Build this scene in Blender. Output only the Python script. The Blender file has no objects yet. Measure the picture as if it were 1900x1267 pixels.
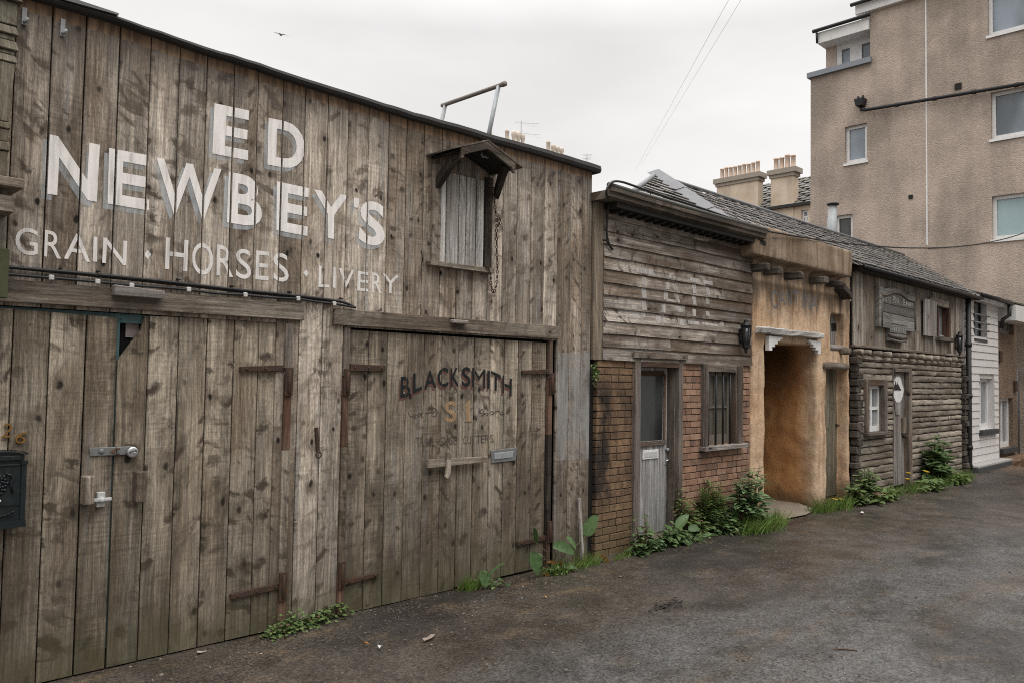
import bpy, bmesh, math, random
from mathutils import Vector, Matrix, noise as mnoise
scene = bpy.context.scene
COL = scene.collection
rng = random.Random(7)
PI = math.pi

# ------------------------------------------------------------------ camera
CR = Vector((0.7124817110747393, -0.7014933835041927, 0.01663863828116573))
CU = Vector((-0.04212653577988983, -0.01909291579045481, 0.9989298351484974))
CF = Vector((0.7004249898220347, 0.7124201663810888, 0.0431548394313345))
CC = Vector((0.0, -5.205260895104564, 1.8))
FPX = 1480.0
cam_d = bpy.data.cameras.new('camera'); cam_d.sensor_width = 36; cam_d.sensor_fit = 'HORIZONTAL'
cam_d.lens = FPX / 1900 * 36; cam_d.clip_end = 2000; cam_d.clip_start = 0.05
cam = bpy.data.objects.new('camera', cam_d); COL.objects.link(cam)
m = Matrix((CR, CU, -CF)).transposed().to_4x4(); m.translation = CC
cam.matrix_world = m
scene.camera = cam

def ray(x, y): return CF + CR * ((x - 950) / FPX) - CU * ((y - 633.5) / FPX)
def PY(x, y, Y=0.0):
    d = ray(x, y); return CC + d * ((Y - CC.y) / d.y)
def PX(x, y, X):
    d = ray(x, y); return CC + d * ((X - CC.x) / d.x)
def PZ(x, y, Z=-0.03):
    d = ray(x, y); return CC + d * ((Z - CC.z) / d.z)
GZ = -0.03

# ------------------------------------------------------------------ world and light
world = bpy.data.worlds.new("World"); scene.world = world; world.use_nodes = True
wt = world.node_tree; wn = wt.nodes; wl = wt.links
for n in list(wn): wn.remove(n)
out = wn.new('ShaderNodeOutputWorld'); bg = wn.new('ShaderNodeBackground')
sky = wn.new('ShaderNodeTexSky'); sky.sky_type = 'NISHITA'; sky.sun_disc = False
SUN_EL, SUN_AZ = math.radians(58), math.radians(200)
sky.sun_elevation = SUN_EL; sky.sun_rotation = SUN_AZ
sky.air_density = 1.0; sky.dust_density = 4.0
bw = wn.new('ShaderNodeMixRGB'); bw.blend_type = 'MULTIPLY'; bw.inputs[0].default_value = 1.0
bw.inputs[2].default_value = (0.1, 0.1, 0.1, 1)
wl.new(sky.outputs[0], bw.inputs[1])
tc = wn.new('ShaderNodeTexCoord'); sp = wn.new('ShaderNodeSeparateXYZ'); wl.new(tc.outputs['Generated'], sp.inputs[0])
# cloud cover: pale, brighter towards the zenith, with very soft cloud structure
rampz = wn.new('ShaderNodeValToRGB')
rampz.color_ramp.elements[0].position = 0.0; rampz.color_ramp.elements[0].color = (1.04, 1.015, 0.985, 1)
rampz.color_ramp.elements[1].position = 1.0; rampz.color_ramp.elements[1].color = (3.7, 3.65, 3.6, 1)
e = rampz.color_ramp.elements.new(0.22); e.color = (1.04, 1.02, 1.0, 1)
e = rampz.color_ramp.elements.new(0.40); e.color = (0.95, 0.935, 0.925, 1)
e = rampz.color_ramp.elements.new(0.60); e.color = (2.1, 2.08, 2.06, 1)
wl.new(sp.outputs[2], rampz.inputs[0])
cn = wn.new('ShaderNodeTexNoise'); cn.inputs['Scale'].default_value = 2.2; cn.inputs['Detail'].default_value = 5
cm = wn.new('ShaderNodeMapping'); cm.inputs['Scale'].default_value = (1, 1, 3.0)
wl.new(tc.outputs['Generated'], cm.inputs[0]); wl.new(cm.outputs[0], cn.inputs[0])
cr = wn.new('ShaderNodeMapRange'); cr.inputs[1].default_value = 0.3; cr.inputs[2].default_value = 0.7
cr.inputs[3].default_value = 0.85; cr.inputs[4].default_value = 1.06
wl.new(cn.outputs[0], cr.inputs[0])
cmul = wn.new('ShaderNodeMixRGB'); cmul.blend_type = 'MULTIPLY'; cmul.inputs[0].default_value = 1
wl.new(rampz.outputs[0], cmul.inputs[1]); wl.new(cr.outputs[0], cmul.inputs[2])
cmix = wn.new('ShaderNodeMixRGB'); cmix.inputs[0].default_value = 0.97
wl.new(bw.outputs[0], cmix.inputs[1]); wl.new(cmul.outputs[0], cmix.inputs[2])
dmr = wn.new('ShaderNodeMapRange'); dmr.interpolation_type = 'SMOOTHSTEP'  # added dimming of low sky behind the camera, as if unseen buildings blocked it
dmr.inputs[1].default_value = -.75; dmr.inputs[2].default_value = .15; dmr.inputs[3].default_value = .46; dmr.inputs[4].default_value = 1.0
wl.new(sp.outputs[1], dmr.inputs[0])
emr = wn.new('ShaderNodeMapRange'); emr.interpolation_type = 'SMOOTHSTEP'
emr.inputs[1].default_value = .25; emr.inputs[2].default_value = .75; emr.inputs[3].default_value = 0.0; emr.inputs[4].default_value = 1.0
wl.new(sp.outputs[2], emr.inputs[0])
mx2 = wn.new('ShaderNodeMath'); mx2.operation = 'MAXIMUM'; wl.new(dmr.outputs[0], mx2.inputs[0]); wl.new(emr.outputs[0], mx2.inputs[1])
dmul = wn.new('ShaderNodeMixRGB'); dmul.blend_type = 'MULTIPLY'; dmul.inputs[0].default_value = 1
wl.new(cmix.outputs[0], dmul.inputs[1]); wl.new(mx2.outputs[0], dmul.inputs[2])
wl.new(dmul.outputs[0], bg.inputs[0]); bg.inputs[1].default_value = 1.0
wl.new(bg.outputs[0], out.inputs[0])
sun_d = bpy.data.lights.new('sun', 'SUN'); sun_d.energy = 1.1; sun_d.angle = math.radians(35); sun_d.color = (1, 0.96, 0.9)
sun = bpy.data.objects.new('sun', sun_d); COL.objects.link(sun)
sd = Vector((math.sin(SUN_AZ) * math.cos(SUN_EL), math.cos(SUN_AZ) * math.cos(SUN_EL), math.sin(SUN_EL)))
sun.rotation_euler = (-sd).to_track_quat('-Z', 'Y').to_euler()
sun.location = (0, -10, 20)
scene.view_settings.view_transform = 'Standard'; scene.view_settings.look = 'None'; scene.view_settings.exposure = 0
scene.render.engine = 'CYCLES'
scene.cycles.filter_width = 1.05; scene.cycles.use_denoising = False; scene.cycles.denoiser = 'OPENIMAGEDENOISE'; scene.cycles.denoising_input_passes = 'RGB_ALBEDO_NORMAL'; scene.cycles.denoising_prefilter = 'ACCURATE'
scene.cycles.max_bounces = 8; scene.cycles.transparent_max_bounces = 12

# ------------------------------------------------------------------ material helper
class NT:
    def __init__(s, name):
        s.m = bpy.data.materials.new(name); s.m.use_nodes = True
        s.t = s.m.node_tree; s.t.nodes.clear()
        s.o = s.t.nodes.new('ShaderNodeOutputMaterial')
        s.b = s.t.nodes.new('ShaderNodeBsdfPrincipled')
        s.t.links.new(s.b.outputs[0], s.o.inputs[0])
    def set(s, sock, v):
        if v is None: return
        if hasattr(v, 'links') or hasattr(v, 'is_output'): s.t.links.new(v, sock)
        else:
            if sock.type == 'RGBA' and len(v) == 3: v = (*v, 1)
            sock.default_value = v
    def attr(s, n):
        k = s.t.nodes.new('ShaderNodeAttribute'); k.attribute_name = n; return k.outputs['Vector']
    def pos(s):
        return s.t.nodes.new('ShaderNodeNewGeometry').outputs['Position']
    def normal(s):
        return s.t.nodes.new('ShaderNodeNewGeometry').outputs['Normal']
    def sep(s, v):
        k = s.t.nodes.new('ShaderNodeSeparateXYZ'); s.set(k.inputs[0], v); return k.outputs[0], k.outputs[1], k.outputs[2]
    def comb(s, x, y, z):
        k = s.t.nodes.new('ShaderNodeCombineXYZ')
        for i, v in enumerate((x, y, z)): s.set(k.inputs[i], v)
        return k.outputs[0]
    def math(s, op, a, b=None, c=None, clamp=False):
        k = s.t.nodes.new('ShaderNodeMath'); k.operation = op; k.use_clamp = clamp
        for i, v in enumerate((a, b, c)):
            if v is not None: s.set(k.inputs[i], v)
        return k.outputs[0]
    def mul(s, a, b): return s.math('MULTIPLY', a, b)
    def add(s, a, b): return s.math('ADD', a, b)
    def sub(s, a, b): return s.math('SUBTRACT', a, b)
    def scale(s, v, sc):
        k = s.t.nodes.new('ShaderNodeVectorMath'); k.operation = 'MULTIPLY'; s.set(k.inputs[0], v); k.inputs[1].default_value = sc
        return k.outputs[0]
    def noise(s, v, sc=1.0, det=3, rough=.5, dist=0.0, dim='3D'):
        k = s.t.nodes.new('ShaderNodeTexNoise'); k.noise_dimensions = dim
        s.set(k.inputs['Vector'], v); k.inputs['Scale'].default_value = sc; k.inputs['Detail'].default_value = det
        k.inputs['Roughness'].default_value = rough; k.inputs['Distortion'].default_value = dist
        return k.outputs[0]
    def voro(s, v, sc=1.0, feat='F1', dim='3D', rnd=1.0):
        k = s.t.nodes.new('ShaderNodeTexVoronoi'); k.feature = feat; k.voronoi_dimensions = dim
        s.set(k.inputs['Vector'], v); k.inputs['Scale'].default_value = sc; k.inputs['Randomness'].default_value = rnd
        return k.outputs['Distance'], (k.outputs['Color'] if feat == 'F1' else None)
    def mr(s, v, a, b, c=0.0, d=1.0, smooth=True):
        k = s.t.nodes.new('ShaderNodeMapRange'); k.interpolation_type = 'SMOOTHSTEP' if smooth else 'LINEAR'
        s.set(k.inputs[0], v); k.inputs[1].default_value = a; k.inputs[2].default_value = b
        k.inputs[3].default_value = c; k.inputs[4].default_value = d
        return k.outputs[0]
    def mix(s, f, a, b, mode='MIX'):
        k = s.t.nodes.new('ShaderNodeMixRGB'); k.blend_type = mode
        s.set(k.inputs[0], f); s.set(k.inputs[1], a); s.set(k.inputs[2], b); return k.outputs[0]
    def ramp(s, f, stops):
        k = s.t.nodes.new('ShaderNodeValToRGB'); s.set(k.inputs[0], f)
        els = k.color_ramp.elements
        els[0].position, els[0].color = stops[0][0], (*stops[0][1], 1)
        els[1].position, els[1].color = stops[-1][0], (*stops[-1][1], 1)
        for p, c in stops[1:-1]:
            q = els.new(p); q.color = (*c, 1)
        return k.outputs[0]
    def gray(s, v):
        return s.comb(v, v, v)
    def bump(s, h, strength=.3, dist=.01):
        k = s.t.nodes.new('ShaderNodeBump'); k.inputs['Strength'].default_value = strength; k.inputs['Distance'].default_value = dist
        s.set(k.inputs['Height'], h); s.t.links.new(k.outputs[0], s.b.inputs['Normal']); return k
    def out(s, col=None, rough=None, metal=None, alpha=None, spec=None):
        if col is not None: s.set(s.b.inputs['Base Color'], col)
        if rough is not None: s.set(s.b.inputs['Roughness'], rough)
        if metal is not None: s.set(s.b.inputs['Metallic'], metal)
        if alpha is not None: s.set(s.b.inputs['Alpha'], alpha)
        if spec is not None: s.set(s.b.inputs['Specular IOR Level'], spec)
        return s.m

def wood(name, light=(.345, .296, .238), brown=(.205, .154, .104), dark=(.040, .029, .020), knots=.5, feather=.8,
         saw=.6, freq=42., topband=False, bottom=0.0, ks=4.4, xstain=None, smear=0.0, vscale=1.45, streak=.35, bump=.35, rough=.82, contrast=1.0, brownbias=0.0, moss=0.5, rusty=0.0):
    t = NT(name)
    wuv = t.attr('wuv'); ext = t.attr('ext')
    x, y, z = t.sep(wuv); dtop, dbot, rnd = t.sep(ext)
    r2 = t.math('FRACT', t.mul(rnd, 7.31)); r3 = t.math('FRACT', t.mul(rnd, 23.7))
    warp = t.noise(t.comb(t.mul(x, 2.2), t.mul(y, .55), z), 1, 2)
    # knots
    kx = t.add(t.mul(x, ks), t.mul(z, 5.37)); ky = t.add(t.mul(y, ks * .62), t.mul(z, 3.11))
    wob = t.noise(t.comb(t.mul(x, 9), t.mul(y, 9), z), 1, 2)
    d, kc = t.voro(t.comb(t.add(kx, t.mul(t.sub(wob, .5), .16)), t.add(ky, t.mul(t.sub(wob, .5), .2)), 0), 1, 'F1', '2D')
    kr, kg, kb = t.sep(kc)
    sel = t.mul(t.math('GREATER_THAN', kr, 1 - knots), t.add(.45, t.mul(kg, .75)))
    core = t.mul(t.mr(d, .03, .10, 1, 0), sel)
    halo = t.mul(t.math('POWER', 2.718, t.mul(t.mul(d, d), -12.0)), sel)
    warp2 = t.noise(t.comb(t.mul(x, 7), t.mul(y, 1.1), t.add(z, 20)), 1, 2)
    phase = t.add(t.add(t.mul(x, freq * .6), t.add(t.mul(t.sub(warp, .5), freq * .30), t.mul(t.sub(warp2, .5), 2.2))), t.add(t.mul(halo, 2.4), t.mul(z, 1.7)))
    ring = t.add(.5, t.mul(t.math('SINE', t.mul(phase, 6.2832)), .5))
    fine = t.noise(t.comb(t.mul(x, 150), t.mul(y, 3.2), z), 1, 3)
    fine2 = t.noise(t.comb(t.mul(x, 48), t.mul(y, 1.3), t.add(z, 9)), 1, 3, .6)
    grain = t.add(t.add(t.mul(ring, .07), t.mul(fine, .50)), t.mul(fine2, .43))
    weather = t.noise(t.comb(t.mul(x, 3.2), t.mul(y, .9), t.add(z, 4.2)), 1, 4, .6)
    bf = t.math('ADD', t.mr(weather, .38, .66), t.mul(t.sub(r2, .5), .7), clamp=True)
    bf = t.math('ADD', bf, brownbias, clamp=True)
    col = t.mix(bf, light, brown)
    gm = t.mr(grain, .32, .68, 1.32, .46, smooth=False)
    col = t.mix(contrast, col, t.gray(gm), 'MULTIPLY')
    col = t.mix(1, col, t.gray(t.add(.84, t.mul(rnd, .32))), 'MULTIPLY')
    bandv = t.noise(t.comb(t.mul(x, 8.5), t.mul(y, .28), t.add(z, 31)), 1, 3, .6)
    col = t.mix(1, col, t.gray(t.mr(bandv, .3, .7, .80, 1.18)), 'MULTIPLY')
    # blue-grey silvering streaks
    silv = t.noise(t.comb(t.mul(x, 14), t.mul(y, .5), t.add(z, 2)), 1, 3)
    col = t.mix(t.mul(t.mr(silv, .55, .75), .38), col, tuple(v * 1.08 for v in (light[2] * 1.08, light[2] * 1.1, light[2] * 1.14)))
    # slanting feathered smears round the knots
    sk = t.sub(r3, .5)
    fv = t.comb(t.mul(x, 6.0), t.add(t.mul(y, 10.5), t.mul(x, t.mul(sk, 17))), t.add(z, 1.3))
    fe = t.noise(fv, 1, 5, .6, .7)
    gate = t.noise(t.comb(t.mul(x, 1.6), t.mul(y, 1.5), t.add(z, 6.1)), 1, 2)
    ff = t.math('MULTIPLY', t.mul(t.mr(fe, .50, .64), t.mr(gate, .42, .58)), t.mul(feather, t.mr(r3, .0, 1, .35, 1.35, smooth=False)), clamp=True)
    col = t.mix(ff, col, tuple(a * .6 + b * .45 for a, b in zip(dark, brown)))
    bl = t.noise(t.comb(t.mul(x, 5.5), t.mul(y, 2.6), t.add(z, 14)), 1, 6, .7, .2)
    col = t.mix(t.mul(t.mr(bl, .50, .70), feather * .55), col, tuple(a * .4 + b * .5 for a, b in zip(dark, brown)))
    wb = t.noise(t.comb(t.mul(x, 13), t.mul(y, 13), t.add(z, 60)), 1, 4, .65)
    wo = t.mul(t.sub(wb, .5), 1.5)
    sx_ = t.add(t.add(t.mul(x, t.mr(r2, 0, 1, ks * .95, ks * 2.0, smooth=False)), t.mul(z, 2.13)), wo)
    sy_ = t.add(t.add(t.add(t.mul(y, t.mr(r2, 0, 1, ks * 1.2, ks * 2.6, smooth=False)), t.mul(x, t.mul(sk, 19))), t.mul(z, 7.7)), t.mul(wo, .8))
    d2, kc2 = t.voro(t.comb(sx_, sy_, 0), 1, 'F1', '2D')
    k2r, k2g, k2b = t.sep(kc2)
    gate2 = t.noise(t.comb(t.mul(x, 2.6), t.mul(y, 1.1), t.add(z, 77)), 1, 3)
    sm = t.mul(t.mul(t.mr(d2, .10, .36, 1, 0), t.mr(gate2, .33, .52)), t.mul(t.mr(k2r, .40, .95), smear))
    col = t.mix(sm, col, tuple(a * .85 + b * .22 for a, b in zip(dark, brown)))
    st = t.noise(t.comb(t.mul(x, 22), t.mul(y, .35), t.add(z, 3.3)), 1, 3)
    col = t.mix(t.mul(t.mr(st, .55, .78), streak), col, dark)
    # band-saw marks across the grain
    sw = t.noise(t.comb(t.mul(x, 3), t.mul(y, 62), z), 1, 4, .75)
    sw2 = t.noise(t.comb(t.mul(x, 2.5), t.mul(y, 3.0), t.add(z, 7)), 1, 2)
    swf = t.math('MULTIPLY', t.mr(sw2, .35, .6), t.mul(saw, t.mr(r2, 0, 1, .4, 1.3, smooth=False)), clamp=True)
    col = t.mix(swf, col, t.gray(t.mr(sw, .28, .72, .52, 1.3, smooth=False)), 'MULTIPLY')
    # knots
    hn = t.noise(t.comb(t.mul(x, 20), t.mul(y, 8), t.add(z, 40)), 1, 3)
    col = t.mix(t.mul(halo, t.mr(hn, .35, .65, .25, .95)), col, tuple(a * .55 + b * .45 for a, b in zip(dark, brown)))
    col = t.mix(core, col, tuple(v * .55 for v in dark))
    mic = t.noise(t.comb(t.mul(x, 260), t.mul(y, 34), t.add(z, 90)), 1, 2, .7)
    col = t.mix(1, col, t.gray(t.mr(mic, .3, .7, .74, 1.26, smooth=False)), 'MULTIPLY')
    # fine drying checks
    ck = t.noise(t.comb(t.mul(x, 75), t.mul(y, 1.1), t.add(z, 12)), 1, 2)
    col = t.mix(t.mul(t.mr(ck, .69, .76), .6), col, tuple(v * .5 for v in dark))
    gm_ = t.t.nodes.new('ShaderNodeGamma'); gm_.inputs[1].default_value = 1.32; t.set(gm_.inputs[0], col)
    hs_ = t.t.nodes.new('ShaderNodeHueSaturation'); hs_.inputs['Saturation'].default_value = .74; hs_.inputs['Value'].default_value = vscale; t.set(hs_.inputs['Color'], gm_.outputs[0])
    col = hs_.outputs[0]
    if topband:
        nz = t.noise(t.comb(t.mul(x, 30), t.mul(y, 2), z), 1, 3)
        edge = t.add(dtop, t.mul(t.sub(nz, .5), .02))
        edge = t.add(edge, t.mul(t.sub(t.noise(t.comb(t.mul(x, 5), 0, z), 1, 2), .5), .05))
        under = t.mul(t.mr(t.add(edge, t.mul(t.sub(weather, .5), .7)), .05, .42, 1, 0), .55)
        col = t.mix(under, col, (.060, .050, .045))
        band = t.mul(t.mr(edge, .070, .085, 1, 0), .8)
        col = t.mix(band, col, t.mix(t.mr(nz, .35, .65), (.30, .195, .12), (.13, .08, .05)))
    if bottom:
        gz = t.sep(t.pos())[2]
        nb = t.noise(t.comb(t.mul(x, 3.5), t.mul(y, 3), t.add(z, 5)), 1, 4, .6)
        dk = t.mul(t.mr(t.add(gz, t.mul(t.sub(nb, .5), 1.1)), -.1, 1.7, 1, 0), bottom)  # light falloff towards the ground, put into the board colour
        col = t.mix(dk, col, t.mix(.72, col, (.046, .036, .024)))
        lo = t.mul(t.mr(t.add(gz, t.mul(t.sub(nb, .5), .55)), .0, .42, 1, 0), bottom * moss)
        col = t.mix(lo, col, (.065, .062, .026))
    if xstain:
        wx_ = t.sep(t.pos())[0]
        sn = t.noise(t.comb(t.mul(x, 5), t.mul(y, 1.3), t.add(z, 50)), 1, 4, .6)
        col = t.mix(t.mul(t.mr(t.add(t.mul(wx_, .33), t.mul(t.sub(sn, .5), 2.6)), xstain[0] * .33, xstain[1] * .33), .7), col, (.060, .040, .026))
    if rusty:
        nr = t.noise(t.comb(t.mul(x, 6), t.mul(y, .8), t.add(z, 8)), 1, 4)
        col = t.mix(t.mul(t.mr(nr, .5, .7), rusty), col, (.17, .075, .03))
    t.bump(t.add(t.mul(grain, .7), t.add(t.mul(sw, .25), t.mul(core, -.4))), bump, .006)
    return t.out(col, rough, spec=.25)

def plain(name, col, rough=.6, metal=0.0, var=.25, sc=8., dirt=None, dirtf=.5, bump=0.0, spec=.4):
    t = NT(name); p = t.pos()
    n = t.noise(p, sc, 4, .6); n2 = t.noise(p, sc * 6, 3)
    v = t.add(1 - var * .5, t.mul(t.sub(t.add(t.mul(n, .65), t.mul(n2, .35)), .3), var * 1.4))
    c = t.mix(1, col, t.gray(v), 'MULTIPLY')
    if dirt:
        nd = t.noise(t.scale(p, (1, 1, .5)), sc * 1.7, 5, .65)
        c = t.mix(t.mul(t.mr(nd, .45, .68), dirtf), c, dirt)
    if bump: t.bump(n2, bump, .01)
    return t.out(c, rough, metal, spec=spec)

# ------------------------------------------------------------------ mesh helper
class MB:
    def __init__(s): s.v, s.f, s.w, s.e, s.sm = [], [], [], [], []
    def face(s, pts, g=2, rnd=None, wuv=None, ext=None, smooth=False):
        b = len(s.v); s.v += [tuple(p) for p in pts]; s.f.append(list(range(b, b + len(pts))))
        r = rng.random() if rnd is None else rnd
        if wuv is None:
            a1, a2 = [(1, 2), (0, 2), (0, 1)][g]
            wuv = [(p[a1] * .93 + p[a2], p[g], r * 37) for p in pts]
        s.w.append(wuv); s.e.append(ext or [(5., 5., r)] * len(pts)); s.sm.append(smooth)
    def poly(s, verts, faces, g=2, rnd=None, smooth=False):
        r = rng.random() if rnd is None else rnd
        b = len(s.v); s.v += [tuple(p) for p in verts]
        a1, a2 = [(1, 2), (0, 2), (0, 1)][g]
        for f in faces:
            s.f.append([b + i for i in f])
            s.w.append([(verts[i][a1] * .93 + verts[i][a2], verts[i][g], r * 37) for i in f])
            s.e.append([(5., 5., r)] * len(f)); s.sm.append(smooth)
    def box(s, x0, x1, y0, y1, z0, z1, g=2, rnd=None, mat=None):
        vs = [Vector((x, y, z)) for x in (x0, x1) for y in (y0, y1) for z in (z0, z1)]
        if mat is not None: vs = [mat @ v for v in vs]
        # grain coordinates from the unrotated box would be lost; good enough for small pieces
        s.poly(vs, [(0, 1, 3, 2), (4, 6, 7, 5), (0, 4, 5, 1), (2, 3, 7, 6), (0, 2, 6, 4), (1, 5, 7, 3)], g, rnd)
    def hexa(s, p8, g=2, rnd=None):
        """p8: front quad (4 points anticlockwise) then back quad in the same order"""
        s.poly(p8, [(0, 1, 2, 3), (7, 6, 5, 4), (0, 4, 5, 1), (1, 5, 6, 2), (2, 6, 7, 3), (3, 7, 4, 0)], g, rnd)
    def prism(s, pts, y0, y1, g=2, rnd=None):
        """polygon [(x,z)] extruded from y0 to y1"""
        n = len(pts)
        vs = [(p[0], y0, p[1]) for p in pts] + [(p[0], y1, p[1]) for p in pts]
        fs = [tuple(range(n)), tuple(range(2 * n - 1, n - 1, -1))] + [(i, i + n, (i + 1) % n + n, (i + 1) % n) for i in range(n)]
        s.poly(vs, fs, g, rnd)
    def prism_x(s, pts, x0, x1, g=0, rnd=None):
        n = len(pts)
        vs = [(x0, p[0], p[1]) for p in pts] + [(x1, p[0], p[1]) for p in pts]
        fs = [tuple(range(n)), tuple(range(2 * n - 1, n - 1, -1))] + [(i, i + n, (i + 1) % n + n, (i + 1) % n) for i in range(n)]
        s.poly(vs, fs, g, rnd)
    def tube(s, pts, r, n=8, cap=True, g=2, rnd=None):
        pts = [Vector(p) for p in pts]; rs = r if isinstance(r, (list, tuple)) else [r] * len(pts)
        vs, fs = [], []
        prev = None
        for i, p in enumerate(pts):
            d = (pts[min(i + 1, len(pts) - 1)] - pts[max(i - 1, 0)]).normalized()
            if prev is None:
                a = Vector((0, 0, 1)) if abs(d.z) < .9 else Vector((1, 0, 0))
                u = d.cross(a).normalized()
            else:
                u = (prev - d * prev.dot(d)).normalized()
            prev = u; w = d.cross(u)
            for k in range(n):
                an = 2 * PI * k / n
                vs.append(p + (u * math.cos(an) + w * math.sin(an)) * rs[i])
        for i in range(len(pts) - 1):
            for k in range(n):
                fs.append((i * n + k, i * n + (k + 1) % n, (i + 1) * n + (k + 1) % n, (i + 1) * n + k))
        if cap:
            fs.append(tuple(range(n - 1, -1, -1))); fs.append(tuple(range((len(pts) - 1) * n, len(pts) * n)))
        s.poly(vs, fs, g, rnd, smooth=n > 5)
    def lathe(s, c, prof, n=12, axis=2):
        vs, fs = [], []
        for r, h in prof:
            for k in range(n):
                an = 2 * PI * k / n
                o = [math.cos(an) * r, math.sin(an) * r, h]
                if axis == 1: o = [o[0], h, o[1]]
                if axis == 0: o = [h, o[0], o[1]]
                vs.append((c[0] + o[0], c[1] + o[1], c[2] + o[2]))
        m_ = len(prof)
        for i in range(m_ - 1):
            for k in range(n): fs.append((i * n + k, i * n + (k + 1) % n, (i + 1) * n + (k + 1) % n, (i + 1) * n + k))
        fs.append(tuple(range(n - 1, -1, -1))); fs.append(tuple(range((m_ - 1) * n, m_ * n)))
        s.poly(vs, fs, smooth=True)
    def torus(s, c, R, r, rot=None, n=10, k=6, sx=1.0):
        vs, fs = [], []
        for i in range(n):
            a = 2 * PI * i / n
            for j in range(k):
                b = 2 * PI * j / k
                v = Vector(((R + r * math.cos(b)) * math.cos(a), r * math.sin(b), (R * sx + r * math.cos(b)) * math.sin(a)))
                if rot is not None: v = rot @ v
                vs.append(Vector(c) + v)
        for i in range(n):
            for j in range(k):
                fs.append((i * k + j, ((i + 1) % n) * k + j, ((i + 1) % n) * k + (j + 1) % k, i * k + (j + 1) % k))
        s.poly(vs, fs, smooth=True)
    def build(s, name, mat, parent=None, label=None, bevel=0.0):
        me = bpy.data.meshes.new(name); me.from_pydata(s.v, [], s.f)
        wa = me.attributes.new('wuv', 'FLOAT_VECTOR', 'CORNER'); ea = me.attributes.new('ext', 'FLOAT_VECTOR', 'CORNER')
        wa.data.foreach_set('vector', [c for f in s.w for q in f for c in q])
        ea.data.foreach_set('vector', [c for f in s.e for q in f for c in q])
        me.polygons.foreach_set('use_smooth', s.sm)
        me.materials.append(mat); me.update()
        o = bpy.data.objects.new(name, me); COL.objects.link(o)
        if parent is not None: adopt(o, parent)
        if label: o['label'] = label
        if bevel:
            bm = bmesh.new(); bm.from_mesh(me)
            bmesh.ops.remove_doubles(bm, verts=bm.verts, dist=1e-5)
            bmesh.ops.recalc_face_normals(bm, faces=bm.faces)
            bm.to_mesh(me); bm.free()
            md = o.modifiers.new('bevel', 'BEVEL'); md.width = bevel; md.segments = 1; md.limit_method = 'ANGLE'
        else:
            bm = bmesh.new(); bm.from_mesh(me); bmesh.ops.recalc_face_normals(bm, faces=bm.faces); bm.to_mesh(me); bm.free()
        return o

def adopt(o, parent):
    bpy_loc = parent.location if parent.type == 'EMPTY' else Vector((0, 0, 0))
    o.parent = parent
    o.matrix_parent_inverse = Matrix.Translation(-Vector(bpy_loc))
def tag(o, label=None, cat=None, group=None, kind=None):
    if label: o['label'] = label
    if cat: o['category'] = cat
    if group: o['group'] = group
    if kind: o['kind'] = kind
    return o
def thing(name, label, cat, loc=(0, 0, 0), group=None):
    o = bpy.data.objects.new(name, None); COL.objects.link(o); o.location = loc; o.empty_display_size = .2
    return tag(o, label, cat, group)
def lerp(a, b, t): return a + (b - a) * t
def interp(pts, x):
    if x <= pts[0][0]: a, b = pts[0], pts[1]
    elif x >= pts[-1][0]: a, b = pts[-2], pts[-1]
    else:
        for a, b in zip(pts, pts[1:]):
            if a[0] <= x <= b[0]: break
    return a[1] + (b[1] - a[1]) * (x - a[0]) / (b[0] - a[0])

# ------------------------------------------------------------------ lettering
_gc = {}
def glyph(ch, emb=0.0):
    k = (ch, emb)
    if k not in _gc:
        cu = bpy.data.curves.new('t', 'FONT'); cu.body = ch; cu.offset = emb; cu.resolution_u = 5
        ob = bpy.data.objects.new('t', cu); COL.objects.link(ob)
        bpy.context.view_layer.update()
        me = bpy.data.meshes.new_from_object(ob.evaluated_get(bpy.context.evaluated_depsgraph_get()))
        vs = [(v.co.x, v.co.y) for v in me.vertices]; fs = [tuple(p.vertices) for p in me.polygons]
        bpy.data.objects.remove(ob); bpy.data.curves.remove(cu); bpy.data.meshes.remove(me)
        x0, x1 = min(v[0] for v in vs), max(v[0] for v in vs); y0, y1 = min(v[1] for v in vs), max(v[1] for v in vs)
        _gc[k] = ([((v[0] - x0) / max(x1 - x0, 1e-6), (v[1] - y0) / (y1 - y0)) for v in vs], fs)
    return _gc[k]
def zpx(pt, off, sc): return (off[0] + pt[0] / sc, off[1] + pt[1] / sc)
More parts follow.
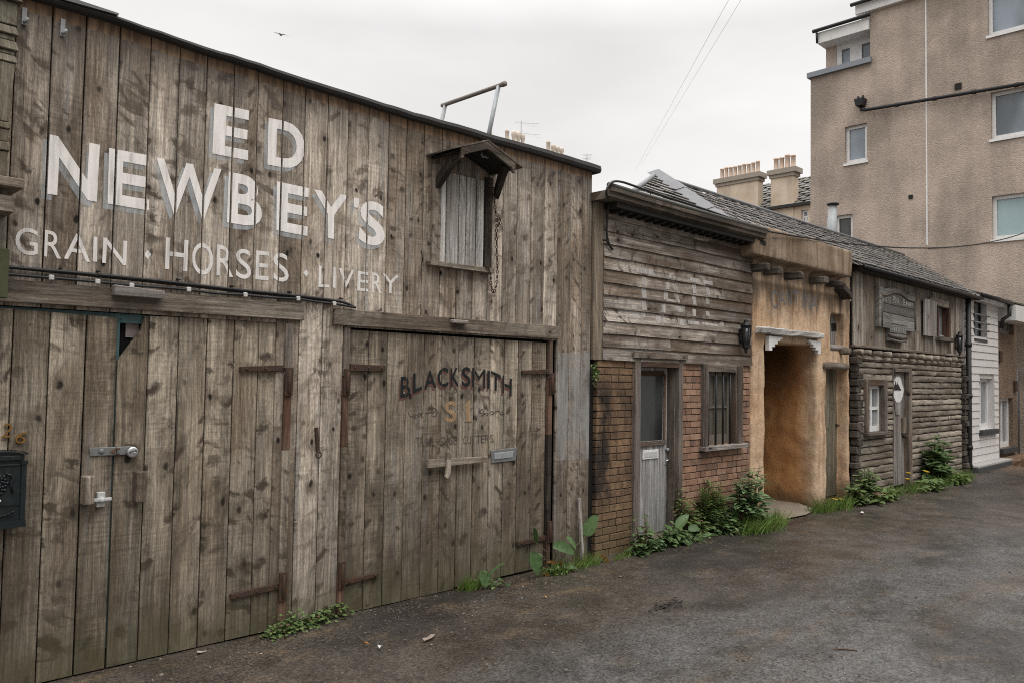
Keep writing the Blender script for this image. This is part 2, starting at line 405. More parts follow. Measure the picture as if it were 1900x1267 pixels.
class Paint:
    """flat painted shapes in (x, z) of a facade, cut at board joints and laid on the boards"""
    def __init__(s): s.v, s.f = [], []
    def add(s, vs, fs):
        b = len(s.v); s.v += vs; s.f += [tuple(b + i for i in f) for f in fs]
    def glyph(s, ch, quad, Y=0.0, emb=0.0, d=(0, 0)):
        q = [PY(*p, Y) for p in quad]
        vs, fs = glyph(ch, emb)
        o = []
        for u, v in vs:
            top = q[0].lerp(q[1], u); bot = q[3].lerp(q[2], u); p = bot.lerp(top, v)
            o.append((p.x + d[0], p.z + d[1]))
        s.add(o, fs)
    def pxpoly(s, pts, Y=0.0, d=(0, 0)):
        o = [PY(*p, Y) for p in pts]
        s.add([(p.x + d[0], p.z + d[1]) for p in o], [tuple(range(len(o)))])
    def ribbon(s, pts, w, Y=0.0):
        o = [PY(*p, Y) for p in pts]; o = [Vector((p.x, p.z)) for p in o]
        # smooth the line
        for _ in range(2):
            n = [o[0]]
            for a, b in zip(o, o[1:]): n += [a.lerp(b, .25), a.lerp(b, .75)]
            o = n + [o[-1]]
        vs, fs = [], []
        for i, p in enumerate(o):
            d = (o[min(i + 1, len(o) - 1)] - o[max(i - 1, 0)]); d = d.normalized() if d.length else Vector((1, 0))
            n = Vector((-d.y, d.x)) * w / 2
            vs += [tuple(p + n), tuple(p - n)]
        for i in range(len(o) - 1): fs.append((2 * i, 2 * i + 1, 2 * i + 3, 2 * i + 2))
        s.add(vs, fs)
    def build(s, name, mat, parent, yfun, cuts=(), axis=0, gap=.005, lift=.002, label=None):
        bm = bmesh.new()
        vs = [bm.verts.new((v[0], 0, v[1])) for v in s.v]
        for f in s.f:
            try: bm.faces.new([vs[i] for i in f])
            except ValueError: pass
        for c in cuts:
            for q in (c - gap, c + gap):
                co = (q, 0, 0) if axis == 0 else (0, 0, q); no = (1, 0, 0) if axis == 0 else (0, 0, 1)
                bmesh.ops.bisect_plane(bm, geom=bm.verts[:] + bm.edges[:] + bm.faces[:], plane_co=co, plane_no=no)
        kill = []
        for f in bm.faces:
            c = f.calc_center_median(); q = c.x if axis == 0 else c.z
            if any(abs(q - k) < gap for k in cuts): kill.append(f)
        bmesh.ops.delete(bm, geom=kill, context='FACES')
        for v in bm.verts: v.co.y = yfun(v.co.x, v.co.z) - lift
        for f in bm.faces:
            if f.normal.y > 0: f.normal_flip()
        me = bpy.data.meshes.new(name); bm.to_mesh(me); bm.free(); me.materials.append(mat)
        o = bpy.data.objects.new(name, me); COL.objects.link(o); adopt(o, parent)
        if label: o['label'] = label
        return o
def paint_mat(name, col, wear=.5, base=.9, soft=.12, sc=1.0):
    t = NT(name); p = t.pos()
    n = t.noise(t.scale(p, (26 * sc, 1, 3.0 * sc)), 1, 4, .65)
    n2 = t.noise(t.scale(p, (3.2 * sc, 1, 2.4 * sc)), 1, 3)
    n4 = t.noise(t.scale(p, (95 * sc, 1, 5.0 * sc)), 1, 3, .7)
    v = t.add(t.add(t.mul(n, .42), t.mul(n2, .33)), t.mul(n4, .25))
    a = t.mr(v, wear - soft, wear + soft, 0, base)
    c = t.mix(1, col, t.gray(t.mr(n, .3, .7, .84, 1.08)), 'MULTIPLY')
    return t.out(c, .8, alpha=a, spec=.2)

# ------------------------------------------------------------------ materials
M = {}
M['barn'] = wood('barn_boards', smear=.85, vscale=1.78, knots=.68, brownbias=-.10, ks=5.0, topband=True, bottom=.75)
M['door'] = wood('barn_door_boards', smear=.92, vscale=1.52, knots=.6, light=(.325, .275, .207), brown=(.20, .153, .100), feather=.95, bottom=.85, saw=.75)
M['lintel'] = wood('lintel_timber', smear=.5, light=(.31, .262, .205), brown=(.20, .152, .108), knots=.4, saw=.35)
M['soffit'] = plain('shade_black', (.018, .015, .012), .9, var=.5)  # near-black paints in the shade under canopy and cornice; also colours vents
M['dark_wood'] = wood('dark_timber', light=(.10, .082, .066), brown=(.065, .048, .036), dark=(.02, .015, .012), knots=.2)
M['grey_wood'] = wood('silvered_timber', light=(.33, .30, .275), brown=(.24, .205, .175), knots=.15, feather=.25, saw=.15, streak=.5)
M['pale_wood'] = wood('bleached_timber', light=(.47, .45, .42), brown=(.36, .33, .295), dark=(.09, .08, .07), knots=.2, feather=.5, saw=.05, streak=.7)
M['clap'] = wood('clapboard_timber', light=(.40, .355, .305), brown=(.19, .140, .096), dark=(.035, .026, .02), knots=.3, feather=.9, saw=.05, streak=.7, contrast=1.0, rusty=.12, xstain=(7.0, 9.3))
M['gutter_wood'] = wood('gutter_timber', light=(.20, .165, .125), brown=(.10, .075, .052), dark=(.03, .024, .018), knots=.2, feather=.8, saw=.1)
M['blond'] = wood('new_post_timber', light=(.27, .215, .15), brown=(.21, .155, .10), knots=.2, feather=.2, saw=.2)
M['frame_wood'] = wood('weathered_frame', light=(.21, .178, .148), brown=(.12, .09, .068), knots=.1, feather=.35, saw=.1, rusty=.25)
M['rust_wood'] = wood('rust_stained_wood', light=(.18, .10, .056), brown=(.115, .055, .03), knots=.0, feather=.4, saw=.1, rusty=.6)
M['pale_door'] = wood('pale_flaking_door', light=(.46, .455, .45), brown=(.35, .34, .335), dark=(.09, .085, .08), knots=0, feather=.1, saw=.0, streak=.75, freq=60, bottom=.45)
M['cabin_boards'] = wood('cabin_boards', light=(.31, .275, .235), brown=(.19, .145, .10), dark=(.05, .04, .03), knots=.2, feather=.4, saw=.05, streak=.6)
M['log'] = wood('cabin_logs', light=(.345, .298, .24), brown=(.20, .158, .115), dark=(.045, .034, .026), knots=.25, feather=.7, saw=.1, streak=.4, bump=.8)
M['dark_log'] = wood('dark_corner_logs', light=(.15, .125, .10), brown=(.08, .062, .046), dark=(.03, .022, .016), knots=.1)
M['old_door'] = wood('mossy_door_boards', light=(.235, .20, .135), brown=(.15, .12, .075), knots=.1, feather=.5, saw=.05, streak=.7, bottom=.6)
M['moss_wood'] = wood('mossy_porch_timber', light=(.235, .215, .165), brown=(.15, .13, .085), knots=.1, feather=.5, saw=.1)
M['black'] = plain('shadow_void', (.006, .005, .005), .9)
M['felt'] = plain('roof_felt', (.045, .042, .04), .85, var=.5)
M['felt_grey'] = plain('roof_felt_worn', (.16, .155, .15), .85, var=.5)
M['cable'] = plain('black_cable', (.016, .016, .017), .45, var=.2)
M['clip'] = plain('white_clip', (.55, .54, .52), .5)
M['iron_rust'] = plain('rusty_iron', (.058, .036, .026), .75, .2, var=.6, sc=20, dirt=(.11, .045, .02), dirtf=.7, bump=.3)
M['iron_black'] = plain('black_iron', (.022, .022, .023), .5, .3, var=.3, sc=20, bump=.1)
M['zinc'] = plain('galvanised_steel', (.33, .35, .365), .6, .25, var=.25, sc=14, dirt=(.2, .15, .11), dirtf=.3)
M['steel'] = plain('bright_steel', (.62, .62, .63), .28, .9, var=.15, sc=20)
M['greyplate'] = plain('grey_metal_plate', (.20, .21, .21), .5, .3, var=.25, sc=14, dirt=(.1, .08, .06), dirtf=.4)
M['white_pl'] = plain('white_plastic', (.50, .50, .49), .4, var=.2)
M['white_paint'] = plain('white_paintwork', (.70, .69, .68), .5, var=.12, sc=4, dirt=(.4, .38, .35), dirtf=.25)
M['brass'] = plain('aged_brass', (.42, .23, .06), .38, .75, var=.4, sc=40, dirt=(.12, .07, .03), dirtf=.5)
M['teal'] = plain('teal_painted_steel', (.075, .15, .155), .5, .1, var=.3, sc=10, dirt=(.04, .06, .06), dirtf=.4)
M['pinkpanel'] = plain('faded_panel', (.36, .30, .28), .7)
M['post_green'] = plain('green_painted_cast_metal', (.014, .020, .021), .42, .3, var=.35, sc=18, dirt=(.028, .036, .036), dirtf=.5)
M['green_board'] = plain('mossy_green_board', (.075, .082, .038), .85, var=.8, sc=6, dirt=(.03, .033, .02), dirtf=.8)

def glassmat(name, col, rough=.08, var=.4, sc=2.5, streak=False):
    t = NT(name); p = t.pos(); n = t.noise(t.scale(p, (1, 1, .45)), sc, 3)
    c = t.mix(t.mr(n, .35, .68), tuple(v * (1 - var) for v in col), tuple(v * (1 + var) for v in col))
    return t.out(c, rough, spec=.6)
M['glass_dark'] = glassmat('dark_dusty_glass', (.030, .033, .033), .12, .6)
M['glass_sky'] = glassmat('painted_sky_glass', (.185, .215, .245), .04, .45, .9)  # pale base colour stands in for sky reflected in the panes
M['glass_curtain'] = glassmat('curtained_glass', (.24, .25, .26), .12, .25, 9)
M['glass_teal'] = glassmat('blind_behind_glass', (.30, .40, .42), .08, .1, .7)
M['glass_film'] = glassmat('lantern_glass', (.045, .048, .048), .1, .6, 14)

# ------------------------------------------------------------------ planks
def planks(mb, gaps, zb, zt, y=0.0, th=.024, gw=.008, jit=.003, ch=.003, poly=None):
    """vertical boards; returns front depth of every board"""
    dep = []
    for a, b in zip(gaps, gaps[1:]):
        w = gw * rng.uniform(.5, 1.25) / 2
        x0, x1 = a + w, b - w
        yl, yr = y + rng.uniform(0, jit), y + rng.uniform(0, jit)
        r = rng.random()
        b0, b1 = (zb(x0), zb(x1)) if callable(zb) else (zb, zb)
        t0, t1 = zt(x0), zt(x1)
        sec = [(x0, y + th), (x0, yl + ch), (x0 + ch, yl), (x1 - ch, yr), (x1, yr + ch), (x1, y + th)]
        def T(x): return t0 + (t1 - t0) * (x - x0) / (x1 - x0)
        def Bz(x): return b0 + (b1 - b0) * (x - x0) / (x1 - x0)
        off = rng.uniform(0, 3)
        for (p, q) in zip(sec, sec[1:]):
            pts = [(p[0], p[1], Bz(p[0])), (q[0], q[1], Bz(q[0])), (q[0], q[1], T(q[0])), (p[0], p[1], T(p[0]))]
            hp, hq = T(p[0]) - Bz(p[0]), T(q[0]) - Bz(q[0])
            mb.face(pts, wuv=[(c[0] + c[1] + off, c[2], r * 37) for c in pts], ext=[(hp, 0, r), (hq, 0, r), (0, hq, r), (0, hp, r)])
        for F, dd in ((Bz, 0), (T, 1)):
            pts = [(p[0], p[1], F(p[0])) for p in sec]
            mb.face(pts, wuv=[(c[0], c[2] + c[1], r * 37) for c in pts], ext=[(0 if dd else 2, 2 if dd else 0, r)] * 6)
        dep.append((x0, yl, x1, yr))
    return dep
def yfun_planks(dep, default=0.0):
    def f(x, z):
        for x0, yl, x1, yr in dep:
            if x0 - .02 <= x <= x1 + .02:
                t = min(1, max(0, (x - x0) / (x1 - x0))); return yl + (yr - yl) * t
        return default
    return f

# ------------------------------------------------------------------ BARN
barn = thing('timber_barn', 'large weathered timber barn front with white painted lettering along its boards', 'barn', (3.6, 0, GZ))
up_px = [(23, 217), (90.9, 217), (154.4, 217), (218.2, 217), (276.6, 217), (330.8, 217), (382.4, 217), (433.3, 217), (478.5, 217), (524.9, 217),
         (566.7, 217), (607, 307.6), (645.5, 307.6), (683.5, 307.6), (720.8, 307.6), (754.5, 307.6), (787, 307.6), (822, 247), (852, 247), (882, 247), (908, 320),
         (935.7, 307.6), (961.6, 307.6), (987.2, 307.6), (1012, 307.6), (1037, 307.6), (1060.7, 307.6), (1082.4, 307.6), (1098.5, 400)]
gU = [PY(*p).x for p in up_px]
gU = [gU[0] - .56, gU[0] - .37, gU[0] - .185] + gU
roof_px = [(85, 0), (200, 31), (282, 60), (387, 94), (475, 119.5), (526, 138), (600, 161), (689, 189), (778, 216), (831, 231), (905, 252), (980, 272.5), (1026, 286), (1100, 307.5)]
def roof_h(x): return .030 + .045 * min(1, max(0, (x - 1.2) / 5))
roofl = [(PY(*p).x, PY(*p).z) for p in roof_px]
def barn_top(x):
    return interp(roofl, x) if x > roofl[0][0] else roofl[0][1]
BX1 = gU[-1]; BX0 = gU[0]
def barn_bot(x): return GZ + .01 if (2.93 < x < 3.27 or x > 5.64) else 2.155
mbw = MB()
depU = []
for a, b in zip(gU, gU[1:]):
    mid = (a + b) / 2
    depU += planks(mbw, [a, b], (GZ + .012) if (2.84 < mid < 3.27 or mid > 5.66) else 2.15, lambda x: barn_top(x) - roof_h(x) + .004)
wall = mbw.build('plank_wall', M['barn'], barn)
bm_ = MB(); bm_.box(BX0, BX1, .10, .14, GZ, 3.8); bm_.build('wall_backing', M['black'], barn)
bm_ = MB(); bm_.box(BX1 - .02, BX1, .03, 5.0, GZ, 3.9, 2); bm_.box(BX0, BX0 + .02, .03, 5, GZ, 3.9, 2); bm_.box(BX0, BX1, 4.98, 5.0, GZ, 3.9)
bm_.build('end_wall', M['dark_wood'], barn)
# roof edge: sagging felt-covered board plus flat roof
mr_ = MB()
xs = [BX0 - .1] + [BX0 + (BX1 + .06 - BX0) * i / 60 for i in range(61)]
prev = None
for x in xs:
    z = barn_top(min(x, BX1)) + .004 * math.sin(x * 3.1) * math.sin(x * 1.7 + 1) + rng.uniform(-.003, .003)
    hh_ = roof_h(x)
    sec = [(-.055, z - hh_), (-.070, z - hh_ * .6), (-.06, z - .004), (0.1, z + .003), (5.1, z - .07), (5.1, z - .11), (0.03, z - hh_ - .002)]
    if prev:
        n = len(sec)
        vs = [(prev[0], *p) for p in prev[1]] + [(x, *p) for p in sec]
        mr_.poly(vs, [(i, (i + 1) % n, (i + 1) % n + n, i + n) for i in range(n)], 0)
    else: mr_.poly([(x, *p) for p in sec], [tuple(range(len(sec)))], 0)
    prev = (x, sec)
mr_.poly([(prev[0], *p) for p in prev[1]], [tuple(range(len(prev[1])))], 0)
mr_.build('roof', M['felt'], barn)
mt_ = MB(); 
for x0, x1, w in ((BX0, 1.35, .05), (1.32, 1.62, .035)):
    mt_.hexa([(x0, -.082, barn_top(x0) - .004), (x1, -.08, barn_top(x1) - .002), (x1, -.078, barn_top(x1) + .010), (x0, -.08, barn_top(x0) + .002 + w * .6),
              (x0, .2, barn_top(x0) + .018), (x1, .2, barn_top(x1) + .02), (x1, .2, barn_top(x1) + .04), (x0, .2, barn_top(x0) + .03 + w)], 0)
mt_.build('roof_flashing', M['felt_grey'], barn)

def pxbar(mb, tl, tr, br, bl, y0, y1, g=0, rnd=None):
    """a bar whose front face is the four-point outline seen in the facade plane"""
    q = [PY(*p, y0) for p in (bl, br, tr, tl)]
    mb.hexa([(p.x, y0, p.z) for p in q] + [(p.x, y1, p.z) for p in q], g, rnd)
# lintels over the two double doors
l1 = MB(); pxbar(l1, (-70, 511), (565, 564), (565, 594.6), (-70, 555), -.034, -.001); l1.build('lintel', M['lintel'], barn, bevel=.004)
l2 = MB(); pxbar(l2, (622.8, 572.4), (1038.8, 605.7), (1038.8, 629.5), (619.5, 602.4), -.034, -.001); l2.build('lintel', M['lintel'], barn, bevel=.004)
b_ = MB(); pxbar(b_, (213, 528.4), (307, 540.5), (305, 555.6), (213, 548), -.10, -.035); b_.build('cleat_board', M['grey_wood'], barn, bevel=.004)
b_ = MB(); q = PY(852, 598, -.05); b_.box(q.x - .09, q.x + .08, -.085, -.035, q.z - .016, q.z + .018, 0); b_.build('cleat_board', M['grey_wood'], barn, bevel=.006)
# door posts with rust below the hinges
def batten(x0px, x1px, ypx, zt, zb):
    a, b = PY(x0px, ypx), PY(x1px, ypx); mb = MB(); mb.box(a.x, b.x, -.012, .03, zb, zt, 2); return mb
bA = (PY(528, 640).x, PY(542, 640).x); bB = (PY(637, 640).x, PY(648, 640).x); bC = (PY(1018, 650).x, PY(1024.5, 650).x)
for (x0, x1) in (bA, bB, bC):
    mb = MB(); mb.box(x0, x1, -.014, .03, 1.78, 2.148, 2); mb.build('door_post', M['frame_wood'], barn, bevel=.003, label='upper grey length of the door post')
    mb = MB(); mb.box(x0, x1, -.010, .03, 1.25, 1.776, 2); mb.build('door_post', M['rust_wood'], barn, label='rust-orange length of the door post below the hinge')
    mb = MB(); mb.box(x0, x1, -.011, .03, .3, 1.246, 2); mb.build('door_post', M['dark_wood'] if x0 > 5 else M['door'], barn)
    mb = MB(); mb.box(x0, x1, -.010, .03, GZ, .296, 2); mb.build('door_post', M['rust_wood'], barn)

# ---- left double door
GL = [PY(*p).x for p in [(21, 722), (90, 722), (157.8, 722), (217.2, 722), (274.9, 722), (330.8, 722), (383.4, 722), (434.3, 722), (480.2, 722), (526, 722)]]
GL = [GL[0] - .4, GL[0] - .2] + GL
YD = .018
def doortop(x): return 2.118 + .004 * math.sin(x * 17)
tl = [(PY(x, y, YD).x, PY(x, y, YD).z) for x, y in ((0, 571), (96, 579.5), (220, 589.5), (283, 586.5), (400, 592), (527, 600))]
def doortop(x): return interp(tl, x) if x > tl[0][0] else tl[0][1]
ml = MB(); depL1 = planks(ml, GL[:6], lambda x: GZ + .02, doortop, YD, .022, .010)
leafA = ml.build('door', M['door'], barn, label='left leaf of the padlocked double door')
ml = MB()
xg = GL[5]; xn = GL[6]
depL2 = planks(ml, GL[6:], lambda x: GZ + .02, doortop, YD, .022, .008)
# the first board of the right leaf has its top corner broken away
zc = PY(222, 668, YD).z; zt_ = doortop(xn - .02); r_ = .37
poly = [(xg + .005, GZ + .02), (xn - .005, GZ + .02), (xn - .005, zt_), (xn - .03, zt_), (lerp(xg, xn, .72), zt_ - .09), (lerp(xg, xn, .42), zt_ - .17), (xg + .005, zc)]
ml.prism(poly, YD + .001, YD + .022, 2, r_)
depL2.insert(0, (xg + .005, YD, xn - .005, YD))
leafB = ml.build('door', M['door'], barn, label='right leaf with its top corner broken away')
# teal steel gate behind
tg = MB()
tg.box(GL[0], GL[-1] + .02, .045, .085, 2.09, 2.146)
for k in range(2):
    pass
a = PY(228, 640, .045).x
tg.box(xg - .03, xg + .018, .0451, .085, .1, 2.0895)
tg.box(xg + .0185, xn + .1, .0452, .085, 1.84, 1.865)
for k, px in enumerate(((195, 583), (203, 584), (212, 584), (225, 585), (233, 586), (225, 592), (225, 598))):
    p = PY(*px, .044); tg.lathe((p.x, .045, p.z), [(.007, -.004), (.007, .001)], 8, 1)
tg.build('steel_gate', M['teal'], barn)
mp = MB(); a = PY(234, 589, .09); b = PY(257, 627, .09); mp.box(a.x, b.x, .088, .10, b.z, a.z); mp.build('panel', M['pinkpanel'], barn)

# hinges
def strap(parent, p0, p1, hpx, y=-.012, taper=.8):
    a, b = PY(*p0, y), PY(*p1, y); w = abs(PY(p1[0], p1[1] + hpx / 2, y).z - PY(p1[0], p1[1] - hpx / 2, y).z) / 2
    mb = MB(); wa = w * taper
    mb.hexa([(a.x, y, a.z - wa), (b.x, y, b.z - w), (b.x, y, b.z + w), (a.x, y, a.z + wa), (a.x, YD - .001, a.z - wa), (b.x, YD - .001, b.z - w), (b.x, YD - .001, b.z + w), (a.x, YD - .001, a.z + wa)])
    for t in (.12, .5, .88):
        p = a.lerp(b, t); mb.lathe((p.x, y, p.z), [(.009, -.006), (.011, .0)], 8, 1)
    return mb.build('strap_hinge', M['iron_rust'], parent, bevel=.002)
def knuckle(parent, cx, cz, h=.09, w=.045):
    mb = MB(); mb.box(cx - w / 2, cx + w / 2, -.03, -.0145, cz - h, cz + h); mb.lathe((cx, -.032, cz), [(.014, -h * .8), (.014, h * .8)], 8, 2)
    return mb.build('hinge_knuckle', M['iron_rust'], parent, bevel=.002)
bd = MB(); bd.box(0, .001, 0, .001, 0, .001)

# ---- blacksmith double door
GB = [PY(*p).x for p in [(649, 723), (684.8, 723), (720, 723), (755.6, 723), (789.2, 723), (821.8, 723), (852.8, 723), (882.2, 723), (911.6, 723), (937.7, 723), (963.8, 723), (990, 723), (1016, 723)]]
tb = [(PY(x, y, YD).x, PY(x, y, YD).z) for x, y in ((650, 612), (1017, 636))]
ml = MB(); depB = planks(ml, GB[:7], lambda x: GZ + .015, lambda x: interp(tb, x), YD, .022, .007)
leafC = ml.build('door', M['door'], barn, label='left leaf of the double door lettered for the blacksmith')
ml = MB(); depB2 = planks(ml, GB[6:], lambda x: GZ + .03, lambda x: interp(tb, x), YD, .022, .009)
leafD = ml.build('door', M['door'], barn, label='right leaf of the blacksmith door with the letter slot')
depB += depB2
strap(leafB, (447, 684.5), (537, 682), 11); strap(leafB, (429, 1107), (522, 1086), 11)
strap(leafC, (716, 683), (651, 681), 13); strap(leafC, (704, 1065), (640, 1080), 9)
strap(leafD, (971, 690.5), (1020, 689), 9); strap(leafD, (961, 1009), (1012, 997), 9)
for (bx, zs) in ((bA, (1.735, .29)), (bB, (1.735, .29)), (bC, (1.735, .33))):
    for z in zs: knuckle(barn, (bx[0] + bx[1]) / 2, z, .10, min(.06, (bx[1] - bx[0]) * 1.05))

# ---- fittings on the left door
hp = MB(); pxbar(hp, (166, 830), (216, 828.6), (216, 844), (167, 846), .006, YD, 0)
p = PY(188.4, 836.5, .006); hp.lathe((p.x, .006, p.z), [(.013, -.009), (.016, -.004), (.018, 0)], 12, 1)
hp.build('hasp', M['greyplate'], leafA, bevel=.003)
hp = MB(); pxbar(hp, (217, 828.6), (246, 827), (246, 842), (217, 844), .003, YD, 0); hp.build('hasp_staple', M['greyplate'], leafB, bevel=.003)
hp = MB(); p = PY(212, 836.5, .002); hp.prism([(p.x - .022, p.z), (p.x + .004, p.z - .018), (p.x + .006, p.z + .018)], 0.0, .0055)
for dz in (.016, -.016): hp.tube([(p.x + .008, -.003, p.z + dz), (p.x + .03, -.003, p.z + dz)], .004, 6)
hp.build('rusty_hinge_plate', M['rust_wood'], leafA)
for (x0, x1, y0, y1, zr) in ((157, 174, 884, 936, 0), (255, 270, 875, 931, 0)):
    a, b = PY(x0, y0, -.06), PY(x1, y1, -.06)
    mb = MB(); mb.box(a.x, b.x, -.062, YD, b.z, a.z, 2); mb.build('handle_block', M['lintel'], leafA if x0 < 200 else leafB, bevel=.005)
pl = MB(); p = PY(187, 926, 0); 
pl.box(p.x - .024, p.x + .024, -.006, YD, p.z - .045, p.z + .045); pl.lathe((p.x, -.006, p.z), [(.012, -.03), (.02, -.012), (.022, 0)], 12, 1)
pl.box(p.x - .05, p.x + .055, -.028, -.014, p.z - .009, p.z + .012)
pl.build('turn_latch', M['white_pl'], leafA, bevel=.004)
pad = thing('padlock', 'round steel padlock hanging from the hasp of the left barn door', 'padlock', PY(245, 838, -.02))
p = PY(245.3, 837.7, -.012)
mb = MB(); mb.lathe((p.x, -.012, p.z), [(.024, -.018), (.033, -.014), (.035, 0), (.033, .012)], 18, 1); mb.lathe((p.x + .01, -.031, p.z - .006), [(.007, -.002), (.008, .002)], 10, 1)
mb.build('lock_body', M['steel'], pad)
mb = MB(); mb.tube([(p.x - .022, -.026, p.z - .004), (p.x - .008, -.04, p.z + .010), (p.x + .010, -.038, p.z + .014), (p.x + .02, -.026, p.z + .004)], .0055, 8); mb.build('shackle', M['greyplate'], pad)
# house number 26 in aged brass
for ch, quad in (('2', [(7.5, 785), (25.5, 785), (19, 811), (2, 811)]), ('6', [(38, 797), (56, 804), (42, 824), (25, 818)])):
    vs, fs = glyph(ch, -.012); q = [PY(*p_, 0.0) for p_ in quad]; mb = MB()
    P3 = []
    for u, v in vs:
        pp = q[3].lerp(q[2], u).lerp(q[0].lerp(q[1], u), v); P3.append(pp)
    n = len(P3); cnt = {}
    for f in fs:
        for i in range(len(f)):
            e_ = (f[i], f[(i + 1) % len(f)]); cnt[e_] = 1
    faces = [tuple(f) for f in fs] + [(a_, b_, b_ + n, a_ + n) for (a_, b_) in cnt if (b_, a_) not in cnt]
    mb.poly([(pp.x, -.003, pp.z) for pp in P3] + [(pp.x, .012, pp.z) for pp in P3], faces)
    mb.build('house_number', M['brass'], leafA, label='brass numeral %s' % ch)

# letterbox and slide bolt on the blacksmith door
lb = MB(); pxbar(lb, (911.6, 835), (960.5, 829.5), (957.5, 853.5), (912.6, 858.8), .006, YD, 0); lb.build('letter_plate', M['greyplate'], leafD, bevel=.003)
lf = MB(); pxbar(lf, (917.5, 840), (953.5, 836), (951.5, 848), (917.8, 852), -.001, .0055, 0); lf.build('letter_flap', M['zinc'], bpy.data.objects['letter_plate'] if False else leafD, bevel=.003)
sb = MB(); pxbar(sb, (795.7, 852), (905, 846), (905, 856.5), (795.7, 868.5), -.045, -.008, 0); sb.build('slide_bolt', M['lintel'], leafC, bevel=.004)
sb = MB(); p = PY(832, 862, -.07)
sb.prism([(p.x - .022, p.z + .115), (p.x + .022, p.z + .11), (p.x + .034, p.z + .02), (p.x + .028, p.z - .07), (p.x - .004, p.z - .125), (p.x - .026, p.z - .10), (p.x - .012, p.z - .02)], -.075, -.0455, 2)
sb.build('bolt_handle', M['lintel'], leafC, bevel=.006)
# ring bolt on the boards between the doors
rb = MB(); a, b = PY(588.5, 793, -.02), PY(590.5, 838, -.02)
rb.hexa([(a.x - .013, -.02, a.z), (a.x + .01, -.02, a.z), (b.x + .012, -.02, b.z), (b.x - .01, -.02, b.z), (a.x - .013, -.001, a.z), (a.x + .01, -.001, a.z), (b.x + .012, -.001, b.z), (b.x - .01, -.001, b.z)])
rb.torus((b.x, -.025, b.z - .02), .022, .006, n=12)
rb.build('hanging_latch', M['iron_rust'], barn)
# metal hooks near the top left
for px in ((46, 15, 47), (117, 36, 68)):
    a, b = PY(px[0], px[1], -.01), PY(px[0] - 1, px[2], -.01); mb = MB()
    mb.box(a.x - .012, a.x + .012, -.014, -.001, b.z, a.z); mb.tube([(a.x, -.014, b.z + .02), (a.x, -.05, b.z + .005), (a.x + .01, -.06, b.z + .03)], .009, 8)
    mb.build('wall_hook', M['zinc'], barn)

# ---- lettering
Z1 = ((0, 200), 4.5238); Z2 = ((360, 180), 4.2225); Z3 = ((0, 400), 4.5238); Z4 = ((400, 430), 5.278); Z5 = ((720, 660), 6.335)
big = [('N', [(410, 225), (838, 315), (812, 792), (385, 722)], Z1), ('E', [(915, 340), (1257, 405), (1247, 865), (903, 806)], Z1),
       ('W', [(1312, 420), (1858, 520), (1852, 962), (1305, 868)], Z1), ('B', [(272, 588), (526, 640), (534, 1028), (257, 984)], Z2),
       ('E', [(648, 664), (902, 718), (886, 1092), (643, 1046)], Z2), ('Y', [(938, 727), (1207, 775), (1197, 1132), (940, 1090)], Z2),
       ("'", [(1252, 792), (1292, 797), (1292, 872), (1246, 867)], Z2), ('S', [(1308, 803), (1492, 838), (1494, 1182), (1285, 1146)], Z2),
       ('E', [(160, 52), (437, 110), (420, 498), (143, 445)], Z2), ('D', [(583, 166), (868, 226), (866, 588), (574, 532)], Z2)]
small = [('G', [(130, 90), (320, 122), (318, 342), (128, 322)], Z3), ('R', [(376, 122), (516, 148), (512, 366), (366, 344)], Z3),
         ('A', [(545, 138), (758, 176), (756, 394), (536, 362)], Z3), ('I', [(785, 178), (818, 184), (815, 391), (778, 388)], Z3),
         ('N', [(868, 186), (1068, 218), (1060, 422), (857, 398)], Z3), ('H', [(1393, 185), (1582, 210), (1570, 472), (1385, 450)], Z3),
         ('O', [(1615, 220), (1790, 246), (1785, 512), (1610, 486)], Z3), ('R', [(17, 126), (172, 158), (172, 448), (8, 428)], Z4),
         ('S', [(200, 163), (346, 182), (346, 474), (198, 452)], Z4), ('E', [(397, 185), (523, 202), (517, 480), (388, 468)], Z4),
         ('S', [(565, 203), (708, 224), (716, 502), (565, 480)], Z4), ('L', [(1012, 335), (1110, 348), (1110, 550), (1007, 543)], Z4),
         ('I', [(1155, 350), (1180, 353), (1175, 553), (1148, 550)], Z4), ('V', [(1208, 358), (1358, 378), (1346, 556), (1206, 540)], Z4),
         ('E', [(1392, 387), (1497, 402), (1493, 589), (1385, 579)], Z4), ('R', [(1532, 402), (1622, 412), (1624, 606), (1528, 597)], Z4),
         ('Y', [(1635, 410), (1792, 436), (1782, 612), (1636, 594)], Z4)]
def zq(q, Z): return [zpx(p, *Z) for p in q]
yfU = yfun_planks(depU)
M['let_white'] = paint_mat('white_lettering', (.88, .84, .805), wear=.34, base=.93, soft=.14)
M['let_white2'] = paint_mat('white_small_lettering', (.82, .785, .75), wear=.345, base=.9, soft=.15)
M['let_blue'] = paint_mat('pale_blue_letter_shade', (.56, .61, .64), wear=.47, base=.60, soft=.16)
pb = Paint(); ps = Paint(); words = []; eds = Paint()
for ch, q, Z in big:
    emb = .012 if ch in 'WY' else .028
    (pb if q[0] not in ((160, 52), (583, 166)) else eds).glyph(ch, zq(q, Z), emb=emb); ps.glyph(ch, zq(q, Z), emb=emb, d=(-.026, -.034))
for k, (ch, q, Z) in enumerate(small):
    if k in (0, 5, 11): pw = Paint(); words.append(pw)
    pw.glyph(ch, zq(q, Z), emb=.004)
for k, (q, Z) in enumerate((([(1238, 290), (1268, 330), (1240, 370), (1210, 330)], Z3), ([(885, 370), (912, 408), (888, 445), (858, 405)], Z4))):
    pw = Paint(); pw.pxpoly(zq(q, Z)); pw.build('lettering', M['let_white2'], barn, yfU, gU, 0, .005, .0025, label='small white painted diamond %s HORSES' % ('before', 'after')[k])
